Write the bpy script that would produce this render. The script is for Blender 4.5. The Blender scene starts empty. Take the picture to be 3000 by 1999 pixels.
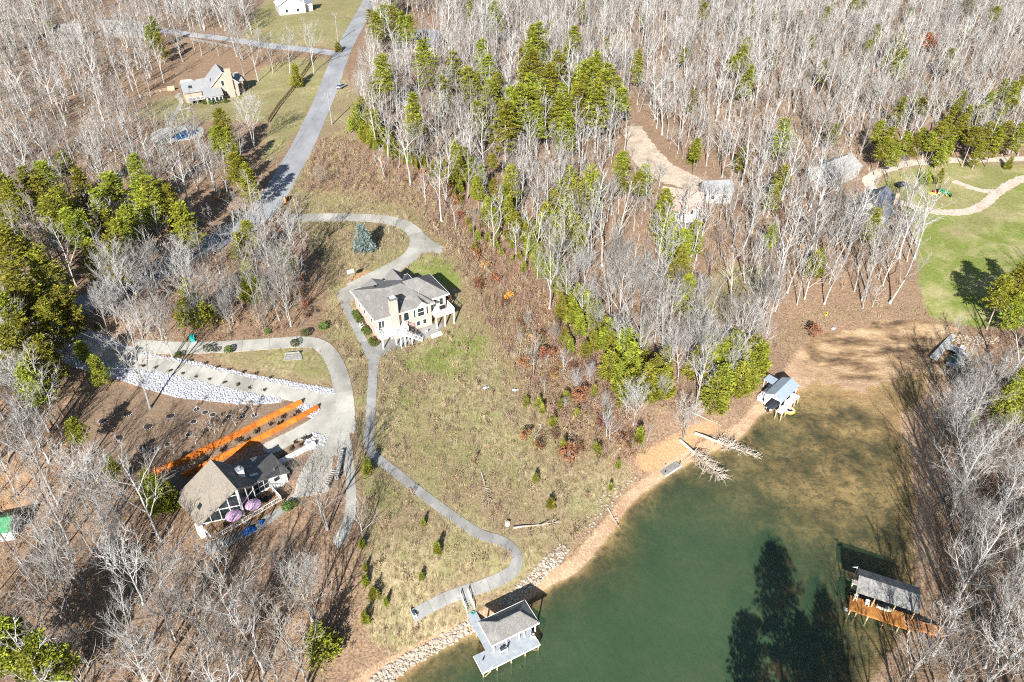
import bpy, math, random
import numpy as np
from mathutils import Vector, Matrix

scene = bpy.context.scene
COL = scene.collection
R = math.radians

# ---------------------------------------------------------------- camera, sky, sun, exposure
cam_d = bpy.data.cameras.new('camera')
cam_d.sensor_width = 36.0
cam_d.lens = 25.8
cam_d.clip_start = 1.0
cam_d.clip_end = 8000.0
cam = bpy.data.objects.new('camera', cam_d)
cam.location = (0.0, 0.0, 105.0)
cam.rotation_euler = (R(90 - 36), 0, 0)
COL.objects.link(cam)
scene.camera = cam

SUN_EL, SUN_AZ = 28.5, 11.0          # light travels away from the camera and a little to the right
world = bpy.data.worlds.new('World')
scene.world = world
world.use_nodes = True
wn = world.node_tree
bg = wn.nodes['Background']
sky = wn.nodes.new('ShaderNodeTexSky')
sky.sky_type = 'NISHITA'
sky.sun_disc = False
sky.sun_elevation = R(SUN_EL)
sky.sun_rotation = R(180 + SUN_AZ)
sky.air_density = 1.0
sky.dust_density = 0.6
wn.links.new(sky.outputs['Color'], bg.inputs['Color'])
bg.inputs['Strength'].default_value = 0.055

sun_d = bpy.data.lights.new('sun', 'SUN')
sun_d.energy = 5.0
sun_d.angle = R(0.5)
sun_d.color = (1.0, 0.97, 0.93)
sun = bpy.data.objects.new('sun', sun_d)
sun.rotation_euler = Vector((math.sin(R(SUN_AZ)) * math.cos(R(SUN_EL)), math.cos(R(SUN_AZ)) * math.cos(R(SUN_EL)),
                             -math.sin(R(SUN_EL)))).to_track_quat('-Z', 'Y').to_euler()
sun.location = (0, -100, 200)
COL.objects.link(sun)

vs = scene.view_settings
vs.view_transform = 'Standard'
vs.look = 'None'
vs.exposure = 1.18
vs.gamma = 1.0
scene.cycles.max_bounces = 4
scene.cycles.diffuse_bounces = 1
scene.cycles.use_denoising = False
scene.cycles.debug_use_spatial_splits = True
scene.cycles.filter_width = 1.1
scene.cycles.adaptive_threshold = .03
scene.cycles.transparent_max_bounces = 6

# ---------------------------------------------------------------- terrain (metres; lake level is z = 0)
CTRL = np.array([(-17.9, 58.4, 0), (-14.7, 60.7, 0), (-11.7, 63.2, 0), (-6.2, 66.3, 0), (-1.1, 70.0, 0), (5.4, 73.9, 0),
    (10.5, 76.7, 0), (13.7, 81.1, 0), (18.1, 86.4, 0), (20.4, 90.2, 0), (24.8, 95.4, 0), (29.2, 99.5, 0),
    (33.6, 102.6, 0), (37.6, 105.7, 0), (45.4, 110.1, 0), (49.7, 114.6, 0), (53.7, 118.5, 0), (59.4, 123.4, 0),
    (64.6, 126.2, 0), (72.5, 127.5, 0), (81.1, 127.5, 0), (92.5, 129.2, 0), (94.8, 126.9, 0), (88.9, 120.5, -0.02),
    (82.5, 119.4, -0.02), (81.7, 114.1, -0.05), (80.3, 104.6, 0), (75.7, 92.7, 0), (71.6, 85.0, 0), (68.3, 76.2, 0),
    (62.5, 66.8, 0), (57.3, 62.4, 0), (52.5, 57.8, 0), (42.3, 48.6, 0), (30.7, 40.1, 0), (-10.4, 60.0, -2),
    (0.0, 62.7, -3), (11.4, 72.0, -3.5), (29.8, 79.1, -4), (37.5, 63.3, -4), (25.2, 88.7, -3), (50.6, 71.4, -2.5),
    (39.3, 96.6, -1.7), (48.0, 105.6, -0.55), (44.9, 92.7, -2), (62.9, 109.3, -0.35), (66.4, 99.8, -0.38), (61.7, 116.5, -0.3),
    (74.9, 104.4, -0.3), (70.9, 121.9, -0.18), (66.4, 91.4, -0.5), (62.3, 80.5, -1.2), (51.0, 61.1, -1.2), (57.5, 89.2, -0.8),
    (-1.1, 67.6, -1.4), (6.8, 73.7, -1.2), (52.0, 95.8, -0.75), (80.3, 137.2, 0.3), (92.1, 146.6, 0.5), (73.7, 142.0, 0.8),
    (96.9, 138.5, 0.3), (104.7, 141.3, 0.3), (99.5, 135.4, 0.2), (106.7, 137.1, 0.35), (101.5, 131.4, 0.3), (74.1, 131.0, 0.15),
    (67.7, 135.6, 0.5), (86.8, 133.4, 0.2), (-15.7, 67.1, 2.6), (-13.8, 65.7, 1.6), (-7.7, 71.5, 2.8), (0.0, 75.1, 2.4),
    (5.8, 77.7, 1.6), (8.2, 81.5, 2.2), (15.6, 91.1, 2.6), (25.1, 101.2, 2.9), (34.3, 108.5, 3.2), (46.5, 116.0, 3),
    (54.6, 124.3, 2.6), (64.9, 141.1, 2.4), (71.8, 150.4, 3), (85.5, 152.8, 2.4), (102.8, 152.4, 1.6), (112.9, 147.4, 2),
    (97.1, 123.3, 1.5), (87.8, 107.2, 1.6), (79.9, 88.9, 2.4), (72.9, 74.4, 2.4), (69.1, 62.0, 3), (81.9, 72.5, 5),
    (100.5, 104.7, 4), (119.8, 138.9, 4), (56.3, 49.9, 2), (42.8, 39.2, 2.5), (33.6, 32.3, 1.5), (38.6, 28.6, 3),
    (-11.9, 85.7, 6), (0.0, 102.4, 6.3), (14.2, 117.6, 6.3), (-7.4, 126.7, 8.3), (-23.1, 134.9, 9.3), (-29.3, 130.2, 9.4),
    (-16.4, 137.8, 9.2), (-12.7, 141.1, 9.3), (-37.8, 145.4, 11.2), (-33.4, 154.2, 12), (-17.8, 168.8, 12), (-32.8, 182.4, 13),
    (-61.1, 180.5, 15), (-64.6, 180.1, 15.2), (-67.0, 233.7, 18), (-70.8, 300.8, 21), (-28.2, 113.7, 9.6), (-26.7, 100.6, 8),
    (-28.7, 81.2, 7), (-39.2, 104.0, 9.2), (-43.8, 125.6, 11), (-71.9, 124.1, 13), (-95.1, 129.3, 15.5), (-74.9, 103.7, 9.5),
    (-59.2, 97.3, 8.6), (-51.6, 101.2, 8.3), (-54.2, 89.2, 7.4), (-48.8, 79.1, 6.1), (-38.6, 86.5, 6.9), (-43.1, 83.2, 6.3),
    (-34.2, 91.9, 8), (-36.8, 78.5, 6), (-65.2, 72.2, 5.5), (-82.6, 85.3, 6.5), (-40.6, 61.3, 4), (-72.7, 55.9, 4.5),
    (-98.9, 106.9, 11), (-120.6, 165.0, 17), (-134.1, 233.7, 18), (-108.5, 272.0, 18), (-106.8, 291.9, 18.3), (-123.6, 272.0, 18),
    (-237.9, 359.7, 20), (-134.9, 337.4, 21), (-98.9, 377.6, 22), (0.0, 178.1, 10), (0.0, 271.2, 17), (32.1, 217.6, 13),
    (47.0, 180.0, 9), (50.0, 197.3, 11), (100.9, 271.2, 17), (76.0, 181.9, 8), (115.2, 206.8, 6.5), (106.4, 197.7, 6.4),
    (144.0, 223.9, 8), (123.0, 178.5, 4.5), (127.5, 160.7, 4.5), (143.3, 249.8, 12), (199.7, 315.1, 17), (0.0, 424.3, 22),
    (182.4, 424.3, 22), (175.8, 241.7, 9), (-48.4, 341.2, 21.5), (107.4, 221.6, 9),]
 + [(-700, 900, 28), (700, 900, 28), (0, 1000, 30), (-330, 60, 9), (330, 60, 14), (0, -120, -6), (-220, -60, 7), (260, -120, 9),
    (-2500, 1500, 45), (2500, 1500, 45), (0, 3000, 60), (-2500, -1500, 20), (2500, -1500, 20), (0, -2500, 10)])
_EPS = 5.0
def _phi(x, y):
    d2 = (x[:, None] - CTRL[None, :, 0]) ** 2 + (y[:, None] - CTRL[None, :, 1]) ** 2
    return np.sqrt(d2 + _EPS * _EPS)
_n = len(CTRL)
_A = np.zeros((_n + 1, _n + 1))
_A[:_n, :_n] = _phi(CTRL[:, 0], CTRL[:, 1]) - np.eye(_n) * 0.4
_A[:_n, _n] = 1
_A[_n, :_n] = 1
_W = np.linalg.solve(_A, np.append(CTRL[:, 2], 0.0))
def height(x, y):
    x = np.atleast_1d(np.asarray(x, float)); y = np.atleast_1d(np.asarray(y, float))
    out = np.empty(len(x))
    for i in range(0, len(x), 20000):
        out[i:i + 20000] = _phi(x[i:i + 20000], y[i:i + 20000]) @ _W[:_n] + _W[_n]
    bump = 0.10 * np.sin(x * .31 + 1.3 * np.sin(y * .17)) * np.sin(y * .27 + 1.1 * np.sin(x * .13))
    ripple = .06 * np.sin(x * 1.13 + 1.7 * np.sin(y * .71)) * np.sin(y * .97 + 1.3 * np.sin(x * .53))
    return out + bump * np.clip((out - .3) / 2, 0, 1) + ripple * np.exp(-(out / 1.2) ** 2)
def zh(x, y):
    return float(height(x, y)[0])

# ---------------------------------------------------------------- helpers
def inside(poly, x, y):
    x = np.asarray(x); y = np.asarray(y)
    c = np.zeros(x.shape, bool)
    n = len(poly)
    for i in range(n):
        x0, y0 = poly[i]; x1, y1 = poly[i - 1]
        if y0 == y1: continue
        cond = ((y0 > y) != (y1 > y)) & (x < (x1 - x0) * (y - y0) / (y1 - y0) + x0)
        c ^= cond
    return c

def smooth_line(pts, step=1.0, closed=False):
    """Catmull-Rom through pts, resampled every step metres."""
    p = [np.array(q, float) for q in pts]
    if closed: p = [p[-1]] + p + [p[0], p[1]]
    else: p = [2 * p[0] - p[1]] + p + [2 * p[-1] - p[-2]]
    out = []
    for i in range(1, len(p) - 2):
        for k in range(12):
            t = k / 12.
            a, b, c, d = p[i - 1], p[i], p[i + 1], p[i + 2]
            out.append(.5 * (2 * b + (c - a) * t + (2 * a - 5 * b + 4 * c - d) * t * t + (3 * b - a - 3 * c + d) * t ** 3))
    out.append(p[-2])
    out = np.array(out)
    s = np.append(0, np.cumsum(np.hypot(*np.diff(out, axis=0).T)))
    n = max(2, int(s[-1] / step) + 1)
    q = np.linspace(0, s[-1], n)
    return np.stack([np.interp(q, s, out[:, 0]), np.interp(q, s, out[:, 1])], 1)

class MB:
    """collects faces for one mesh object"""
    def __init__(self):
        self.v = []; self.f = []
    def add(self, vs, fs):
        n = len(self.v)
        self.v += [tuple(q) for q in vs]
        self.f += [tuple(i + n for i in q) for q in fs]
        return self
    def box(self, x0, x1, y0, y1, z0, z1):
        vs = [(x0, y0, z0), (x1, y0, z0), (x1, y1, z0), (x0, y1, z0), (x0, y0, z1), (x1, y0, z1), (x1, y1, z1), (x0, y1, z1)]
        return self.add(vs, [(3, 2, 1, 0), (4, 5, 6, 7), (0, 1, 5, 4), (1, 2, 6, 5), (2, 3, 7, 6), (3, 0, 4, 7)])
    def hexa(self, b, t):
        """four bottom and four top corners, counter-clockwise from above"""
        return self.add(list(b) + list(t), [(3, 2, 1, 0), (4, 5, 6, 7), (0, 1, 5, 4), (1, 2, 6, 5), (2, 3, 7, 6), (3, 0, 4, 7)])
    def prism(self, pts, z0, z1):
        n = len(pts)
        vs = [(p[0], p[1], z0) for p in pts] + [(p[0], p[1], z1) for p in pts]
        fs = [tuple(range(n - 1, -1, -1)), tuple(range(n, 2 * n))] + [(i, (i + 1) % n, n + (i + 1) % n, n + i) for i in range(n)]
        return self.add(vs, fs)
    def slab(self, pts, t):
        """a flat or sloping polygon given by 3-D corners (counter-clockwise from above), thickness t downwards"""
        n = len(pts)
        vs = [tuple(p) for p in pts] + [(p[0], p[1], p[2] - t) for p in pts]
        fs = [tuple(range(n)), tuple(range(2 * n - 1, n - 1, -1))] + [(n + i, n + (i + 1) % n, (i + 1) % n, i) for i in range(n)]
        return self.add(vs, fs)
    def tube(self, path, radii, n=6, cap=True):
        path = [Vector(p) for p in path]
        base = len(self.v)
        up = Vector((0, 0, 1))
        for i, p in enumerate(path):
            d = (path[min(i + 1, len(path) - 1)] - path[max(i - 1, 0)])
            d = d.normalized() if d.length > 1e-9 else up
            a = d.orthogonal().normalized() if abs(d.z) < .98 else Vector((1, 0, 0))
            if i and (a.dot(pa) < .5):
                a = (pa - d * pa.dot(d)).normalized()
            pa = a
            b = d.cross(a)
            r = radii[i] if not isinstance(radii, (int, float)) else radii
            for k in range(n):
                t = 2 * math.pi * k / n
                self.v.append(tuple(p + (a * math.cos(t) + b * math.sin(t)) * r))
        for i in range(len(path) - 1):
            for k in range(n):
                a0 = base + i * n + k; a1 = base + i * n + (k + 1) % n
                self.f.append((a0, a1, a1 + n, a0 + n))
        if cap:
            self.f.append(tuple(base + k for k in range(n - 1, -1, -1)))
            e = base + (len(path) - 1) * n
            self.f.append(tuple(e + k for k in range(n)))
        return self
    def bar(self, p0, p1, w, h):
        """square-section beam between two points"""
        p0, p1 = Vector(p0), Vector(p1)
        d = (p1 - p0).normalized()
        s = d.cross(Vector((0, 0, 1)))
        s = s.normalized() if s.length > 1e-6 else Vector((1, 0, 0))
        u = s.cross(d)
        vs = []
        for p in (p0, p1):
            for a, b in ((-1, -1), (1, -1), (1, 1), (-1, 1)):
                vs.append(p + s * (a * w / 2) + u * (b * h / 2))
        return self.add(vs, [(3, 2, 1, 0), (4, 5, 6, 7), (0, 1, 5, 4), (1, 2, 6, 5), (2, 3, 7, 6), (3, 0, 4, 7)])
    def mesh(self, name, mats, smooth=False):
        me = bpy.data.meshes.new(name)
        me.from_pydata(self.v, [], self.f)
        for m in (mats if isinstance(mats, (list, tuple)) else [mats]):
            me.materials.append(m)
        if smooth:
            me.polygons.foreach_set('use_smooth', [True] * len(me.polygons))
        me.update()
        return me
    def build(self, name, mat, parent=None, smooth=False):
        return put(name, self.mesh(name, mat, smooth), parent)

def put(name, me, parent=None, loc=None, rz=0.0, sc=None):
    o = bpy.data.objects.new(name, me)
    COL.objects.link(o)
    if parent is not None: o.parent = parent
    if loc is not None: o.location = loc
    if rz: o.rotation_euler = (0, 0, rz)
    if sc is not None: o.scale = (sc, sc, sc) if isinstance(sc, (int, float)) else sc
    return o

def tag(o, label=None, cat=None, group=None, kind=None):
    if label: o['label'] = label
    if cat: o['category'] = cat
    if group: o['group'] = group
    if kind: o['kind'] = kind
    return o

def thing(name, label, cat, loc, rz=0.0, group=None):
    o = bpy.data.objects.new(name, None)
    COL.objects.link(o)
    o.location = loc
    o.rotation_euler = (0, 0, rz)
    o.empty_display_size = .5
    return tag(o, label, cat, group)

def ground(xy, dz=0.0):
    return (xy[0], xy[1], zh(*xy) + dz)

# ---------------------------------------------------------------- materials
class NT:
    def __init__(self, name):
        self.m = bpy.data.materials.new(name)
        self.m.use_nodes = True
        self.t = self.m.node_tree
        self.b = self.t.nodes['Principled BSDF']
        self.tc = None
    def new(self, kind, **kw):
        n = self.t.nodes.new(kind)
        for k, v in kw.items(): setattr(n, k, v)
        return n
    def link(self, a, b):
        self.t.links.new(a, b)
    def setin(self, sock, v):
        if hasattr(v, 'links'): self.link(v, sock)
        elif isinstance(v, tuple) and len(v) == 3 and sock.type == 'RGBA': sock.default_value = (*v, 1)
        else: sock.default_value = v
    def coord(self, kind='Object'):
        if self.tc is None: self.tc = self.new('ShaderNodeTexCoord')
        return self.tc.outputs[kind]
    def pos(self):
        return self.new('ShaderNodeNewGeometry').outputs['Position']
    def noise(self, scale, detail=4, rough=.55, vec=None, out='Fac'):
        n = self.new('ShaderNodeTexNoise')
        n.inputs['Scale'].default_value = scale
        n.inputs['Detail'].default_value = detail
        n.inputs['Roughness'].default_value = rough
        self.link(vec if vec is not None else self.pos(), n.inputs['Vector'])
        return n.outputs[out]
    def vec_scale(self, s, vec=None):
        n = self.new('ShaderNodeMapping')
        n.inputs['Scale'].default_value = s
        self.link(vec if vec is not None else self.pos(), n.inputs['Vector'])
        return n.outputs[0]
    def ramp(self, fac, stops):
        n = self.new('ShaderNodeValToRGB')
        e = n.color_ramp.elements
        while len(e) < len(stops): e.new(.5)
        for q, (p, c) in zip(e, stops):
            q.position = p
            q.color = (*c, 1) if isinstance(c, tuple) else (c, c, c, 1)
        self.link(fac, n.inputs[0])
        return n.outputs[0]
    def mix(self, fac, a, b, mode='MIX'):
        n = self.new('ShaderNodeMix', data_type='RGBA', blend_type=mode)
        self.setin(n.inputs[0], fac)
        self.setin(n.inputs[6], a); self.setin(n.inputs[7], b)
        return n.outputs[2]
    def math(self, op, a, b=0.0, clamp=False):
        n = self.new('ShaderNodeMath', operation=op, use_clamp=clamp)
        self.setin(n.inputs[0], a); self.setin(n.inputs[1], b)
        return n.outputs[0]
    def attr(self, name, out='Fac'):
        return self.new('ShaderNodeAttribute', attribute_name=name).outputs[out]
    def rand(self):
        return self.new('ShaderNodeObjectInfo').outputs['Random']
    def bump(self, h, strength=.3, dist=.1):
        n = self.new('ShaderNodeBump')
        n.inputs['Strength'].default_value = strength
        n.inputs['Distance'].default_value = dist
        self.link(h, n.inputs['Height'])
        self.link(n.outputs[0], self.b.inputs['Normal'])
    def done(self, color=None, rough=.8, spec=.3, metal=0.0):
        if color is not None: self.setin(self.b.inputs['Base Color'], color)
        self.setin(self.b.inputs['Roughness'], rough)
        self.setin(self.b.inputs['Specular IOR Level'], spec)
        self.setin(self.b.inputs['Metallic'], metal)
        return self.m

MATS = {}
def mat(name, c, rough=.75, var=.12, scale=2.0, spec=.3, metal=0.0, bump=0.0, wear=None, wear_scale=.6, each=0.0):
    """plain paint / stone / timber: colour with fine and coarse mottling, optional worn patches"""
    if name in MATS: return MATS[name]
    n = NT(name)
    f = n.noise(scale, 5, .6)
    lo = tuple(x * (1 - var * 1.6) for x in c); hi = tuple(min(1, x * (1 + var)) for x in c)
    col = n.ramp(f, [(.3, lo), (.7, hi)])
    if wear:
        w = n.ramp(n.noise(wear_scale, 6, .65), [(.5, 0.0), (.68, 1.0)])
        col = n.mix(w, col, wear)
    if each:
        r = n.ramp(n.rand(), [(0, 1 - each), (1, 1 + each * .6)])
        col = n.mix(1.0, col, r, 'MULTIPLY')
    if bump: n.bump(n.noise(scale * 6, 4), .5, bump)
    MATS[name] = n.done(col, rough, spec, metal)
    return MATS[name]

# ---------------------------------------------------------------- ground sheet
def spaced(fine, limits, grow):
    """coordinates: step 'fine' inside limits, growing geometrically to +-2600 m beyond"""
    a, b = limits
    mid = list(np.arange(a, b + 1e-6, fine))
    s, v = fine, b
    right = []
    while v < 2600:
        s = min(s * grow, 160); v += s; right.append(v)
    s, v = fine, a
    left = []
    while v > -2600:
        s = min(s * grow, 160); v -= s; left.append(v)
    return np.array(left[::-1] + mid + right)
gx = spaced(1.0, (-100, 115), 1.012)
gy = spaced(0.9, (45, 190), 1.012)
GX, GY = np.meshgrid(gx, gy)
vx, vy = GX.ravel(), GY.ravel()
vz = height(vx, vy)

def zone(polys, blur=1.2):
    m = np.zeros(len(vx))
    for p in polys:
        m = np.maximum(m, inside(p, vx, vy).astype(float))
    m = m.reshape(GX.shape)
    for _ in range(int(blur * 2)):
        m = (m + np.roll(m, 1, 0) + np.roll(m, -1, 0) + np.roll(m, 1, 1) + np.roll(m, -1, 1)) / 5
    return m.ravel()

FIELD = [(-66.85, 213.58), (-56.14, 234.87), (-44.75, 218.48), (-25.14, 200.90), (-11.00, 175.65), (-1.67, 152.72), (7.68, 133.64), (14.25, 117.64), (19.94, 103.89), (23.41, 97.80), (17.50, 91.06), (8.77, 80.39), (0.00, 73.66), (-5.44, 69.03), (-16.58, 62.09), (-21.69, 62.49), (-23.50, 72.56), (-25.77, 84.64), (-28.22, 96.16), (-30.22, 108.89), (-36.33, 124.24), (-42.03, 131.18), (-43.20, 144.78), (-46.53, 158.08), (-55.06, 170.10), (-60.15, 180.52), (-66.49, 187.53)]
VERGE = [(-66.49, 187.53), (-66.79, 208.91), (-66.63, 265.37), (-68.02, 300.55), (-54.35, 265.65), (-48.70, 230.23), (-55.19, 229.60), (-59.01, 196.48)]
UPPER_LAWN = [(-104.33, 279.26), (-102.55, 306.18), (-91.23, 317.45), (-72.87, 315.12), (-70.60, 279.09), (-70.58, 239.46), (-72.89, 212.91), (-77.65, 215.19), (-83.51, 245.35), (-101.08, 249.31), (-110.59, 242.99), (-126.00, 249.78), (-134.73, 256.57), (-130.00, 275.58)]
TOP_LAWN = [(-119.93, 337.38), (-129.33, 391.98), (-131.33, 438.75), (-78.72, 438.31), (-74.15, 377.60), (-74.98, 329.99)]
GARDEN_TURF = [(-64.42, 122.80), (-59.46, 125.25), (-47.06, 127.36), (-41.22, 127.14), (-37.85, 122.83), (-35.18, 114.30), (-41.74, 116.09), (-56.47, 119.44)]
MEADOW = [(114.08, 215.32), (121.22, 222.74), (135.99, 231.72), (183.12, 234.16), (129.91, 143.11), (114.25, 147.00), (104.71, 153.05), (107.60, 165.59), (114.06, 181.90), (117.63, 194.94), (119.45, 206.86)]
LOOP = [(114.83, 217.38), (122.84, 227.03), (136.17, 232.16), (172.77, 236.06), (166.39, 224.21), (147.55, 208.69), (134.79, 203.78), (120.92, 207.89)]
FLAT = [(38.01, 148.55), (53.93, 167.94), (68.66, 172.13), (70.00, 159.87), (58.13, 147.84), (44.03, 141.11)]
green = zone([[(-26.63, 156.94), (-25.94, 162.33), (-20.75, 167.14), (-16.55, 163.48), (-13.24, 158.58), (-12.52, 153.01), (-15.72, 151.18), (-20.22, 155.69)], MEADOW,
              ], 1.5)
green = np.maximum(green, .75 * zone([[(-24.97, 120.11), (-23.60, 126.30), (-19.60, 130.56), (-13.93, 135.85), (-4.62, 134.57), (-5.26, 129.25), (-8.11, 125.66), (-7.15, 119.55), (-11.37, 118.62), (-17.99, 121.31)]], 3))
green = np.maximum(green, .36 * zone([[(-27.88, 115.88), (-17.99, 121.31), (-7.09, 117.93), (3.94, 102.62), (6.16, 90.89), (-3.01, 87.77), (-12.39, 93.20), (-23.53, 98.27)], [(0.00, 81.34), (4.09, 81.36), (4.60, 78.00), (1.14, 77.37)]], 8))
green = np.maximum(green, .42 * zone([UPPER_LAWN, TOP_LAWN, GARDEN_TURF, [(-27.48, 95.41), (-24.42, 95.66), (-18.10, 88.96), (-20.10, 80.96), (-25.77, 84.64)]], 4))
green = np.maximum(green, .35 * zone([[(-42.97, 161.59), (-32.63, 160.94), (-31.12, 169.26), (-23.78, 166.63), (-33.11, 152.23), (-40.43, 151.73)], FLAT], 4))
green = green * (1 - .45 * zone([LOOP, [(150.67, 214.99), (163.75, 219.37), (152.10, 197.80), (125.60, 183.92), (120.19, 189.28)]], 5))
dry = zone([FIELD, VERGE, UPPER_LAWN, TOP_LAWN, MEADOW, LOOP, GARDEN_TURF, [(113.70, 214.28), (136.89, 233.92), (184.15, 236.02), (182.86, 233.68), (112.19, 210.19)], [(-36.74, 130.40), (-32.95, 129.79), (-27.95, 104.70), (-29.89, 104.57)]], 3)
dry = np.maximum(dry, .7 * zone([FLAT], 6))
brush = zone([[(-65.87, 228.36), (-56.14, 234.87), (-37.15, 217.04), (-15.19, 202.24), (-4.63, 177.25), (12.23, 146.64), (21.34, 117.45), (25.11, 101.31), (16.26, 99.70), (6.81, 109.25), (-1.48, 126.01), (-8.08, 145.27), (-14.96, 166.03), (-26.96, 188.96), (-44.71, 198.48), (-59.01, 196.48)]], 8)
soil = zone([[(-87.95, 107.23), (-82.09, 114.15), (-69.26, 112.10), (-60.58, 109.94), (-51.15, 109.54), (-45.24, 110.28), (-42.08, 111.25), (-40.79, 108.43), (-57.02, 98.27), (-64.91, 92.28), (-69.63, 87.06), (-76.66, 92.23)],
             [(-58.01, 93.54), (-41.46, 108.42), (-37.68, 106.23), (-40.68, 104.86), (-46.82, 100.23), (-53.73, 97.66), (-57.56, 92.09)], [(-46.21, 97.80), (-39.10, 103.57), (-36.60, 102.37), (-35.80, 99.89), (-38.18, 99.07), (-41.62, 94.52)],
             [(-68.53, 92.03), (-59.44, 94.21), (-52.29, 90.74), (-55.71, 86.34), (-62.20, 86.31)]], 1.5)
clay = zone([[(-92.62, 93.95), (-87.07, 93.60), (-81.81, 81.23), (-88.20, 84.98)], [(23.09, 101.53), (27.54, 104.59), (31.30, 106.75), (39.33, 112.65), (43.83, 112.97), (33.94, 104.88), (26.21, 98.54)], [(-41.22, 151.62), (-38.66, 156.04), (-33.88, 157.75), (-35.03, 154.14), (-38.50, 149.91)]], 1.5)
# beach and mud by height above the lake, only near this shore
right_bank = np.clip((vx - 88) / 14, 0, 1) * np.clip((135 - vy) / 12, 0, 1)
shore = np.clip((1.5 - vz) / .7, 0, 1) * np.clip((160 - vy) / 10, 0, 1) * (1 - .7 * right_bank)
mudx = np.clip((vx - 62) / 12, 0, 1) * np.clip((vy - 126) / 6, 0, 1) * (vz < 1.4)
bed = np.clip(-vz / .25, 0, 1)
deep = np.clip(-vz / 3, 0, 1)

nx_, ny_ = len(gx), len(gy)
me = bpy.data.meshes.new('ground')
me.vertices.add(nx_ * ny_)
me.vertices.foreach_set('co', np.stack([vx, vy, vz], 1).astype(np.float32).ravel())
ii = (np.arange(ny_ - 1)[:, None] * nx_ + np.arange(nx_ - 1)[None, :]).ravel()
quads = np.stack([ii, ii + 1, ii + nx_ + 1, ii + nx_], 1).astype(np.int32)
me.loops.add(quads.size)
me.loops.foreach_set('vertex_index', quads.ravel())
me.polygons.add(len(quads))
me.polygons.foreach_set('loop_start', np.arange(0, quads.size, 4, dtype=np.int32))
me.polygons.foreach_set('use_smooth', np.ones(len(quads), bool))
me.update(calc_edges=True)
for nm, arr in dict(green=green, dry=dry, brush=brush, soil=soil, clay=clay, shore=shore, mud=mudx, bed=bed).items():
    a = me.attributes.new('cover_' + nm, 'FLOAT', 'POINT')
    a.data.foreach_set('value', arr.astype(np.float32))

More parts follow.
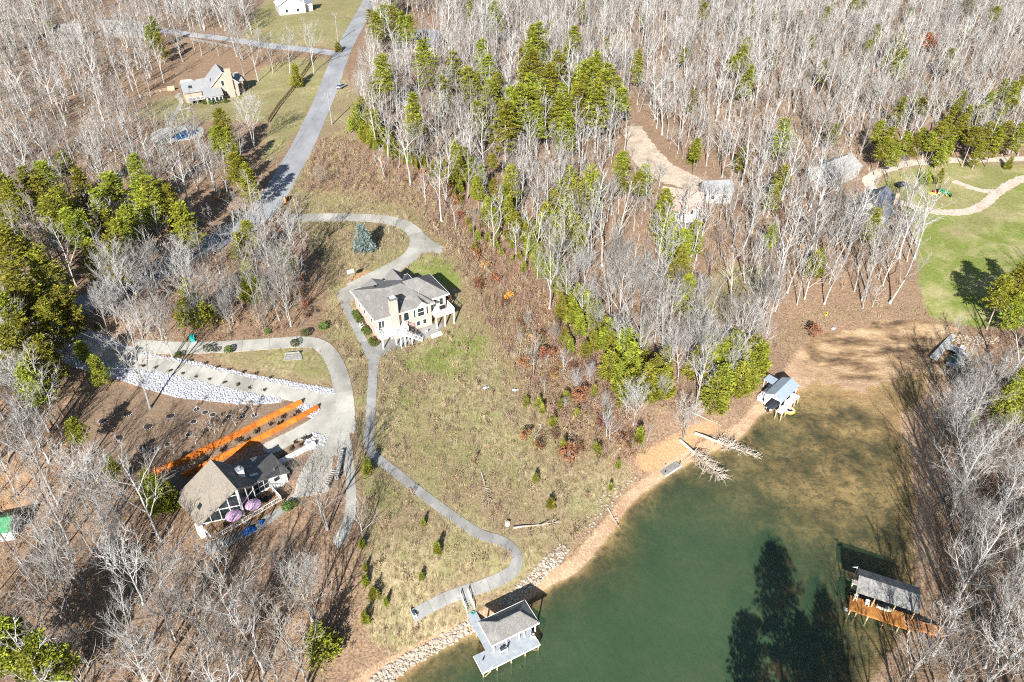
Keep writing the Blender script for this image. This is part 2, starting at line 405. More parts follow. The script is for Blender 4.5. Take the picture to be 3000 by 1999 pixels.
def ground_material():
    n = NT('ground_cover')
    p = n.pos()
    fine = n.noise(2.6, 5, .72, p)
    mid = n.noise(.55, 4, .6, p)
    big = n.noise(.07, 4, .55, p)
    streak = n.noise(1.6, 5, .7, n.vec_scale((1.0, .45, 1.0), p))
    def edge(name, soft=.22, amt=.5):
        a = n.attr('cover_' + name)
        w = n.math('ADD', a, n.math('MULTIPLY', n.math('SUBTRACT', mid, .5), amt))
        w = n.math('ADD', w, n.math('MULTIPLY', n.math('SUBTRACT', fine, .5), amt))
        m = n.new('ShaderNodeMapRange')
        m.inputs['From Min'].default_value = .5 - soft
        m.inputs['From Max'].default_value = .5 + soft
        n.link(w, m.inputs['Value'])
        return m.outputs[0]
    litter = n.ramp(fine, [(.25, (.07, .046, .03)), (.43, (.20, .128, .08)), (.6, (.345, .235, .15)), (.8, (.50, .38, .265))])
    litter = n.mix(n.ramp(mid, [(.42, 0.0), (.66, .55)]), litter, n.ramp(fine, [(.3, (.10, .07, .05)), (.7, (.33, .24, .17))]))
    grass = n.ramp(streak, [(.25, (.075, .057, .032)), (.42, (.215, .17, .092)), (.58, (.38, .31, .18)), (.78, (.56, .48, .31))])
    grass = n.mix(n.ramp(big, [(.42, 0.0), (.58, .85)]), grass, n.ramp(fine, [(.3, (.12, .083, .048)), (.7, (.37, .285, .175))]))
    grass = n.mix(n.ramp(n.noise(.16, 5, .6, p), [(.47, 0.0), (.64, .6)]), grass, (.25, .24, .105))
    gcol = n.ramp(fine, [(.25, (.085, .115, .02)), (.5, (.18, .215, .05)), (.75, (.29, .31, .10))])
    gcol = n.mix(n.ramp(n.noise(.11, 6, .68, p), [(.46, 0.0), (.64, .8)]), gcol, (.40, .34, .18))
    scrub = n.ramp(fine, [(.25, (.09, .055, .036)), (.5, (.25, .145, .09)), (.75, (.41, .275, .18))])
    soilc = n.ramp(fine, [(.25, (.12, .08, .052)), (.55, (.22, .155, .105)), (.8, (.31, .235, .17))])
    clayc = n.ramp(fine, [(.25, (.27, .15, .075)), (.55, (.44, .27, .145)), (.8, (.58, .43, .28))])
    sand = n.ramp(fine, [(.2, (.20, .12, .07)), (.45, (.38, .26, .165)), (.62, (.53, .385, .25)), (.85, (.68, .55, .40))])
    sand = n.mix(n.ramp(n.noise(.35, 5, .6, n.vec_scale((.55, 1.0, 2.5), p)), [(.45, 0.0), (.62, .6)]), sand, (.36, .21, .125))
    mudc = n.ramp(n.noise(.22, 7, .68, n.vec_scale((.6, 1.25, 1), p)), [(.35, (.07, .05, .034)), (.45, (.24, .155, .088)), (.56, (.47, .32, .18)), (.74, (.66, .50, .33))])
    mudc = n.mix(n.ramp(fine, [(.35, .5), (.6, 0.0)]), mudc, (.16, .11, .065))
    bedc = n.ramp(n.noise(.10, 7, .7, p), [(.36, (.07, .06, .045)), (.48, (.22, .155, .09)), (.60, (.42, .295, .165))])
    bedc = n.mix(n.ramp(n.noise(.9, 6, .75, p), [(.40, .6), (.52, 0.0)]), bedc, (.05, .05, .045))
    c = litter
    c = n.mix(edge('brush'), c, scrub)
    c = n.mix(edge('dry'), c, n.mix(n.math('MULTIPLY', n.attr('cover_brush'), .72), grass, scrub))
    c = n.mix(edge('green', .25, .7), c, gcol)
    c = n.mix(edge('soil', .15, .3), c, soilc)
    c = n.mix(edge('clay', .2, .5), c, clayc)
    c = n.mix(edge('shore', .2, .5), c, sand)
    c = n.mix(edge('mud', .2, .3), c, mudc)
    c = n.mix(n.attr('cover_bed'), c, bedc)
    n.bump(n.math('ADD', n.math('MULTIPLY', fine, .7), mid), .55, .35)
    return n.done(c, .95, .1)
me.materials.append(ground_material())
gobj = put('ground', me)
tag(gobj, kind='structure')

# ---------------------------------------------------------------- lake water: turbid, so the bed shows only where it is shallow
wx = np.arange(-40, 130.1, 1.5); wy = np.arange(-40, 150.1, 1.5)
WX, WY = np.meshgrid(wx, wy)
wz = height(WX.ravel(), WY.ravel())
keep = wz < .6
nwx = len(wx)
jj = (np.arange(len(wy) - 1)[:, None] * nwx + np.arange(nwx - 1)[None, :]).ravel()
wq = np.stack([jj, jj + 1, jj + nwx + 1, jj + nwx], 1)
wq = wq[keep[wq].any(axis=1)]
used = np.unique(wq)
rem = -np.ones(len(wz), int); rem[used] = np.arange(len(used))
wme = bpy.data.meshes.new('lake')
wme.from_pydata(np.stack([WX.ravel()[used], WY.ravel()[used], np.zeros(len(used))], 1).tolist(), [], rem[wq].tolist())
a = wme.attributes.new('water_depth', 'FLOAT', 'POINT')
a.data.foreach_set('value', np.maximum(0, -wz[used]).astype(np.float32))
def water_material():
    n = NT('lake_water')
    d = n.attr('water_depth')
    # turbidity: what fraction of the light is scattered back before it reaches the bed
    e = n.math('POWER', 2.718, n.math('MULTIPLY', d, -.33))
    fac = n.math('SUBTRACT', 1.0, e)
    swirl = n.noise(.045, 4, .5)
    col = n.ramp(swirl, [(.35, (.043, .084, .040)), (.65, (.056, .100, .049))])
    n.bump(n.noise(.8, 5, .65, n.vec_scale((2.2, .6, 1))), .6, .2)
    n.done(col, .16, .42)
    tr = n.new('ShaderNodeBsdfTransparent')
    tr.inputs[0].default_value = (.96, .95, .84, 1)
    mx = n.new('ShaderNodeMixShader')
    n.link(n.math('ADD', n.math('MULTIPLY', n.math('POWER', fac, .9), 1.0), .02), mx.inputs[0])
    n.link(tr.outputs[0], mx.inputs[1]); n.link(n.b.outputs[0], mx.inputs[2])
    n.link(mx.outputs[0], n.t.nodes['Material Output'].inputs['Surface'])
    return n.m
wme.materials.append(water_material())
tag(put('lake', wme), kind='structure')

# ---------------------------------------------------------------- roads, drives and paths
def concrete(name, lo, hi, stain, sc=.35):
    n = NT(name)
    f = n.noise(sc, 6, .65)
    c = n.ramp(f, [(.3, lo), (.7, hi)])
    c = n.mix(n.ramp(n.noise(sc * .45, 5, .6, n.vec_scale((1, .5, 1))), [(.46, 0.0), (.62, .85)]), c, stain)
    c = n.mix(n.ramp(n.noise(9, 3, .7), [(.35, .25), (.5, 0.0)]), c, tuple(x * .55 for x in stain))
    c = n.mix(1.0, c, n.ramp(n.rand(), [(0, .88), (1, 1.06)]), 'MULTIPLY')
    n.bump(n.noise(14, 4), .2, .02)
    return n.done(c, .88, .2)
M_ASPH = concrete('asphalt_worn', (.32, .327, .335), (.40, .407, .415), (.26, .265, .275), .25)
M_PALE = concrete('concrete_pale', (.36, .345, .30), (.46, .445, .395), (.27, .255, .22))
M_GREY = concrete('concrete_grey', (.27, .265, .25), (.37, .365, .345), (.20, .195, .18))
M_JOINT = mat('joint_dirt', (.16, .13, .10), .95)
M_GRAV = mat('gravel_track', (.52, .45, .37), .95, .2, 3.0, wear=(.36, .28, .19), wear_scale=.4)
M_TRACK = mat('dirt_track', (.50, .41, .31), .95, .22, 1.2, wear=(.34, .26, .18), wear_scale=.3)

def offset_edges(c, w):
    t = np.gradient(c, axis=0)
    t /= np.maximum(1e-6, np.hypot(t[:, 0], t[:, 1]))[:, None]
    nrm = np.stack([-t[:, 1], t[:, 0]], 1)
    w = np.interp(np.linspace(0, 1, len(c)), np.linspace(0, 1, len(w)), w) if isinstance(w, (list, tuple)) else np.full(len(c), w)
    return c + nrm * (w / 2)[:, None], c - nrm * (w / 2)[:, None]

def ribbon_mesh(name, pts, width, m, lift=.05, cols=4, step=1.0, skirt=.35, wob=0.0):
    c = smooth_line(pts, step)
    l, r = offset_edges(c, width)
    if wob:
        rr = np.random.default_rng(len(c))
        l = l + (rr.random(l.shape) - .5) * wob; r = r + (rr.random(r.shape) - .5) * wob
    n = len(c)
    grid = [l + (r - l) * (k / cols) for k in range(cols + 1)]
    xy = np.concatenate(grid)
    z = height(xy[:, 0], xy[:, 1]) + lift
    vs = np.column_stack([xy, z])
    sk1 = np.column_stack([l, height(l[:, 0], l[:, 1]) - skirt]); sk2 = np.column_stack([r, height(r[:, 0], r[:, 1]) - skirt])
    vs = np.concatenate([vs, sk1, sk2]).tolist()
    fs = []
    for k in range(cols):
        for i in range(n - 1):
            fs.append((k * n + i, (k + 1) * n + i, (k + 1) * n + i + 1, k * n + i + 1))
    b1 = (cols + 1) * n; b2 = b1 + n
    for i in range(n - 1):
        fs.append((b1 + i, i, i + 1, b1 + i + 1))
        fs.append((cols * n + i, b2 + i, b2 + i + 1, cols * n + i + 1))
    mb = MB(); mb.v = vs; mb.f = fs
    return mb.mesh(name, m)

KEEP_OFF, KEEP_POLY = [], []
def road(name, pts, width, m, **kw):
    KEEP_OFF.append((smooth_line(pts, 2.0), (max(width) if isinstance(width, (list, tuple)) else width) / 2 + .6))
    o = put(name, ribbon_mesh(name, pts, width, m, **kw))
    return tag(o, kind='structure')

def slab_path(name, pts, width, slab_len, m, lift=.075, gap=.05):
    """a concrete strip: dark bed with one slab object per bay between the joints"""
    bed = road(name, pts, (width - .1) if not isinstance(width, (list, tuple)) else [q - .1 for q in width], M_JOINT, lift=lift - .04, cols=3)
    c = smooth_line(pts, .25)
    l, r = offset_edges(c, width)
    per = max(2, int(round(slab_len / .25)))
    sub = 4
    for s in range(0, len(c) - 2, per):
        e = min(s + per, len(c) - 1)
        if e - s < 3: break
        ts = np.linspace(s + gap / .5, e - gap / .5, sub + 1)
        rows = []
        for t in ts:
            i = int(t); f = t - i; i2 = min(i + 1, len(c) - 1)
            a = l[i] * (1 - f) + l[i2] * f; b = r[i] * (1 - f) + r[i2] * f
            rows.append([a, a + (b - a) / 2, b])
        xy = np.array(rows).reshape(-1, 2)
        top = np.column_stack([xy, height(xy[:, 0], xy[:, 1]) + lift])
        bot = top - np.array([0, 0, .16])
        vs = np.concatenate([top, bot]).tolist()
        n3 = 3 * (sub + 1); fs = []
        for i in range(sub):
            for k in range(2):
                q = i * 3 + k
                fs.append((q, q + 1, q + 4, q + 3))
            fs.append((n3 + i * 3, i * 3, i * 3 + 3, n3 + i * 3 + 3))
            fs.append((i * 3 + 2, n3 + i * 3 + 2, n3 + i * 3 + 5, i * 3 + 5))
        fs.append((0, n3, n3 + 1, 1)); fs.append((1, n3 + 1, n3 + 2, 2))
        q = sub * 3
        fs.append((q + 1, n3 + q + 1, n3 + q, q)); fs.append((q + 2, n3 + q + 2, n3 + q + 1, q + 1))
        mb = MB(); mb.v = vs; mb.f = fs
        mb.build('slab', m, bed)
    return bed

def pad_mesh(name, poly, m, lift=.06, step=1.0, thick=.3):
    """a paved area draped on the slope: clipped grid plus skirt"""
    import bmesh
    bm = bmesh.new()
    p = smooth_line(poly, step * .8, closed=True) if len(poly) > 6 else np.array([np.array(poly[i]) + (np.array(poly[(i + 1) % len(poly)]) - np.array(poly[i])) * t for i in range(len(poly)) for t in np.linspace(0, 1, 6)[:-1]])
    vs = [bm.verts.new((q[0], q[1], 0)) for q in p]
    f = bm.faces.new(vs)
    if f.normal.z < 0: f.normal_flip()
    lo, hi = p.min(0), p.max(0)
    for ax, a, b in ((0, lo[0], hi[0]), (1, lo[1], hi[1])):
        for q in np.arange(a + step, b, step):
            co = Vector((q, 0, 0)) if ax == 0 else Vector((0, q, 0))
            no = Vector((1, 0, 0)) if ax == 0 else Vector((0, 1, 0))
            bmesh.ops.bisect_plane(bm, geom=bm.verts[:] + bm.edges[:] + bm.faces[:], plane_co=co, plane_no=no)
    bm.normal_update()
    for f in bm.faces:
        if f.normal.z < 0: f.normal_flip()
    edge = [e for e in bm.edges if e.is_boundary]
    co = np.array([v.co[:] for v in bm.verts])
    zz = height(co[:, 0], co[:, 1]) + lift
    for v, z in zip(bm.verts, zz): v.co.z = z
    r = bmesh.ops.extrude_edge_only(bm, edges=edge)
    for v in r['geom']:
        if isinstance(v, bmesh.types.BMVert): v.co.z -= thick + lift
    me = bpy.data.meshes.new(name)
    bm.to_mesh(me); bm.free()
    me.materials.append(m)
    return me
def pad(name, poly, m, **kw):
    KEEP_POLY.append(poly)
    return tag(put(name, pad_mesh(name, poly, m, **kw)), kind='structure')

road('road', [(-78.46, 475.22), (-75.16, 421.44), (-73.31, 364.94), (-72.32, 329.95), (-70.59, 305.43), (-69.04, 278.98), (-67.78, 252.03), (-66.82, 225.71), (-67.20, 208.89), (-67.55, 191.64), (-68.89, 181.07), (-71.89, 173.82), (-76.22, 165.30), (-81.89, 156.07), (-87.19, 145.85), (-93.82, 138.03), (-97.91, 132.27), (-100.23, 127.81)], 7.2, M_ASPH, cols=6)
road('side_street', [(-73.36, 321.34), (-87.88, 328.23), (-104.15, 334.30), (-121.57, 342.87), (-146.59, 353.52), (-170.02, 365.30), (-199.85, 381.65)], 6.0, M_ASPH, lift=.045)
slab_path('driveway', [(-61.39, 180.35), (-55.83, 181.61), (-46.82, 182.81), (-38.57, 183.49), (-31.90, 182.48), (-27.28, 178.66), (-24.96, 173.12), (-25.21, 166.87), (-27.59, 161.72), (-31.26, 157.04), (-34.94, 153.47), (-38.48, 149.78)], 4.2, 4.2, M_PALE)
pad('driveway_turnaround', [(-26.44, 179.45), (-23.83, 176.39), (-20.26, 171.87), (-17.09, 168.90), (-18.69, 166.67), (-21.36, 167.10), (-24.15, 165.92), (-25.26, 169.07), (-24.82, 173.50)], M_PALE, lift=.055)
pad('parking_court', [(-41.67, 147.27), (-39.45, 150.75), (-35.03, 154.14), (-31.91, 155.67), (-30.99, 148.54), (-36.98, 145.46), (-39.58, 143.94)], M_PALE, lift=.06)
slab_path('path', [(-39.38, 144.60), (-36.73, 139.12), (-33.72, 132.76), (-31.09, 127.43), (-29.44, 123.32), (-28.77, 118.07), (-27.95, 110.79), (-27.49, 105.59), (-27.14, 101.36), (-25.92, 98.25), (-23.16, 95.56), (-18.35, 91.37), (-11.89, 86.14), (-5.82, 81.93), (-2.32, 80.93), (-0.23, 79.94), (0.86, 78.33), (0.57, 76.63), (-0.79, 75.22), (-3.35, 73.78), (-6.08, 72.48), (-8.76, 71.40), (-11.41, 70.13), (-13.98, 68.62), (-15.58, 67.47)], 1.85, 2.4, M_GREY)
pad('patio', [(-32.60, 128.55), (-30.03, 130.11), (-25.96, 133.47), (-20.93, 136.52), (-16.31, 138.87), (-16.06, 137.53), (-17.65, 134.21), (-22.66, 131.08), (-26.74, 127.88), (-28.34, 124.66), (-28.20, 119.87), (-29.73, 119.73), (-30.84, 124.96)], M_GREY, lift=.10)
slab_path('garden_drive', [(-79.51, 124.30), (-76.08, 124.15), (-71.90, 124.20), (-65.09, 124.96), (-58.24, 126.00), (-51.46, 127.54), (-45.88, 128.60), (-42.20, 128.39), (-39.40, 126.00), (-37.00, 121.76), (-35.21, 117.45), (-33.62, 112.41), (-32.38, 107.02), (-31.59, 102.71)], 3.6, 5.5, M_PALE, lift=.085)
slab_path('lower_drive', [(-99.13, 126.71), (-93.70, 124.39), (-88.20, 122.86), (-82.64, 121.10), (-76.65, 119.82), (-71.62, 119.13), (-65.67, 117.80), (-59.85, 116.61), (-53.96, 115.18), (-48.09, 113.70), (-42.29, 112.21), (-37.22, 110.60)], 3.6, 6.0, M_PALE)
pad('drive_apron', [(-45.90, 113.09), (-40.97, 112.42), (-34.29, 113.15), (-31.82, 109.71), (-31.13, 106.23), (-31.25, 103.78), (-29.21, 96.90), (-27.33, 88.18), (-26.76, 83.55), (-28.04, 77.96), (-29.82, 79.16), (-28.78, 81.83), (-28.80, 86.73), (-30.36, 93.54), (-32.49, 97.47), (-32.77, 95.63), (-32.09, 89.66), (-33.45, 88.54), (-38.01, 87.70), (-40.15, 87.00), (-38.36, 88.81), (-38.35, 91.68), (-37.27, 96.55), (-36.43, 99.88), (-39.81, 100.72), (-44.29, 97.76), (-46.72, 99.82), (-41.68, 103.38), (-38.64, 106.10), (-37.48, 108.54), (-38.81, 110.17), (-42.04, 111.06)], M_PALE, lift=.065, step=1.5)
pad('terrace_walk', [(-50.92, 78.44), (-49.06, 79.77), (-45.17, 82.16), (-41.31, 85.28), (-38.78, 87.34), (-37.93, 86.75), (-40.39, 83.91), (-44.16, 80.51), (-47.94, 77.87), (-49.87, 76.87)], M_GREY, lift=.06)
road('gravel_track', [(182.53, 237.17), (173.65, 237.67), (161.07, 236.07), (143.81, 234.16), (135.14, 232.47), (129.59, 230.88), (121.75, 227.14), (116.22, 222.85), (113.62, 220.18), (113.85, 215.89), (116.60, 210.38), (122.39, 206.33), (127.99, 203.05), (134.39, 202.22), (139.56, 203.41), (145.10, 207.10), (152.00, 213.40), (159.36, 219.34), (166.14, 223.74), (174.76, 227.42)], 3.2, M_GRAV, wob=.5)
road('meadow_spur', [(142.33, 221.44), (146.11, 217.11), (149.07, 215.03), (152.28, 214.99)], 2.4, M_GRAV, lift=.03, wob=.6)
road('forest_track', [(42.19, 250.69), (42.32, 239.87), (43.50, 230.06), (45.94, 220.40), (49.47, 215.52), (53.64, 211.97), (57.76, 206.04)], [6, 9, 11, 12, 8], M_TRACK, wob=1.0)
slab_path('garden_walk', [(-115.46, 242.21), (-116.97, 249.21), (-118.70, 258.71), (-120.40, 267.00), (-122.69, 272.20), (-124.67, 274.57), (-124.90, 279.03)], 1.5, 2.0, M_PALE)
slab_path('lawn_walk', [(-118.54, 256.28), (-117.86, 259.74), (-115.04, 262.03)], 1.2, 2.0, M_PALE)
pad('pool_deck', [(-118.64, 234.26), (-117.59, 240.29), (-110.80, 243.60), (-104.26, 241.94), (-101.66, 233.69), (-105.93, 230.04), (-110.51, 227.60), (-115.54, 229.21)], M_PALE, lift=.05)

# ---------------------------------------------------------------- trees: meshes
def leaf_mat(name, a, b, c, trans=.14, rough=.7):
    n = NT(name)
    r = n.rand()
    f = n.noise(.9, 3, .6)
    col = n.ramp(f, [(.3, a), (.55, b), (.75, c)])
    hs = n.new('ShaderNodeHueSaturation')
    n.link(n.math('ADD', n.math('MULTIPLY', r, .05), .475), hs.inputs['Hue'])
    n.link(n.math('ADD', n.math('MULTIPLY', r, .45), .75), hs.inputs['Value'])
    n.link(col, hs.inputs['Color'])
    n.done(hs.outputs[0], rough, .25)
    if trans:
        t = n.new('ShaderNodeBsdfTranslucent')
        n.link(hs.outputs[0], t.inputs[0])
        mx = n.new('ShaderNodeMixShader'); mx.inputs[0].default_value = trans
        n.link(n.b.outputs[0], mx.inputs[1]); n.link(t.outputs[0], mx.inputs[2])
        n.link(mx.outputs[0], n.t.nodes['Material Output'].inputs['Surface'])
    return n.m
def bark_mat(name, lo, hi):
    n = NT(name)
    f = n.noise(1.3, 5, .65, n.vec_scale((1, 1, .3)))
    c = n.ramp(f, [(.3, lo), (.7, hi)])
    v = n.ramp(n.rand(), [(0, (.42, .38, .35)), (.35, (.80, .78, .75)), (.7, (1.0, .98, .95)), (1, (1.18, 1.18, 1.17))])
    return n.done(n.mix(1.0, c, v, 'MULTIPLY'), .9, .15)
M_BARK = bark_mat('bark_pale', (.235, .23, .222), (.52, .515, .50))
M_TWIG = bark_mat('twigs_pale', (.25, .24, .23), (.46, .45, .432))
M_PBARK = bark_mat('pine_bark', (.26, .19, .14), (.45, .36, .29))
M_PINE = leaf_mat('pine_needles', (.12, .135, .013), (.265, .27, .025), (.45, .43, .055))
M_CEDAR = leaf_mat('cedar_foliage', (.115, .13, .014), (.25, .255, .026), (.41, .40, .048))
M_SPRUCE = leaf_mat('blue_spruce_needles', (.10, .14, .12), (.16, .21, .19), (.24, .29, .27), .1)
M_OAKLEAF = leaf_mat('dead_oak_leaves', (.17, .075, .03), (.33, .16, .07), (.45, .25, .12))
M_ORANGE = leaf_mat('orange_leaves', (.42, .15, .02), (.60, .23, .03), (.7, .34, .06))
M_REDLEAF = leaf_mat('dark_red_leaves', (.12, .03, .025), (.2, .06, .04), (.28, .10, .07))
M_HEDGE = leaf_mat('hedge_leaves', (.05, .085, .015), (.09, .14, .022), (.15, .2, .04))

def rotdir(d, ang, az):
    a = d.orthogonal().normalized()
    b = d.cross(a)
    return (d * math.cos(ang) + (a * math.cos(az) + b * math.sin(az)) * math.sin(ang)).normalized()

def bare_tree(seed, H, wide=.42, lod=0, fork=True):
    """returns (wood MB, twigs MB)"""
    rn = random.Random(seed)
    wood, tw = MB(), MB()
    thick = 1.0 if lod == 0 else 1.35
    def blade(p, d, L, w):
        s = d.cross(Vector((rn.uniform(-1, 1), rn.uniform(-1, 1), rn.uniform(-1, 1))))
        s = s.normalized() * w if s.length > 1e-5 else Vector((w, 0, 0))
        m = p + d * L * .55 + Vector((rn.uniform(-.1, .1), rn.uniform(-.1, .1), .06)) * L
        n = len(tw.v)
        tw.v += [tuple(p - s), tuple(p + s), tuple(m + s * .6), tuple(m - s * .6), tuple(p + d * L + Vector((0, 0, .12 * L)))]
        tw.f += [(n, n + 1, n + 2, n + 3), (n + 3, n + 2, n + 4)]
    def grow(p, d, L, r, lev):
        seg = (7, 5, 3, 2)[lev] if lod == 0 else (5, 3, 2, 1)[lev]
        pts, rad = [p.copy()], [r]
        jit = (.07, .16, .24, .3)[lev]
        trop = (.06, .16, .14, .1)[lev]
        for i in range(seg):
            d = (d + Vector((rn.gauss(0, jit), rn.gauss(0, jit), rn.gauss(0, jit) * .6 + trop))).normalized()
            p = p + d * (L / seg)
            pts.append(p.copy()); rad.append(r * (1 - (.82 if lev else .75) * (i + 1) / seg))
        mb = wood if lev < 2 else tw
        sides = (6, 4, 3, 3)[lev] if lod == 0 else (4, 3, 3, 3)[lev]
        mb.tube(pts, rad, sides, cap=False)
        def along(t):
            q = t * seg; i = min(int(q), seg - 1); f = q - i
            return pts[i] * (1 - f) + pts[i + 1] * f, (pts[i + 1] - pts[i]).normalized(), rad[i] * (1 - f) + rad[i + 1] * f
        if lev == 0:
            k = 11 if lod == 0 else 9
            az = rn.uniform(0, 6.28)
            for j in range(k):
                t = .30 + .68 * (j + rn.uniform(-.3, .3)) / k
                t = min(max(t, .26), .99)
                q, dd, rr = along(t)
                az += 2.4 + rn.uniform(-.5, .5)
                ln = H * wide * (1.12 - .75 * (t - .3) / .7) * rn.uniform(.75, 1.15)
                grow(q, rotdir(dd, rn.uniform(.5, .95), az), ln, max(.055 if lod == 0 else .045, rr * .7), 1)
        elif lev == 1:
            k = 7 if lod == 0 else 5
            for j in range(k):
                t = .25 + .72 * (j + rn.random()) / k
                q, dd, rr = along(min(t, .98))
                grow(q, rotdir(dd, rn.uniform(.4, .85), rn.uniform(0, 6.28)), L * rn.uniform(.28, .5) * (1.15 - .5 * t), max(.038 if lod == 0 else .038, rr * .62), 2)
        elif lev == 2:
            k = 5 if lod == 0 else 3
            for j in range(k):
                q, dd, rr = along(min(.2 + .8 * (j + rn.random()) / k, .98))
                if lod == 0 and rn.random() < .35:
                    grow(q, rotdir(dd, rn.uniform(.4, .9), rn.uniform(0, 6.28)), L * rn.uniform(.35, .6), .027, 3)
                else:
                    blade(q, rotdir(dd, rn.uniform(.3, .9), rn.uniform(0, 6.28)), max(.6, L * rn.uniform(.5, .95)), .02 * thick * (1.25 if lod else 1))
        else:
            for j in range(2):
                q, dd, rr = along(.3 + .6 * rn.random())
                blade(q, rotdir(dd, rn.uniform(.3, .9), rn.uniform(0, 6.28)), max(.4, L * .6), .016)
    r0 = H * (.0105 if lod == 0 else .013)
    lean = Vector((rn.gauss(0, .04), rn.gauss(0, .04), 1)).normalized()
    if fork and rn.random() < .5:
        # two stems from one stool
        grow(Vector((0, 0, -.4)), rotdir(lean, .12, 1.0), H * .92, r0 * .85, 0)
        grow(Vector((.1, .1, -.4)), rotdir(lean, .16, 4.1), H * .8, r0 * .7, 0)
    else:
        grow(Vector((0, 0, -.4)), lean, H * .95, r0, 0)
    # root flare
    wood.tube([(0, 0, -.5), (0, 0, .15), (0, 0, .9)], [r0 * 1.9, r0 * 1.45, r0 * .95], 7, cap=False)
    return wood, tw

def needle_clump(mb, rn, c, rx, rz, n, size, droop=.0):
    for _ in range(n):
        th = rn.uniform(0, 6.283); rr = math.sqrt(rn.random()) * rx
        p = c + Vector((rr * math.cos(th), rr * math.sin(th), rn.gauss(0, .45) * rz + rz * .3 * (1 - rr / rx)))
        out = Vector((math.cos(th), math.sin(th), rn.uniform(-.2, .75) - droop)).normalized()
        s = size * rn.uniform(.6, 1.3)
        side = out.cross(Vector((rn.gauss(0, .5), rn.gauss(0, .5), 1)))
        side = side.normalized() * s * .34 if side.length > 1e-4 else Vector((s * .3, 0, 0))
        k = len(mb.v)
        q = p + out * s
        mb.v += [tuple(p - side), tuple(p + side), tuple(q + side * .35), tuple(q - side * .35)]
        mb.f.append((k, k + 1, k + 2, k + 3))

def pine_tree(seed, H, base=.42, wide=.2, dens=1.0):
    rn = random.Random(seed)
    wood, fol = MB(), MB()
    bx, by = rn.gauss(0, .02), rn.gauss(0, .02)
    def at(t): return Vector((bx * H * t * t, by * H * t * t, H * t - .4))
    wood.tube([at(i / 7) for i in range(8)], [H * .0115 * (1 - .85 * i / 7) for i in range(8)], 7, cap=False)
    nl = int(13 * dens)
    az = rn.uniform(0, 6)
    for j in range(nl):
        t = base + (.97 - base) * j / (nl - 1)
        prof = (1 - (t - base) / (1 - base)) ** .8 * min(1, .55 + 3 * (t - base))
        Lb = H * wide * (.18 + 1.0 * prof)
        for b in range(5 if t < .9 else 3):
            az += 2.4 + rn.uniform(-.4, .4)
            ln = Lb * rn.uniform(.55, 1.15)
            p0 = at(t); d = Vector((math.cos(az), math.sin(az), rn.uniform(.05, .4)))
            p1 = p0 + d * ln
            wood.tube([p0, (p0 + p1) / 2 + Vector((0, 0, -.1)), p1], [.06, .04, .02], 3, cap=False)
            for q in (.5, .8, 1.0):
                if q < .6 and rn.random() < .4: continue
                c = p0 + d * ln * q + Vector((rn.gauss(0, .25), rn.gauss(0, .25), rn.uniform(0, .25)))
                needle_clump(fol, rn, c, rn.uniform(.5, 1.0) * H / 18, .22, int(20 * dens), .46)
    needle_clump(fol, rn, at(.99), .8, .7, 26, .6)
    return wood, fol

def cedar_tree(seed, H, wide=.24, dens=1.0, droop=.0, base=.06):
    rn = random.Random(seed)
    wood, fol = MB(), MB()
    wood.tube([(0, 0, -.3), (0, 0, H * .5), (0, 0, H * .96)], [H * .013, H * .008, .02], 6, cap=False)
    n = int(200 * dens)
    for j in range(n):
        t = base + (1 - base) * (1 - math.sqrt(rn.random()))
        prof = (1 - t) ** .75 * min(1, (t - base + .03) / .12 + .45)
        th = rn.uniform(0, 6.283)
        lump = 1 + .22 * math.sin(th * 3 + seed) + .18 * math.sin(t * 14 + th * 2)
        rr = H * wide * prof * lump * rn.uniform(.55, 1.05)
        c = Vector((rr * math.cos(th), rr * math.sin(th), H * t))
        out = Vector((math.cos(th), math.sin(th), .5 - droop))
        if j % 4 == 0:
            wood.tube([(0, 0, max(0, H * t - .3 * rr)), tuple(c)], [.03, .012], 3, cap=False)
        for k in range(13):
            p = c + Vector((rn.gauss(0, .3), rn.gauss(0, .3), rn.gauss(0, .28))) * (H / 9) ** .5
            d = (out + Vector((rn.gauss(0, .45), rn.gauss(0, .45), rn.gauss(0, .45)))).normalized()
            s = .42 * (H / 9) ** .4 * rn.uniform(.6, 1.3)
            side = d.cross(Vector((rn.gauss(0, 1), rn.gauss(0, 1), rn.gauss(0, 1)))).normalized() * s * .3
            m = len(fol.v)
            q = p + d * s
            fol.v += [tuple(p - side), tuple(p + side), tuple(q + side * .3), tuple(q - side * .3)]
            fol.f.append((m, m + 1, m + 2, m + 3))
    return wood, fol

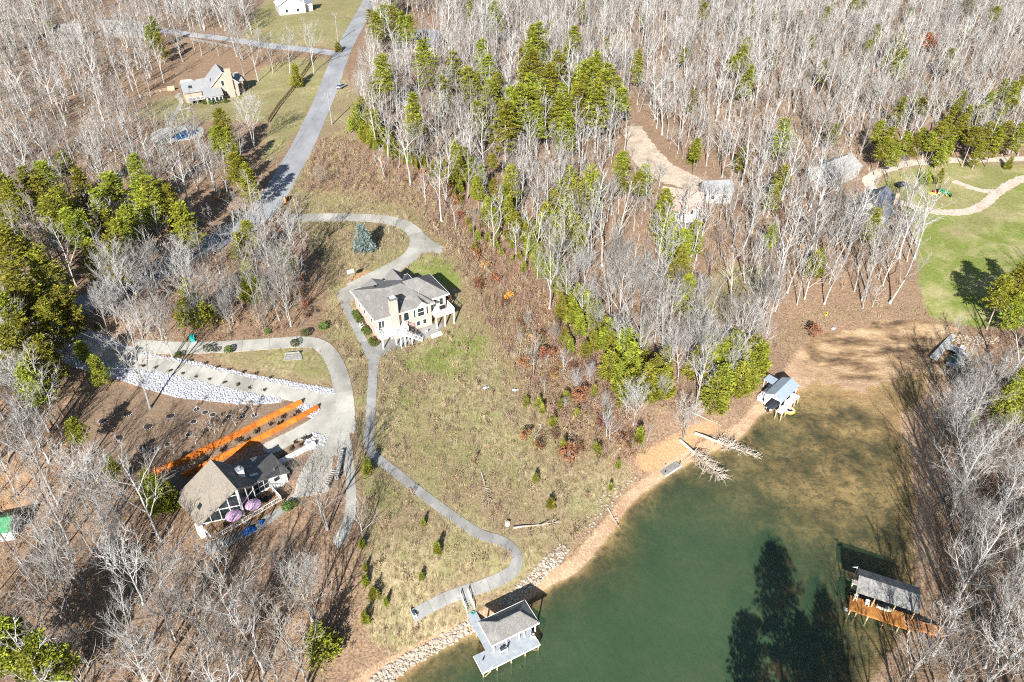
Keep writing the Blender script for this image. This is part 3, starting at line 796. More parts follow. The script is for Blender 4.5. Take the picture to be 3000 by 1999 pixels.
def leafy_bush(seed, H, W, n=420, size=.16, stems=7, lumpy=True):
    rn = random.Random(seed)
    wood, fol = MB(), MB()
    for s in range(stems):
        a = rn.uniform(0, 6.28); L = H * rn.uniform(.6, 1)
        e = Vector((math.cos(a) * W * rn.uniform(.1, .8), math.sin(a) * W * rn.uniform(.1, .8), L))
        wood.tube([(0, 0, -.1), tuple(e * .5 + Vector((0, 0, .1 * H))), tuple(e)], [.035, .02, .01], 3, cap=False)
    lobes = []
    for _ in range(9 if lumpy else 1):
        a = rn.uniform(0, 6.28); b = math.sqrt(rn.random()) * W * .75
        lobes.append((Vector((math.cos(a) * b, math.sin(a) * b, H * rn.uniform(.3, .95))), rn.uniform(.22, .5)))
    for _ in range(n):
        if lumpy:
            c, rr = lobes[rn.randrange(len(lobes))]
            p = c + Vector((rn.gauss(0, rr * W * .6), rn.gauss(0, rr * W * .6), rn.gauss(0, rr * H * .28)))
        else:
            th = rn.uniform(0, 6.28); u = rn.uniform(-.6, 1); rr = math.sqrt(max(0, 1 - u * u * .9)) * rn.uniform(.55, 1) ** .5
            p = Vector((math.cos(th) * rr * W, math.sin(th) * rr * W, H * (.52 + .48 * u)))
        d = Vector((rn.gauss(0, 1), rn.gauss(0, 1), rn.gauss(.3, 1))).normalized()
        s = size * rn.uniform(.6, 1.4)
        side = d.orthogonal().normalized() * s * .5
        m = len(fol.v); q = p + d * s
        fol.v += [tuple(p - side), tuple(p + side), tuple(q + side * .5), tuple(q - side * .5)]
        fol.f.append((m, m + 1, m + 2, m + 3))
    return wood, fol

def brush_clump(seed, H, W, stems=16, leaves=40, w=.02):
    rn = random.Random(seed)
    wood, fol = MB(), MB()
    for s in range(stems):
        a = rn.uniform(0, 6.28); b = rn.uniform(0, W)
        p = Vector((math.cos(a) * b, math.sin(a) * b, -.05))
        e = p + Vector((rn.gauss(0, .25), rn.gauss(0, .25), 1)) * H * rn.uniform(.45, 1.1)
        k = len(wood.v)
        d = Vector((rn.uniform(-1, 1), rn.uniform(-1, 1), 0)).normalized() * w
        wood.v += [tuple(p - d), tuple(p + d), tuple(e)]
        wood.f.append((k, k + 1, k + 2))
        for j in range(leaves // stems):
            t = rn.uniform(.25, 1)
            c = p + (e - p) * t + Vector((rn.gauss(0, .12), rn.gauss(0, .12), rn.gauss(0, .08)))
            d2 = Vector((rn.gauss(0, 1), rn.gauss(0, 1), rn.gauss(0, .8))).normalized()
            sd = d2.orthogonal().normalized() * .07
            m = len(fol.v); q = c + d2 * .2
            fol.v += [tuple(c - sd), tuple(c + sd), tuple(q)]
            fol.f.append((m, m + 1, m + 2))
    return wood, fol

def grass_tuft(seed, H, n=9, spread=.3):
    rn = random.Random(seed)
    mb = MB()
    for _ in range(n):
        p = Vector((rn.gauss(0, spread), rn.gauss(0, spread), -.03))
        lean = Vector((rn.gauss(.15, .4), rn.gauss(.25, .4), 1)).normalized()
        h = H * rn.uniform(.5, 1.15)
        side = Vector((rn.uniform(-1, 1), rn.uniform(-1, 1), 0)).normalized() * .035
        m = len(mb.v)
        mb.v += [tuple(p - side), tuple(p + side), tuple(p + lean * h)]
        mb.f.append((m, m + 1, m + 2))
    return mb

PLACED = []
class Kind:
    """a tree type with a few grown variants; place() links an individual: an Empty with its trunk and crown"""
    def __init__(self, name, cat, grown, wm, fm, parts=('trunk', 'crown')):
        self.name, self.cat, self.parts = name, cat, parts
        self.var = [(w.mesh(name + '_' + parts[0], wm), f.mesh(name + '_' + parts[1], fm)) for w, f in grown]
    def place(self, xy, label, group, k, sc=1.0, rz=0.0, squash=1.0, tilt=0.0):
        t = thing(self.name, label, self.cat, ground(xy), 0, group)
        PLACED.append((t, self.name, xy, sc))
        t.rotation_euler = (tilt * math.cos(rz), tilt * math.sin(rz), rz)
        t.scale = (sc * squash, sc * squash, sc)
        for nm, me in zip(self.parts, self.var[k % len(self.var)]):
            o = bpy.data.objects.new(nm, me)
            COL.objects.link(o)
            o.parent = t
        return t

def joined(name, w, f, wm, fm):
    mb = MB(); mb.add(w.v, w.f); nw = len(mb.f); mb.add(f.v, f.f)
    me = mb.mesh(name, [wm, fm])
    me.polygons.foreach_set('material_index', [0] * nw + [1] * (len(mb.f) - nw))
    return me

def scatter(name, meshes, xy, rng, smin, smax, label=None, cat=None, sink=0.0, parent=None, flat=1.0, z=None):
    """a mass nobody could count: one object, points carrying instances through geometry nodes"""
    n = len(xy)
    zz = height(xy[:, 0], xy[:, 1]) - sink if z is None else z
    me = bpy.data.meshes.new(name)
    me.from_pydata(np.column_stack([xy, zz]).tolist(), [], [])
    sc = rng.uniform(smin, smax, n)
    for nm, ty, arr in (('sc', 'FLOAT', sc), ('rz', 'FLOAT', rng.uniform(0, 6.283, n)), ('kind_no', 'INT', rng.integers(0, len(meshes), n))):
        a = me.attributes.new(nm, ty, 'POINT')
        a.data.foreach_set('value', arr.astype(np.int32 if ty == 'INT' else np.float32))
    ng = bpy.data.node_groups.new(name + '_nodes', 'GeometryNodeTree')
    ng.interface.new_socket('Geometry', in_out='INPUT', socket_type='NodeSocketGeometry')
    ng.interface.new_socket('Geometry', in_out='OUTPUT', socket_type='NodeSocketGeometry')
    N, Lk = ng.nodes, ng.links
    gi, go = N.new('NodeGroupInput'), N.new('NodeGroupOutput')
    def named(nm, ty):
        q = N.new('GeometryNodeInputNamedAttribute'); q.data_type = ty; q.inputs['Name'].default_value = nm
        return q.outputs['Attribute']
    s, r, kd = named('sc', 'FLOAT'), named('rz', 'FLOAT'), named('kind_no', 'INT')
    cx = N.new('ShaderNodeCombineXYZ'); Lk.new(r, cx.inputs[2])
    cs = N.new('ShaderNodeCombineXYZ'); Lk.new(s, cs.inputs[0]); Lk.new(s, cs.inputs[1])
    fm = N.new('ShaderNodeMath'); fm.operation = 'MULTIPLY'; fm.inputs[1].default_value = flat; Lk.new(s, fm.inputs[0]); Lk.new(fm.outputs[0], cs.inputs[2])
    jn = N.new('GeometryNodeJoinGeometry')
    for i, m in enumerate(meshes):
        src = bpy.data.objects.new(m.name, m)          # not linked to the scene
        oi = N.new('GeometryNodeObjectInfo'); oi.inputs['Object'].default_value = src
        cmp_ = N.new('FunctionNodeCompare'); cmp_.data_type = 'INT'; cmp_.operation = 'EQUAL'
        Lk.new(kd, cmp_.inputs[2]); cmp_.inputs[3].default_value = i
        ip = N.new('GeometryNodeInstanceOnPoints')
        Lk.new(gi.outputs[0], ip.inputs['Points']); Lk.new(cmp_.outputs[0], ip.inputs['Selection'])
        Lk.new(oi.outputs['Geometry'], ip.inputs['Instance'])
        Lk.new(cx.outputs[0], ip.inputs['Rotation']); Lk.new(cs.outputs[0], ip.inputs['Scale'])
        Lk.new(ip.outputs[0], jn.inputs[0])
    Lk.new(jn.outputs[0], go.inputs[0])
    o = put(name, me, parent)
    md = o.modifiers.new('scatter', 'NODES'); md.node_group = ng
    return tag(o, label, cat, kind='stuff')

def fill(poly, spacing, rng, jitter=.45, avoid=(), keep=None):
    p = np.array(poly)
    lo, hi = p.min(0), p.max(0)
    X, Y = np.meshgrid(np.arange(lo[0], hi[0], spacing), np.arange(lo[1], hi[1], spacing))
    q = np.column_stack([X.ravel(), Y.ravel()]) + rng.uniform(-jitter, jitter, (X.size, 2)) * spacing
    m = inside(poly, q[:, 0], q[:, 1])
    for a in avoid: m &= ~inside(a, q[:, 0], q[:, 1])
    q = q[m]
    if keep is not None and len(q): q = q[rng.random(len(q)) < keep]
    return q

# ---------------------------------------------------------------- trees and ground plants: where they stand
rng = np.random.default_rng(7)
rnd = random.Random(11)
BUILT = [[(-40.54, 147.67), (-33.67, 156.29), (-17.99, 159.58), (-12.59, 154.39), (-11.77, 138.75), (-29.65, 127.59)], [(-61.40, 89.11), (-56.77, 97.47), (-46.17, 100.21), (-38.60, 95.10), (-37.52, 87.13), (-48.69, 78.49), (-53.13, 78.37)],
         [(-134.59, 294.97), (-129.03, 319.27), (-109.15, 314.84), (-93.38, 259.37), (-114.51, 260.56)], [(-142.02, 457.27), (-106.78, 456.33), (-90.69, 377.87), (-120.30, 377.65)], [(-57.66, 377.56), (-34.68, 378.44), (-29.95, 317.66), (-49.61, 315.66)],
         [(42.60, 205.06), (51.43, 205.47), (48.74, 190.17), (40.38, 189.82)], [(57.76, 206.04), (64.16, 206.73), (62.39, 198.66), (56.10, 197.77)], [(102.48, 227.12), (114.74, 228.24), (109.69, 213.78), (97.68, 212.10)], [(107.31, 205.68), (118.28, 214.82), (120.69, 209.94), (111.01, 196.27)],
         [(53.29, 128.81), (67.71, 133.22), (62.47, 116.51), (50.50, 115.72)], [(58.90, 84.18), (75.50, 81.78), (66.76, 63.73), (52.38, 65.98)], [(102.64, 150.02), (116.89, 147.65), (107.06, 128.05), (93.90, 129.94)]]
LOOP_OPEN = [(112.55, 217.16), (118.11, 226.52), (129.77, 233.43), (185.17, 237.86), (129.91, 143.11), (113.57, 147.19), (104.71, 153.05), (107.60, 165.59), (114.06, 181.90), (117.63, 194.94), (116.11, 198.69)]
YARD = [(-39.82, 86.58), (-29.62, 86.66), (-25.50, 77.03), (-26.24, 69.20), (-32.23, 70.05), (-38.66, 70.02), (-45.76, 68.77), (-52.20, 72.18), (-52.72, 77.09), (-48.31, 77.23), (-45.49, 79.17)]
SOIL_OPEN = [(-85.68, 104.90), (-80.40, 115.07), (-62.73, 117.12), (-46.58, 116.00), (-34.33, 113.35), (-28.92, 104.64), (-25.38, 78.21), (-30.54, 78.75), (-37.38, 86.44), (-48.50, 77.86), (-60.17, 85.60), (-66.37, 86.33), (-68.82, 85.01), (-74.76, 93.65)]
TRACK_OPEN = [(41.26, 247.99), (44.96, 232.50), (51.60, 218.56), (56.50, 210.23), (54.35, 204.57), (47.79, 208.44), (41.83, 218.05)]
def clear_of(q, extra=0.0):
    m = np.ones(len(q), bool)
    for p in BUILT + KEEP_POLY + [TRACK_OPEN, YARD]: m &= ~inside(p, q[:, 0], q[:, 1])
    for c, w in KEEP_OFF:
        d = np.min((q[:, 0, None] - c[None, :, 0]) ** 2 + (q[:, 1, None] - c[None, :, 1]) ** 2, axis=1)
        m &= d > (w + extra) ** 2
    m &= height(q[:, 0], q[:, 1]) > .9
    return q[m]

WOOD_HILL = [(-79.32, 495.49), (-64.21, 340.88), (-54.03, 256.08), (-45.11, 228.20), (-31.68, 215.29), (-16.19, 202.13), (-4.69, 180.77), (5.17, 159.45), (14.34, 141.37), (21.50, 125.89), (27.66, 111.32), (38.57, 112.46), (50.97, 121.95), (59.77, 134.47), (68.75, 148.76), (86.18, 154.69), (103.21, 155.68), (113.85, 183.67), (107.91, 188.48), (100.17, 194.82), (100.03, 212.59), (120.94, 234.50), (138.15, 237.03), (192.19, 240.22), (348.41, 501.27)]
WOOD_UPPER = [(-349.90, 503.41), (-197.05, 497.64), (-142.39, 406.98), (-123.02, 347.88), (-148.93, 360.28), (-149.49, 324.07), (-132.34, 287.06), (-134.73, 271.52), (-137.14, 256.59), (-123.34, 243.15), (-118.37, 227.97), (-100.98, 222.18), (-92.46, 222.36), (-76.37, 210.42), (-74.19, 195.01), (-73.46, 179.12), (-78.56, 167.19), (-86.02, 153.08), (-96.50, 140.61), (-104.25, 133.00), (-120.99, 129.25)]
WOOD_STRIP = [(-92.36, 131.33), (-86.01, 142.88), (-80.18, 152.39), (-70.74, 169.90), (-63.49, 175.59), (-55.18, 166.74), (-50.28, 156.08), (-47.36, 144.04), (-46.28, 133.72), (-52.07, 130.01), (-62.36, 127.80), (-72.54, 126.16), (-79.80, 126.59), (-87.50, 128.30)]
WOOD_LOW = [(-119.65, 126.96), (-99.27, 124.20), (-91.11, 116.38), (-87.95, 107.23), (-76.04, 92.23), (-66.70, 85.66), (-62.03, 84.23), (-54.03, 77.69), (-47.57, 74.74), (-39.33, 77.24), (-33.88, 78.30), (-27.81, 75.82), (-24.65, 69.26), (-24.19, 62.29), (-23.93, 50.88), (-22.80, 33.11), (-66.17, 32.03)]
WOOD_BANK = [(111.29, 142.31), (113.38, 145.14), (140.80, 154.42), (69.13, 38.39), (34.77, 39.82), (46.79, 50.76), (55.18, 57.45), (61.79, 63.37), (66.95, 69.06), (71.26, 75.09), (73.86, 83.96), (77.52, 91.82), (82.93, 103.39), (89.85, 112.64), (96.69, 123.75), (107.34, 132.57)]
BARE = Kind('bare_tree', 'tree', [bare_tree(100 + i, h, w) for i, (h, w) in enumerate([(20, .46), (22, .40), (18, .54), (21, .44), (17, .5), (23, .37), (15, .54)])], M_BARK, M_TWIG)
cands = []
def bare_zone(poly, spacing, label, group, smin, smax, keep=None, avoid=()):
    q = clear_of(fill(poly, spacing, rng, avoid=avoid, keep=keep))
    gap = np.sin(q[:, 0] * .11 + 2.1 * np.sin(q[:, 1] * .05)) * np.sin(q[:, 1] * .09 + 1.7 * np.sin(q[:, 0] * .06))      # stands thin out in places
    q = q[rng.random(len(q)) < np.clip(.95 - .75 * np.clip(gap, 0, 1), .2, 1)]
    for p in q: cands.append((tuple(p), label, group, rng.uniform(smin, smax)))
bare_zone(WOOD_LOW, 4.6, 'leafless tree with pale branches in the wood below the white house with pink parasols', 'leafless trees of the wood below the white house', .5, 1.0, .85)
bare_zone(WOOD_BANK, 4.4, 'leafless pale tree in the wood on the bank behind the orange deck boathouse', 'leafless trees of the far bank wood', .5, .95)
bare_zone(WOOD_STRIP, 4.4, 'leafless tree on the slope between the grey road and the curved garden drive', 'leafless trees between road and garden drive', .5, .95, .9)
bare_zone(WOOD_UPPER, 5.0, 'leafless pale trunk tree in the wood left of the tan gabled house', 'leafless trees left of the gabled house', .6, 1.05, .9)
bare_zone(WOOD_HILL, 4.3, 'leafless grey tree in the broad wood covering the hillside beyond the dry field', 'leafless trees of the hillside wood', .42, .85, .92, [LOOP_OPEN])
STREET = [(-164.91, 386.62), (-138.40, 399.51), (-121.97, 377.72), (-112.27, 342.33), (-132.35, 348.14), (-151.02, 357.25)]
STREET2 = [(-141.15, 337.94), (-118.44, 332.31), (-104.66, 324.98), (-85.74, 318.66), (-89.11, 308.42), (-102.55, 306.18), (-110.56, 314.82), (-129.72, 321.41), (-133.37, 306.92), (-140.26, 310.70)]
bare_zone(STREET, 6.0, 'leafless tree along the side street above the gabled house', 'leafless trees along the side street', .6, 1.0)
bare_zone(STREET2, 7.5, 'leafless tree on the lawn between the gabled house and the side street', 'leafless trees behind the gabled house', .7, 1.05)
bare_zone([(95.46, 196.01), (107.53, 197.89), (120.53, 196.98), (111.93, 176.84), (88.12, 174.40)], 3.8, 'leafless tree in the thick stand below the solar panel house', 'leafless trees below the solar panel house', .5, .85)
bare_zone([(91.61, 121.16), (96.69, 123.75), (91.27, 106.44), (81.50, 88.56), (74.71, 74.02), (68.50, 65.31), (63.56, 63.04), (70.13, 71.69), (74.13, 82.22), (79.50, 94.16), (83.50, 103.25)], 4.2, 'leafless tree at the very edge of the far bank', 'leafless trees at the far bank edge', .5, .95)
bare_zone([(0.00, 145.91), (9.43, 138.46), (17.71, 124.84), (24.57, 114.66), (29.06, 105.61), (23.15, 102.22), (16.03, 105.14), (6.98, 114.05), (1.48, 126.23)], 5.5, 'young leafless tree in the scrub above the sandy shore', 'young leafless trees in the scrub', .2, .45)
bare_zone([(-43.68, 225.86), (-25.71, 207.23), (-11.50, 187.01), (-1.78, 166.96), (-5.16, 159.72), (-15.63, 176.67), (-29.66, 196.34), (-43.75, 211.77)], 6.5, 'young leafless tree in the scrub behind the brick house', 'young leafless trees behind the brick house', .18, .38)
cands.sort(key=lambda c: c[0][0] ** 2 + c[0][1] ** 2 + (1e6 if c[0][1] < 52 else 0))     # trees the photo cannot show go last
# single trees that stand clear of the woods
SINGLE = [((-70.60, 108.12), 'tall leafless tree with pale trunk standing alone in the brown garden', 1.05, 0),
          ((-30.96, 81.11), 'leafless tree beside the concrete turning area of the white house', .95, 2),
          ((-24.84, 79.13), 'slim white leafless tree at the edge of the pale drive', .55, 4),
          ((-70.36, 121.17), 'leafless tree leaning over the fork of the two drives', .8, 2),
          ((-32.85, 175.56), 'small leafless tree beside the blue spruce inside the drive bend', .3, 4),
          ((-55.10, 198.79), 'small round leafless tree on the verge right of the grey road', .36, 2),
          ((-81.85, 224.73), 'wide leafless tree below the tan gabled house by the brown fence', .95, 2),
          ((-78.07, 296.18), 'leafless tree at the top end of the brown rail fence', .95, 0),
          ((-98.98, 291.34), 'leafless tree in the lawn nearest the gabled house on its sunny side', .95, 1),
          ((-106.59, 298.24), 'leafless tree in the lawn behind the gabled house', .9, 3),
          ((-95.25, 299.44), 'leafless tree in the middle of the lawn below the side street', .85, 4),
          ((-87.97, 297.82), 'leafless tree in the lawn next to the clipped green cedar', .85, 0),
          ((34.24, 107.41), 'leafless bleached tree overhanging the old grey dock', .6, 2),
          ((24.24, 108.91), 'bleached dead tree with forked bare limbs at the field edge', .62, 2),
          ((106.44, 143.50), 'small leafless tree by the stone shore next to the canoe dock', .4, 4),
          ((117.35, 201.71), 'leafless spreading tree beside the house with the solar panels', .62, 2),
          ((125.75, 222.96), 'small leafless tree on the turf inside the gravel loop', .42, 4),
          ((8.93, 145.71), 'leafless tree at the lower edge of the hillside wood above the field', .8, 1)]
for xy, lab, s, k in SINGLE:
    BARE.place(xy, lab, None, k, s, rnd.uniform(0, 6.28))
n_ind = 300 - len(SINGLE)
for i, (xy, lab, grp, s) in enumerate(cands[:n_ind]):
    BARE.place(xy, lab, grp, i, s, rnd.uniform(0, 6.28), rnd.uniform(.85, 1.1), rnd.uniform(0, .06))
far = np.array([c[0] for c in cands[n_ind:]])
far_meshes = [joined('distant_tree', *bare_tree(300 + i, h, w, 1, False), M_BARK, M_TWIG) for i, (h, w) in enumerate([(19, .40), (21, .36), (16, .46), (20, .38), (22, .33), (13, .48)])]
scatter('leafless_woods', far_meshes, far, rng, .42, 1.05, 'distant mass of leafless trees covering the hillsides', 'woods')
print('bare trees', len(cands))

PINE = Kind('pine_tree', 'tree', [pine_tree(400 + i, h, b, w) for i, (h, b, w) in enumerate([(18, .34, .19), (17, .26, .2), (19, .45, .17), (15, .2, .19), (18, .55, .2)])], M_PBARK, M_PINE)
CEDAR = Kind('cedar_tree', 'tree', [cedar_tree(500 + i, 9, w, 1.0) for i, w in enumerate((.22, .27, .18, .32))], M_PBARK, M_CEDAR)
def evergreens(kind, spots, H, mid, label, group, smin=.85, smax=1.15, full=18.0):
    for i, xy in enumerate(spots):
        kind.place(xy, label, group, rnd.randrange(9), H / full * rnd.uniform(smin, smax), rnd.uniform(0, 6.28), rnd.uniform(.9, 1.15), rnd.uniform(0, .04))
evergreens(PINE, [(-55.13, 332.92), (-49.80, 325.23), (-44.91, 319.95), (-58.20, 324.46), (-54.17, 311.43), (-41.08, 310.56)], 17, .65, 'yellow green pine in front of the dark blue roofed house', 'pines by the blue roofed house')
evergreens(PINE, [(-7.31, 336.06), (3.85, 286.59), (6.23, 275.81), (9.75, 290.92), (8.06, 302.97), (20.59, 287.27), (23.95, 299.40), (30.53, 276.07), (-15.34, 258.27), (-8.42, 264.36), (-4.58, 248.08), (5.74, 249.03), (9.07, 244.81), (10.54, 255.35), (14.36, 262.26), (0.00, 236.63), (5.48, 234.33), (16.93, 243.36), (15.11, 229.62), (16.70, 219.54), (23.25, 252.73), (26.07, 259.02), (29.05, 265.96), (32.89, 256.08), (34.28, 247.06), (23.51, 240.74), (-2.08, 218.70), (-43.16, 251.24), (-30.64, 271.51), (10.99, 234.97), (4.72, 258.18), (29.69, 246.91), (35.95, 241.60), (-10.79, 230.14), (-6.67, 239.23), (2.14, 226.50), (8.01, 226.60), (12.65, 249.38), (21.53, 262.10), (27.28, 232.72), (20.70, 232.40), (-20.74, 269.47), (-22.90, 248.98), (-30.98, 227.84), (7.17, 261.87), (16.03, 272.38)], 19.5, .65, 'sunlit yellow green pine standing among the leafless trees of the hillside wood', 'pines in the hillside wood')
evergreens(PINE, [(83.04, 281.87), (83.98, 269.95), (86.91, 287.35), (103.61, 300.45), (116.37, 350.87), (113.35, 374.88), (143.26, 357.76), (152.74, 376.19), (163.55, 379.11), (78.35, 199.87), (74.82, 194.40), (31.77, 201.87), (35.74, 194.12), (38.19, 197.94), (63.21, 257.90), (56.47, 216.30)], 13, .65, 'scattered green pine high in the hillside wood', 'scattered pines of the upper hillside wood')
evergreens(PINE, [(145.00, 312.13), (153.06, 325.81), (152.21, 308.97), (156.61, 313.04), (150.25, 297.17), (151.59, 293.79), (179.38, 310.49), (172.61, 298.73), (121.40, 228.91), (121.22, 222.58), (119.41, 232.79), (117.03, 223.16), (143.13, 260.85), (139.79, 249.87), (135.44, 236.09), (130.42, 229.25), (138.34, 232.05), (142.47, 236.52), (142.11, 230.28), (156.68, 257.77), (163.24, 266.67), (156.67, 249.86), (155.57, 242.40), (164.42, 255.98), (154.74, 233.23), (172.38, 264.80), (167.04, 248.83), (164.19, 238.50), (175.79, 256.81), (166.34, 233.78), (171.76, 241.80), (148.90, 230.48), (156.98, 230.92), (134.13, 227.39), (127.08, 229.19), (148.44, 237.02), (181.15, 267.56), (191.13, 279.63), (178.88, 270.48), (138.79, 227.81), (151.22, 228.29)], 13, .6, 'green pine in the belt of evergreens above the gravel loop', 'pines above the gravel loop')
HILL_PINES = clear_of(fill(WOOD_HILL, 34, rng, avoid=[LOOP_OPEN]))
evergreens(PINE, [tuple(p) for p in HILL_PINES if 170 < p[1] < 460 and abs(p[0]) < .62 * p[1]], 14, .6, 'lone green pine scattered through the hillside wood', 'lone pines of the hillside wood', .6, 1.2)
evergreens(CEDAR, [(-51.45, 238.62), (-49.60, 243.20), (-43.01, 228.71), (-46.46, 235.12)], 11, .5, 'dense dark columnar cedar at the roadside end of the hillside wood', 'columnar cedars by the road', .9, 1.1, 9.0)
evergreens(CEDAR, [(13.45, 190.79), (16.55, 194.51), (18.01, 187.12), (13.83, 179.80), (18.43, 179.75), (11.21, 183.36), (22.40, 194.53), (20.50, 188.84), (9.16, 178.10), (15.24, 172.71)], 13, .5, 'broad yellow green cedar in the tall clump above the field', 'tall cedars above the field', .85, 1.15, 9.0)
evergreens(PINE, [(-12.01, 203.47), (-8.89, 199.73), (-6.06, 206.03), (-9.60, 191.71), (-4.81, 192.31), (-1.91, 190.66), (-6.49, 182.57), (-0.93, 181.69), (0.91, 178.34), (-14.21, 207.61), (-15.48, 203.09)], 10, .6, 'bright green young pine at the upper corner of the dry field', 'young pines at the upper field corner')
evergreens(CEDAR, [(12.83, 145.15), (15.35, 146.69), (17.47, 142.78), (14.09, 139.84), (15.39, 136.09), (18.71, 138.80), (11.44, 141.59), (18.20, 146.86)], 7, .5, 'bright green drooping evergreen in the clump halfway along the field edge', 'evergreens halfway along the field edge', .85, 1.2, 9.0)
evergreens(CEDAR, [(21.00, 131.78), (22.01, 127.18), (20.70, 121.62), (22.14, 118.50), (24.07, 125.99), (27.89, 127.21), (29.72, 119.74), (30.97, 116.35), (32.21, 121.97), (23.45, 114.66), (24.99, 121.64), (27.74, 115.71)], 9, .5, 'olive green cedar in the group above the fallen trees', 'cedars above the fallen trees', .85, 1.15, 9.0)
evergreens(CEDAR, [(43.03, 128.59), (44.64, 125.55), (48.45, 128.76), (49.93, 125.11), (53.57, 130.32), (54.42, 127.45), (44.15, 119.65), (41.93, 115.37), (48.12, 120.26), (39.56, 122.56), (46.20, 123.97), (51.03, 122.92)], 9, .5, 'yellow green cedar in the clump beside the blue roofed boathouse', 'cedars beside the blue roofed boathouse', .85, 1.15, 9.0)
evergreens(PINE, [(41.00, 178.29), (40.01, 166.59), (42.61, 161.47), (39.88, 151.10), (39.37, 176.56), (46.97, 168.70), (39.92, 142.55)], 14, .6, 'thin pale green pine in front of the white houses in the wood', 'thin pines before the houses in the wood')
evergreens(CEDAR, [(80.64, 168.72), (78.33, 165.63)], 8, .5, 'yellow green cedar among the leafless trees above the dry cove', 'cedars above the dry cove', .9, 1.1, 9.0)
evergreens(PINE, [(-98.42, 148.90), (-100.65, 164.22), (-106.47, 169.66), (-107.38, 161.97), (-88.61, 147.37), (-86.96, 141.60), (-93.16, 170.24), (-87.28, 163.62), (-83.97, 165.77), (-78.37, 159.24), (-99.73, 184.32), (-118.55, 185.93), (-119.59, 177.21), (-121.95, 173.29), (-116.78, 158.68), (-113.68, 163.81), (-110.07, 145.96), (-103.92, 139.99), (-95.29, 155.73), (-93.06, 143.01), (-116.46, 152.12), (-99.83, 169.95), (-89.50, 155.18), (-88.33, 170.82), (-106.21, 153.68), (-123.03, 165.72), (-101.57, 157.25)], 16.5, .65, 'large yellow green pine in the grove between the road and the upper wood', 'pines of the roadside grove')
evergreens(PINE, [(-105.23, 135.52), (-95.58, 130.48), (-98.01, 123.96), (-99.85, 124.96), (-95.37, 124.07), (-91.89, 120.58), (-94.77, 116.77), (-89.36, 111.81), (-93.05, 110.08), (-85.93, 105.36), (-86.38, 102.22), (-97.74, 117.56), (-90.82, 124.37)], 17, .65, 'tall pine with bare lower trunk at the corner above the white gravel bed', 'tall pines above the white gravel bed')
evergreens(PINE, [(-90.58, 215.93), (-85.81, 213.69), (-81.60, 206.39), (-77.98, 197.40), (-73.38, 191.24), (-70.21, 183.21), (-73.94, 186.80), (-86.99, 211.00), (-88.41, 218.78)], 13, .6, 'green pine in the row below the gabled house beside the grey road', 'pines below the gabled house')
evergreens(PINE, [(-84.89, 116.11), (-80.66, 112.01), (-69.57, 90.12), (-78.17, 96.94)], 8, .5, 'small dark pine at the edge of the brown garden', 'small pines edging the garden')
evergreens(CEDAR, [(-68.42, 131.98)], 12, .5, 'tall green cedar behind the green bin', None, .95, 1.05, 9.0)
evergreens(CEDAR, [(-58.92, 141.63)], 11, .5, 'slim yellowish cedar on the slope left of the brick house', None, .95, 1.05, 9.0)
evergreens(PINE, [(-62.49, 156.22), (-52.50, 146.40), (-64.52, 153.53)], 11, .6, 'green pine on the slope above the garden drive', 'pines above the garden drive')
evergreens(PINE, [(-152.53, 331.18), (-143.10, 311.97), (-148.31, 316.53)], 15, .6, 'very dark green pine in the upper wood near the side street', 'dark pines near the side street')
evergreens(PINE, [(-219.12, 341.29), (-214.92, 343.41), (-203.46, 343.16), (-215.80, 329.85)], 10, .6, 'short yellow green pine in the far corner of the upper wood', 'short pines in the far corner')
evergreens(PINE, [(-67.03, 56.33), (-64.05, 54.02), (-67.20, 53.98), (-62.69, 54.97), (-69.75, 57.20)], 14, .6, 'bright yellow green pine in the lowest corner of the wood', 'pines in the lowest corner of the wood')
evergreens(PINE, [(31, 36), (37, 37.5), (43.5, 34), (28, 29), (39, 28)], 20, .65, 'tall pine on the shore just out of sight below the orange deck boathouse', 'pines on the near shore')
evergreens(CEDAR, [(-28.14, 60.85)], 8, .5, 'grey green cedar at the lower edge of the wood near the rock shore', None, .95, 1.05, 9.0)
evergreens(CEDAR, [(-61.72, 86.54), (-58.56, 85.84), (-59.92, 84.79)], 8, .5, 'dark green cedar close to the big roof of the white house', 'cedars close to the white house', .85, 1.1, 9.0)
evergreens(PINE, [(96.45, 109.00), (99.58, 108.97), (99.44, 112.04)], 12, .6, 'bright green pine on the bank behind the canoe dock', 'pines on the bank behind the canoe dock')
evergreens(CEDAR, [(94.05, 111.95)], 4, .5, 'low bright green bush on the shaded bank', None, .95, 1.05, 9.0)
evergreens(CEDAR, [(-81.02, 281.35)], 9, .5, 'clipped green cedar standing against the brown rail fence', None, .98, 1.02, 9.0)
evergreens(CEDAR, [(163.54, 229.52)], 5, .5, 'round dark green cedar beside the gravel track', None, .98, 1.02, 9.0)
evergreens(CEDAR, [(131.48, 218.73)], 6, .5, 'conical cedar inside the gravel loop next to the tractor', None, .98, 1.02, 9.0)
evergreens(PINE, [(134.83, 217.15)], 7, .5, 'small layered pine inside the gravel loop behind the tractor', None, .98, 1.02)
evergreens(CEDAR, [(-73.57, 323.97)], 5, .5, 'bright green bushy tree at the street corner', None, .98, 1.02, 9.0)
evergreens(CEDAR, [(-26.02, 93.09)], 4, .5, 'dark green bush between the drive and the bend of the path', None, .98, 1.02, 9.0)
evergreens(CEDAR, [(57.40, 223.35)], 7, .5, 'dark green cedar at the top of the dirt track in the wood', None, .98, 1.02, 9.0)
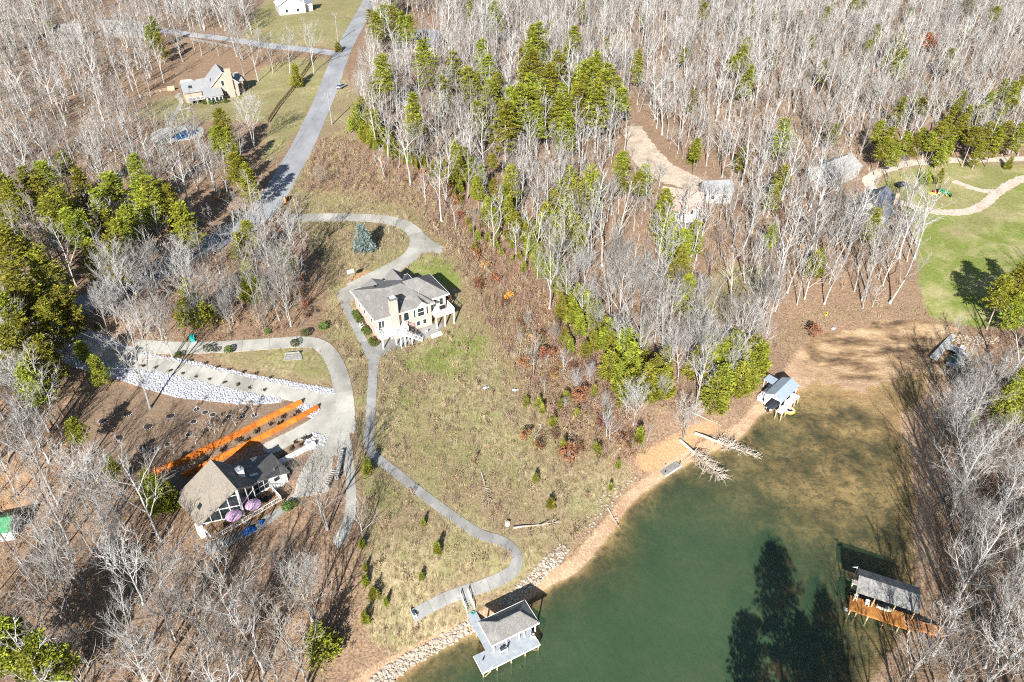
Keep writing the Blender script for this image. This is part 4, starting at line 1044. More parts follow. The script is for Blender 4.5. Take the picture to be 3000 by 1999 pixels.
evergreens(CEDAR, [(-34.48, 222.10), (-31.42, 218.50), (-28.59, 214.53), (-24.36, 210.26), (-44.86, 227.24), (-48.99, 232.77), (-40.44, 226.71), (-38.01, 224.59), (-21.59, 207.81), (-43.08, 230.10), (-36.41, 224.78), (-32.93, 217.84), (-30.12, 216.21), (-26.56, 211.72), (-20.43, 205.83), (-47.04, 230.86), (-43.62, 226.17), (-38.75, 221.97), (-18.29, 204.15), (-22.88, 211.11), (-28.11, 217.21)], 3.8, .5, 'low bright green bush in the row along the log edge of the wood', 'low green bushes along the wood edge', .7, 1.3, 9.0)
evergreens(CEDAR, [(3.68, 176.30), (5.36, 169.09), (6.96, 162.48), (9.45, 159.48), (10.10, 154.73), (4.54, 172.73), (6.61, 165.69), (8.71, 162.68), (11.67, 152.57), (7.72, 159.33), (2.80, 179.83), (1.41, 181.46), (-0.95, 184.71), (-2.39, 186.30), (5.53, 176.48), (8.02, 168.42), (10.02, 162.83), (6.33, 171.96), (4.17, 178.17), (1.85, 177.01), (9.27, 165.99), (11.53, 158.00), (12.89, 151.92), (0.00, 186.58)], 5.2, .5, 'bright green evergreen bush in the slanting row down the field edge', 'evergreen bushes down the field edge', .7, 1.3, 9.0)
evergreens(CEDAR, [(-5.73, 186.43), (-3.73, 179.58), (-0.92, 176.48), (-9.12, 174.65), (-2.68, 169.03), (0.00, 165.77), (-11.09, 178.05), (-7.53, 182.52), (-10.62, 189.49), (-12.28, 183.68), (-6.41, 175.41), (-4.52, 172.24), (-1.85, 178.12), (-8.58, 185.98), (-14.75, 194.72), (-16.81, 196.34), (0.00, 173.03), (1.78, 167.71), (3.03, 161.15), (-9.80, 169.09)], 3.2, .5, 'small green evergreen in the scrub above the brick house', 'small evergreens in the scrub', .7, 1.3, 9.0)
evergreens(CEDAR, [(12.51, 131.87), (12.90, 129.51), (11.85, 133.66), (16.04, 128.45)], 4, .5, 'green evergreen at the scrub edge below the drooping clump', 'evergreens at the scrub edge', .8, 1.2, 9.0)
for lab, spots in (('green sapling in the scattered group low in the field', [(5.39, 112.86), (6.16, 111.00), (8.08, 107.83), (9.65, 112.16), (11.19, 114.84), (13.10, 110.16), (17.07, 116.47), (19.05, 109.45), (2.76, 112.89)]),
                   ('small green sapling on the slope above the sandy shore', [(9.75, 101.07), (16.58, 100.56), (18.35, 94.23), (6.97, 88.50), (20.21, 98.96), (16.03, 101.85)]),
                   ('small green sapling in the grass between the path and the rock shore', [(-15.07, 82.70), (-12.29, 77.79), (-14.54, 73.17)]),
                   ('green sapling in the row under the leafless trees by the path end', [(-23.60, 74.15), (-23.29, 71.83), (-19.72, 68.82), (-22.53, 66.12), (-24.70, 78.14), (-21.69, 69.85)])):
    evergreens(CEDAR, spots, 2.6, .5, lab, lab.replace('small ', '').replace('green sapling', 'green saplings'), .7, 1.3, 9.0)
evergreens(CEDAR, [(24.94, 104.93)], 4.5, .5, 'dense olive green cedar above the old grey dock', None, .98, 1.02, 9.0)
evergreens(CEDAR, [(4.36, 93.69)], 2.2, .5, 'yellow sapling alone on the field slope', None, .98, 1.02, 9.0)
SPRUCE = Kind('blue_spruce', 'tree', [cedar_tree(600, 8, .3, 1.3, .6)], M_PBARK, M_SPRUCE)
SPRUCE.place((-37.85, 166.02), 'blue grey spruce inside the bend of the concrete drive', None, 0, 1.0)
LEAFY = Kind('autumn_tree', 'tree', [leafy_bush(700, 9, 5, 1500, .38, 12)], M_BARK, M_ORANGE)
LEAFY.place((177.27, 329.42), 'orange leaved tree high in the hillside wood', None, 0, 1.0)
OAK = Kind('young_oak', 'shrub', [leafy_bush(710 + i, 3.0, 1.9, 460, .24, 12) for i in range(5)], M_BARK, M_OAKLEAF, ('stems', 'leaves'))
for i, xy in enumerate([(-14.35, 186.67), (-20.19, 201.65), (-22.48, 205.35), (-9.68, 165.39), (-6.91, 160.95), (-4.22, 155.36), (-1.62, 145.85), (1.57, 138.11), (4.58, 132.29), (7.44, 126.68), (10.31, 124.64), (13.21, 123.72), (8.70, 121.45), (6.18, 134.73), (2.93, 124.09), (16.80, 122.72), (14.03, 114.55), (7.94, 103.82), (10.32, 98.89), (13.05, 100.82), (5.21, 100.97), (2.64, 103.41), (17.53, 106.92), (21.39, 104.85), (23.30, 103.65), (-49.51, 144.99), (-47.18, 141.38), (-51.17, 148.90), (-53.20, 154.34), (-46.01, 137.65), (-81.60, 187.87), (-87.31, 193.80), (-8.33, 152.13), (-16.70, 193.89), (-26.92, 209.29), (-31.54, 204.47)]):
    OAK.place(xy, 'russet leaved young oak in the scrub between field and wood', 'russet young oaks', i, rnd.uniform(.55, 1.1), rnd.uniform(0, 6))
RED = Kind('red_shrub', 'shrub', [leafy_bush(720, 4, 2.6, 600, .24, 12)], M_BARK, M_REDLEAF, ('stems', 'leaves'))
RED.place((72.30, 144.43), 'dark red leaved shrub at the head of the dry cove', None, 0, 1.0)
ORB = Kind('orange_shrub', 'shrub', [leafy_bush(730, 1.6, 1.3, 260, .2, 9)], M_BARK, M_ORANGE, ('stems', 'leaves'))
ORB.place((-0.82, 149.23), 'bright orange shrub alone in the dry scrub', None, 0, 1.0)

BELT = smooth_line([(-50.22, 236.20), (-40.88, 229.28), (-31.26, 221.37), (-20.77, 209.94), (-12.04, 199.55), (-4.87, 190.81), (0.00, 184.20), (4.59, 174.86), (8.75, 163.00), (12.54, 152.22), (16.05, 142.85), (18.86, 133.86), (21.62, 127.03)], 2.2)
for i, p in enumerate(BELT):
    for k in range(1 if i % 3 else 2):
        q = (p[0] + rnd.uniform(-3.2, 3.2), p[1] + rnd.uniform(-3.2, 3.2))
        (PINE if (i + k) % 4 == 0 else CEDAR).place(q, 'bright yellow green evergreen in the belt along the edge of the hillside wood', 'evergreens along the wood edge', rnd.randrange(9), rnd.uniform(2.6, 6.5) / (17 if (i + k) % 4 == 0 else 9), rnd.uniform(0, 6.28), rnd.uniform(.8, 1.1), rnd.uniform(0, .05))
evergreens(PINE, [(115.31, 145.98), (118.89, 147.79), (122.24, 149.06), (126.26, 152.11), (117.55, 142.19)], 14, .6, 'pine at the meadow edge behind the canoe dock', 'pines at the meadow edge')
# uncountable ground plants
M_DRYGRASS = leaf_mat('dry_grass', (.20, .155, .08), (.36, .29, .16), (.53, .44, .27), .1)
M_GREENGRASS = leaf_mat('green_grass', (.10, .13, .03), (.19, .21, .06), (.30, .30, .11), .15)
M_BRUSHST = leaf_mat('brush_stems', (.26, .20, .15), (.40, .33, .26), (.52, .46, .39), 0)
M_BRUSHLF = leaf_mat('brush_leaves', (.23, .135, .08), (.36, .235, .145), (.46, .34, .23), .15)
tufts = [grass_tuft(800 + i, h, 11, .26).mesh('tuft', M_DRYGRASS) for i, h in enumerate((.6, .9, 1.25, .75))]
tuftg = [grass_tuft(820 + i, h, 10, .25).mesh('green_tuft', M_GREENGRASS) for i, h in enumerate((.4, .55))]
COVE_EDGE = [(60.15, 139.01), (66.22, 145.91), (71.22, 151.44), (86.83, 156.61), (106.21, 156.77), (105.49, 149.85), (101.97, 152.55), (94.46, 153.12), (84.94, 150.96), (77.27, 148.29), (68.31, 140.94), (61.30, 133.90)]
q = np.concatenate([clear_of(fill(FIELD, .72, rng, keep=.8)), clear_of(fill(COVE_EDGE, .8, rng, keep=.7))])
scatter('tall_dry_grass', tufts + tuftg, q, rng, .6, 1.15, 'tall dry tan grass covering the open field', 'grass')
brushm = [joined('brush', *brush_clump(840 + i, h, .8, 18, 72), M_BRUSHST, M_BRUSHLF) for i, h in enumerate((1.1, 1.6, 2.3))]
edge_pts = []
for c, wdt in KEEP_OFF:                      # grass creeping over the edges of paths and drives
    if wdt > 3.3: continue
    l, r = offset_edges(c, (wdt - .6) * 2 + .1)
    for e in (l, r):
        for k in range(3): edge_pts.append(e + rng.uniform(-.9, .9, e.shape) * np.array([.5, .5]))
edge_pts = np.concatenate(edge_pts)
scatter('verge_grass', tufts + tuftg, edge_pts, rng, .3, .7, 'ragged grass creeping over the edges of the paths and drives', 'grass')
BRUSH_AREA = [(-65.87, 228.36), (-56.14, 234.87), (-37.15, 217.04), (-15.19, 202.24), (-4.63, 177.25), (12.23, 146.64), (21.34, 117.45), (26.52, 101.68), (16.26, 99.70), (6.81, 109.25), (-1.48, 126.01), (-8.08, 145.27), (-14.96, 166.03), (-26.96, 188.96), (-44.71, 198.48), (-59.01, 196.48)]
q = np.concatenate([clear_of(fill(BRUSH_AREA, 1.3, rng, keep=.8)), clear_of(fill(WOOD_STRIP, 2.0, rng, keep=.8)), clear_of(fill(WOOD_LOW, 2.2, rng, keep=.7)),
                    clear_of(fill(WOOD_BANK, 2.4, rng, keep=.7)), clear_of(fill(FIELD, 2.6, rng, keep=.55)),
                    clear_of(fill([(-21.43, 219.04), (41.03, 204.94), (75.93, 181.80), (67.26, 149.67), (38.57, 112.46), (27.66, 111.32), (8.40, 153.49)], 2.6, rng, keep=.7))])
scatter('undergrowth', brushm, q, rng, .6, 1.25, 'brown twiggy undergrowth on the slopes and under the trees', 'undergrowth')

# young bare stems and evergreen seedlings thick in the scrub
twiggy = [joined('scrub_sapling', *brush_clump(860 + i, h, .7, 9, 27, .028), M_BRUSHST, M_BRUSHLF) for i, h in enumerate((2.6, 3.6, 2.0))]
q = np.concatenate([clear_of(fill(BRUSH_AREA, 3.0, rng, keep=.7)), clear_of(fill(WOOD_STRIP, 3.2, rng, keep=.7)), clear_of(fill(WOOD_LOW, 3.6, rng, keep=.6)), clear_of(fill(WOOD_BANK, 3.6, rng, keep=.6)),
                    clear_of(fill(WOOD_HILL, 5.0, rng, keep=.6, avoid=[LOOP_OPEN])), clear_of(fill(WOOD_UPPER, 4.5, rng, keep=.6))])
scatter('scrub_saplings', twiggy, q, rng, .5, 1.2, 'thin grey saplings crowding the scrub and the floor of the woods', 'saplings')

# ---------------------------------------------------------------- buildings: toolkit
M_WHITE = mat('white_paint', (.78, .77, .74), .6, .05, 3, wear=(.62, .60, .56), wear_scale=1.2)
M_BRICK = mat('salmon_brick', (.55, .385, .32), .85, .12, 9, bump=.01, wear=(.44, .28, .23), wear_scale=1.5)
M_BRICK2 = mat('tan_brick', (.46, .325, .26), .85, .12, 9, bump=.01, wear=(.47, .34, .25), wear_scale=1.2)
M_ORBRICK = mat('orange_brick', (.55, .26, .13), .85, .12, 9, bump=.01)
M_SHING = mat('grey_shingles', (.205, .195, .18), .9, .25, 5, bump=.015, wear=(.27, .26, .24), wear_scale=.5)
M_SHINGL = mat('light_grey_shingles', (.27, .275, .275), .9, .18, 5, bump=.015, wear=(.28, .285, .29), wear_scale=.6)
M_SHINGB = mat('brown_shingles', (.24, .21, .17), .9, .22, 5, bump=.015, wear=(.18, .155, .13), wear_scale=.5)
M_SHINGD = mat('slate_blue_shingles', (.13, .145, .165), .9, .2, 4, bump=.015)
M_SHINGB_SHADE = mat('shaded_brown_shingles', (.135, .13, .125), .9, .25, 5, bump=.015, wear=(.19, .18, .17), wear_scale=.6)  # prow roof slopes turned from the sun: their shade is put into the colour
M_BLUEROOF = mat('blue_grey_metal_roof', (.30, .36, .42), .5, .08, 2, spec=.5, wear=(.36, .41, .46), wear_scale=.8)
M_ROOFW = mat('weathered_roof_sheet', (.22, .215, .205), .8, .25, 1.5, wear=(.31, .30, .28), wear_scale=.7)
M_GLASS = mat('window_glass', (.025, .035, .04), .08, .3, .4, spec=.8)
M_DARK = mat('dark_interior', (.02, .02, .022), .9)
M_DECKG = mat('grey_painted_deck', (.36, .39, .42), .75, .1, 1.5, wear=(.44, .46, .47), wear_scale=.9)
M_DECKO = mat('orange_stained_deck', (.46, .20, .055), .6, .18, 1.4, wear=(.36, .14, .04), wear_scale=.7, each=.12)
M_DECKB = mat('brown_deck_boards', (.36, .22, .12), .75, .2, 1.5, wear=(.27, .17, .10), wear_scale=.8, each=.15)
M_TIMB = mat('raw_timber', (.46, .37, .25), .85, .2, 3)
M_GREYW = mat('weathered_grey_timber', (.31, .295, .275), .9, .22, 2.5, wear=(.23, .22, .205), wear_scale=1.0, each=.12)
M_BROWNW = mat('dark_brown_timber', (.15, .085, .05), .85, .2, 3)
M_METAL = mat('galvanised_metal', (.42, .44, .45), .45, .1, 4, metal=.6)
M_BLACK = mat('black_plastic', (.02, .02, .022), .5)
M_ORANGE_W = mat('orange_wall_fabric', (.60, .165, .018), .85, .2, 1.5, wear=(.34, .085, .015), wear_scale=1.3, each=.2)  # darker patches: wear, plus the walls' partial shade put into the colour
M_BLUE = mat('blue_tarpaulin', (.03, .12, .42), .55, .2, 1.5)
M_LILAC = mat('lilac_canvas', (.62, .40, .56), .85, .06, 2, each=.06)
M_GREENP = mat('green_paint', (.03, .22, .10), .5, .1, 3)
M_TEAL = mat('teal_plastic', (.02, .30, .26), .5, .1, 3)
M_YEL = mat('yellow_vinyl', (.75, .55, .06), .5, .08, 3)
M_RUBBER = mat('tyre_rubber', (.025, .025, .027), .9)
M_STONE = mat('pale_shore_stone', (.42, .36, .29), .95, .25, 3, each=.22)
M_WSTONE = mat('white_gravel_stone', (.42, .43, .46), .9, .15, 3, each=.2)
M_MULCH = mat('dark_mulch', (.055, .04, .03), .95, .3, 6)
M_CONC = mat('pale_concrete', (.46, .45, .42), .9, .12, 2)
M_RED = mat('red_paint', (.42, .04, .03), .5, .1, 3)

def wbox(mb, p, d, s0, s1, z0, z1, o0, o1):
    """box lying along direction d of a wall: from s0 to s1, heights z0..z1, outwards o0..o1"""
    d = Vector((d[0], d[1])).normalized(); n = Vector((d.y, -d.x)); p = Vector(p)
    c = [p + d * s0 + n * o1, p + d * s1 + n * o1, p + d * s1 + n * o0, p + d * s0 + n * o0]
    return mb.hexa([(q.x, q.y, z0) for q in c], [(q.x, q.y, z1) for q in c])

def window(parent, p, d, s0, s1, z0, z1, nx=1, nz=1, frame=None, fw=.1, name='window', pane=None):
    """frame with glazing bars as one part, each pane a sub-part set back in it"""
    f = MB()
    w = (s1 - s0 - fw * (nx + 1)) / nx; h = (z1 - z0 - fw * (nz + 1)) / nz
    for i in range(nx + 1):
        a = s0 + i * (w + fw); wbox(f, p, d, a, a + fw, z0, z1, -.05, .07)
    for i in range(nx):
        for k in range(nz + 1):
            a = s0 + fw + i * (w + fw); b = z0 + k * (h + fw)
            wbox(f, p, d, a, a + w, b, b + fw, -.05, .06)
    o = f.build(name, frame or M_WHITE, parent)
    for i in range(nx):
        for k in range(nz):
            g = MB(); a = s0 + fw + i * (w + fw); b = z0 + fw + k * (h + fw)
            wbox(g, p, d, a, a + w, b, b + h, -.03, .02).build('pane', pane or M_GLASS, o)
    return o

def hip_roof(mb, x0, x1, y0, y1, ze, zr, ra, rb, t=.22, yr=None):
    """hipped roof: eaves rectangle, ridge along x from ra to rb"""
    yr = (y0 + y1) / 2 if yr is None else yr
    v = [(x0, y0, ze), (x1, y0, ze), (x1, y1, ze), (x0, y1, ze), (ra, yr, zr), (rb, yr, zr)]
    v += [(a, b, ze - t) for a, b in ((x0, y0), (x1, y0), (x1, y1), (x0, y1))]
    return mb.add(v, [(0, 1, 5, 4), (1, 2, 5), (2, 3, 4, 5), (3, 0, 4), (9, 8, 7, 6), (6, 7, 1, 0), (7, 8, 2, 1), (8, 9, 3, 2), (9, 6, 0, 3)])

def gable_roof(mb, x0, x1, y0, y1, ze, zr, axis='x', t=.2, off=0.0, ze2=None):
    """two slabs meeting at a ridge along axis"""
    ze2 = ze if ze2 is None else ze2
    if axis == 'x':
        ym = (y0 + y1) / 2 + off
        mb.slab([(x0, y0, ze), (x1, y0, ze), (x1, ym, zr), (x0, ym, zr)], t)
        mb.slab([(x0, ym, zr), (x1, ym, zr), (x1, y1, ze2), (x0, y1, ze2)], t)
    else:
        xm = (x0 + x1) / 2 + off
        mb.slab([(x0, y0, ze), (xm, y0, zr), (xm, y1, zr), (x0, y1, ze)], t)
        mb.slab([(xm, y0, zr), (x1, y0, ze2), (x1, y1, ze2), (xm, y1, zr)], t)
    return mb

def gable_walls(mb, x0, x1, y0, y1, z0, ze, zr, axis='x', off=0.0):
    """box whose two end walls rise to the ridge"""
    if axis == 'x':
        ym = (y0 + y1) / 2 + off
        sec = [(y0, z0), (y1, z0), (y1, ze), (ym, zr), (y0, ze)]
        v = [(x0, a, b) for a, b in sec] + [(x1, a, b) for a, b in sec]
    else:
        xm = (x0 + x1) / 2 + off
        sec = [(x1, z0), (x0, z0), (x0, ze), (xm, zr), (x1, ze)]
        v = [(a, y0, b) for a, b in sec] + [(a, y1, b) for a, b in sec]
    return mb.add(v, [(4, 3, 2, 1, 0), (5, 6, 7, 8, 9)] + [(i, (i + 1) % 5, 5 + (i + 1) % 5, 5 + i) for i in range(5)])

def fascia(parent, x0, x1, y0, y1, z, h=.3, m=None):
    f = MB()
    e = .06
    f.box(x0 - e, x1 + e, y0 - e, y0 + .02, z - h, z + .03); f.box(x0 - e, x1 + e, y1 - .02, y1 + e, z - h, z + .03)
    f.box(x0 - e, x0 + .02, y0 + .02, y1 - .02, z - h, z + .03); f.box(x1 - .02, x1 + e, y0 + .02, y1 - .02, z - h, z + .03)
    return f.build('fascia', m or M_WHITE, parent)

def railing(parent, a, b, z0, h=1.0, m=None, step=1.5, bal=.28, name='railing', zb=None):
    """posts, two rails and balusters between two points (zb: height at the far end)"""
    m = m or M_WHITE
    zb = z0 if zb is None else zb
    a, b = Vector((a[0], a[1], z0)), Vector((b[0], b[1], zb))
    L = (b - a).length; n = max(1, int(round(L / step)))
    r = MB()
    up = Vector((0, 0, h))
    r.bar(a + up, b + up, .1, .07); r.bar(a + up * .12, b + up * .12, .06, .06)
    for i in range(n + 1):
        p = a + (b - a) * (i / n)
        r.bar(p, p + up * 1.06, .11, .11)
    k = int(L / bal)
    for i in range(1, k):
        p = a + (b - a) * (i / k)
        r.bar(p + up * .12, p + up, .035, .035)
    return r.build(name, m, parent)

def posts(parent, spots, z0, z1, w, m, name='post'):
    for x, y in spots:
        MB().box(x - w / 2, x + w / 2, y - w / 2, y + w / 2, z0, z1).build(name, m, parent)

def stairs(parent, a, b, za, zb, w, n, m, name='stair', rail=None):
    """flight from a (height za) to b (height zb): stringers plus one tread object per step"""
    a, b = Vector(a), Vector(b)
    d = (b - a).normalized(); s = Vector((-d.y, d.x))
    st = MB()
    for k in (-1, 1):
        o = s * (k * (w / 2 - .04))
        st.bar((a.x + o.x, a.y + o.y, za - .18), (b.x + o.x, b.y + o.y, zb - .05), .07, .26)
    base = st.build(name, m, parent)
    for i in range(n):
        f = (i + .5) / n
        p = a + (b - a) * f; z = za + (zb - za) * (i + 1) / (n + 1)
        q = d * ((b - a).length / n * .44)
        c = [p - q - s * w / 2, p + q - s * w / 2, p + q + s * w / 2, p - q + s * w / 2]
        MB().hexa([(u.x, u.y, z - .06) for u in c], [(u.x, u.y, z) for u in c]).build('tread', m, base)
    if rail:
        for k in (-1, 1):
            o = s * (k * w / 2)
            railing(parent, (a.x + o.x, a.y + o.y), (b.x + o.x, b.y + o.y), za, .95, rail, 1.2, .3, 'railing', zb)
    return base

# ---------------------------------------------------------------- the brick house above the field
hs = thing('brick_house', 'salmon brick house with hipped grey roof, tall chimney and white balconies', 'house', (-29.6, 130.4, 9.3), R(31))
w = MB(); w.box(.6, 13.7, .7, 13.9, -1.0, 6.0); w.box(13.7, 18.2, 2.4, 11.0, -1.0, 6.0)
w.build('wall', M_BRICK, hs)
r = MB(); hip_roof(r, 0, 14.4, 0, 14.6, 6.2, 9.4, 5.4, 9.4, yr=6.6)
hip_roof(r, 7.6, 18.9, 1.6, 11.8, 6.25, 9.75, 11.0, 13.4, yr=6.6)
rf = r.build('roof', M_SHING, hs)
r = MB(); gable_roof(r, 3.0, 8.2, 8.6, 15.0, 6.3, 7.5, 'y'); r.build('rear_gable_roof', M_SHING, hs)
r = MB(); gable_roof(r, 8.8, 13.2, 8.6, 15.6, 6.4, 8.2, 'y'); r.build('rear_gable_roof', M_SHING, hs)
r = MB(); gable_walls(r, 3.4, 7.8, 13.5, 14.8, 2, 6.1, 7.15, 'y'); r.build('rear_gable_wall', M_BRICK, hs)
r = MB(); gable_walls(r, 9.2, 12.8, 13.5, 15.3, 2, 6.2, 7.8, 'y'); r.build('rear_gable_wall', M_BRICK, hs)
fascia(hs, 0, 14.4, 0, 14.6, 6.2)
fascia(hs, 14.6, 18.9, 1.6, 11.8, 6.25)
r = MB(); gable_roof(r, 9.6, 12.9, -.15, 3.4, 6.32, 7.7, 'y', .12); r.build('dormer_roof', M_SHING, hs)
r = MB(); gable_walls(r, 9.85, 12.65, .02, .5, 5.9, 6.2, 7.42, 'y'); r.build('dormer_gable', M_WHITE, hs)
c = MB(); c.box(3.9, 5.5, -.35, 1.0, -.6, 10.2); ch = c.build('chimney', M_BRICK, hs)
c = MB(); c.box(3.8, 5.6, -.45, 1.1, 10.2, 10.55); c.build('chimney_cap', M_SHINGD, ch)
c = MB(); c.box(4.1, 5.3, -.15, .8, 10.55, 10.75); c.build('flue_cover', M_WHITE, ch)
for x, y, z, h in ((3.0, 2.4, 6.95, .5), (7.4, 2.4, 7.2, .5), (12.3, 3.6, 7.4, .6)):
    MB().tube([(x, y, z), (x, y, z + h)], .08, 6).build('vent_pipe', M_WHITE, rf)
for x, y, z in ((4.6, 10.4, 8.0), (14.2, 7.4, 9.3)):
    MB().tube([(x, y, z - .3), (x, y, z + .25), (x, y, z + .3)], [.22, .22, .3], 8).build('roof_vent', M_BLACK, rf)
F, D1 = (0, .7), (1, 0)
window(hs, F, D1, 6.9, 8.3, 3.3, 5.5, 1, 1)
window(hs, F, D1, 9.3, 9.9, 3.3, 5.5)
window(hs, F, D1, 10.3, 12.0, 3.3, 5.6, 1, 2)
window(hs, F, D1, 12.4, 13.0, 3.3, 5.5)
window(hs, F, D1, 6.8, 8.2, .1, 2.3, 2, 1, name='patio_door')
window(hs, F, D1, 9.8, 10.8, .9, 2.3)
window(hs, F, D1, 11.4, 12.4, .9, 2.3)
window(hs, F, D1, 1.0, 2.4, 3.3, 5.3, 2, 1, name='patio_door')
window(hs, (0, 2.4), D1, 14.2, 15.8, 3.3, 5.4, 2, 1, name='patio_door')
window(hs, (0, 2.4), D1, 16.5, 17.6, 3.4, 5.3)
Wd = (0, -1)
for s0 in (2.2, 5.4, 9.6): window(hs, (.6, 13.9), Wd, s0, s0 + 1.2, 3.2, 4.9)
for a, b in ((13.9, 15.8), (16.1, 18.0)):
    q = MB(); wbox(q, (0, 2.4), D1, a, b, -.9, 2.7, .005, .05); q.build('brick_panel', M_ORBRICK, hs)
# corner balcony, its posts, the flight down to the patio
d = MB(); d.box(.2, 6.6, -2.6, .65, 2.85, 3.1); d.build('balcony', M_WHITE, hs)
railing(hs, (.25, .6), (.25, -2.55), 3.1); railing(hs, (.25, -2.55), (3.7, -2.55), 3.1); railing(hs, (6.55, -2.5), (6.55, .6), 3.1)
posts(hs, [(.4, -2.4), (3.5, -2.4), (6.4, -2.4), (3.5, .3)], -.8, 2.85, .24, M_WHITE, 'balcony_post')
posts(hs, [(.7, .3)], 3.1, 6.0, .26, M_WHITE, 'column')
stairs(hs, (5.2, -3.3), (9.0, -3.3), 3.1, .05, 1.2, 12, M_WHITE, rail=M_WHITE)
d = MB(); d.box(3.8, 5.2, -3.95, -2.6, 2.85, 3.1); d.build('landing', M_WHITE, hs)
posts(hs, [(4.0, -3.8), (5.0, -3.8), (6.6, -3.85)], -.6, 2.85, .2, M_WHITE, 'landing_post')
# far-side balcony
d = MB(); d.box(13.75, 18.6, -1.3, 2.38, 2.9, 3.15); d.build('balcony', M_WHITE, hs)
railing(hs, (13.8, -1.25), (18.55, -1.25), 3.15, 1.0, M_WHITE, 1.6, .16); railing(hs, (18.55, -1.25), (18.55, 2.3), 3.15)
posts(hs, [(13.95, -1.1), (16.1, -1.1), (18.4, -1.1)], -.9, 2.9, .26, M_WHITE, 'balcony_post')
d = MB(); d.box(18.2, 20.6, 4.0, 7.5, 2.6, 2.85); d.build('side_deck', M_BROWNW, hs)
railing(hs, (20.5, 4.05), (20.5, 7.4), 2.85, 1.0, M_BROWNW); railing(hs, (18.3, 4.05), (20.5, 4.05), 2.85, 1.0, M_BROWNW)
posts(hs, [(20.4, 4.2), (20.4, 7.3)], -.9, 2.6, .16, M_BROWNW, 'deck_post')

# ---------------------------------------------------------------- the white house with the big prow roof
ah = thing('prow_roof_house', 'white house with huge brown prow roof, glass gable and wooden deck', 'house', (-44.8, 82.4, 6.2), R(43.9))
ZR, ZE = 9.3, 2.7                      # ridge and low eave above the lower ground
r = MB(); r.slab([(0, 0, ZR), (0, 9.2, ZR), (-6.9, 12.2, ZE), (-6.6, 3.3, ZE)], .25)
rl = r.build('roof', M_SHINGB, ah)
r = MB(); r.slab([(0, 0, ZR + .01), (3.6, 2.0, 5.9), (3.6, 8.2, 5.9), (0, 9.2, ZR + .01)], .25); r.build('roof_back_slope', M_SHINGB_SHADE, ah)
r = MB(); r.slab([(3.3, 2.6, 6.1), (10.2, 2.6, 3.9), (10.2, 9.4, 3.9), (3.3, 9.0, 6.1)], .22); r.build('wing_roof', M_SHINGB_SHADE, ah)
w = MB()
w.add([(-6.0, 3.6, -.6), (-6.0, 11.4, -.6), (0, 8.8, -.6), (3.2, 8.0, -.6), (3.2, 2.3, -.6), (0, .55, -.6),
       (-6.0, 3.6, 3.05), (-6.0, 11.4, 3.05), (0, 8.8, 8.85), (3.2, 8.0, 5.9), (3.2, 2.3, 5.9), (0, .55, 8.95)],
      [(0, 1, 2, 3, 4, 5), (6, 7, 1, 0), (7, 8, 2, 1), (8, 9, 3, 2), (9, 10, 4, 3), (10, 11, 5, 4), (11, 6, 0, 5), (6, 11, 8, 7), (11, 10, 9, 8)])
w.build('wall', M_WHITE, ah)
w = MB(); w.add([(3.22, 3.1, -.6), (9.7, 3.1, -.6), (9.7, 8.9, -.6), (3.22, 8.7, -.6), (3.22, 3.1, 5.85), (9.7, 3.1, 3.75), (9.7, 8.9, 3.75), (3.22, 8.7, 5.85)],
          [(3, 2, 1, 0), (4, 5, 6, 7), (0, 1, 5, 4), (1, 2, 6, 5), (2, 3, 7, 6), (3, 0, 4, 7)]); w.build('wing_wall', M_WHITE, ah)
# glazed prow: each pane a sub-part of its window
def prow(p0, p1, top, cols, rows, zb):
    """glazed wall between plan points; top(s) gives the roof line"""
    p0, p1 = Vector(p0), Vector(p1); L = (p1 - p0).length; d = (p1 - p0) / L
    f = MB(); e = .14
    xs = [L * i / cols for i in range(cols + 1)]
    for i, x in enumerate(xs):
        wbox(f, p0, d, max(0, x - e / 2), min(L, x + e / 2), zb, top(x) - .1, .02, .16)
    for k in range(rows + 1):
        z = zb + (2.45) * k
        for i in range(cols):
            zt = min(top(xs[i]), top(xs[i + 1])) - .25
            if z < zt: wbox(f, p0, d, xs[i] + e / 2, xs[i + 1] - e / 2, z, z + .14, .02, .15)
    n = Vector((d.y, -d.x))
    for i in range(cols):                      # raking head of each bay
        a = p0 + d * xs[i] + n * .09; b = p0 + d * xs[i + 1] + n * .09
        f.bar((a.x, a.y, top(xs[i]) - .12), (b.x, b.y, top(xs[i + 1]) - .12), .16, .2)
    o = f.build('glass_gable', M_WHITE, ah)
    for i in range(cols):
        for k in range(rows + 1):
            z0 = zb + 2.45 * k + .14
            ta, tb = top(xs[i]) - .3, top(xs[i + 1]) - .3
            z1 = zb + 2.45 * (k + 1)
            if max(ta, tb) < z0 + .25: continue
            a = p0 + d * (xs[i] + e / 2) + n * .06; b = p0 + d * (xs[i + 1] - e / 2) + n * .06
            za, zb2 = max(z0, min(z1, ta)), max(z0, min(z1, tb))
            g = MB(); g.hexa([(a.x, a.y, z0), (b.x, b.y, z0), (b.x - n.x * .03, b.y - n.y * .03, z0), (a.x - n.x * .03, a.y - n.y * .03, z0)],
                             [(a.x, a.y, za + .01), (b.x, b.y, zb2 + .01), (b.x - n.x * .03, b.y - n.y * .03, zb2 + .01), (a.x - n.x * .03, a.y - n.y * .03, za + .01)])
            g.build('pane', M_GLASS, o)
LL = math.hypot(6.0, 3.05)
prow((-6.0, 3.55), (-.08, .5), lambda s: 2.95 + (9.0 - 2.95) * s / LL, 4, 2, 2.55)
LR = math.hypot(3.1, 1.7)
prow((.08, .5), (3.15, 2.2), lambda s: 9.0 + (6.0 - 9.0) * s / LR, 2, 2, 2.55)
MB().bar((0, .32, 2.4), (0, .32, 8.9), .26, .26).build('prow_post', M_WHITE, ah)
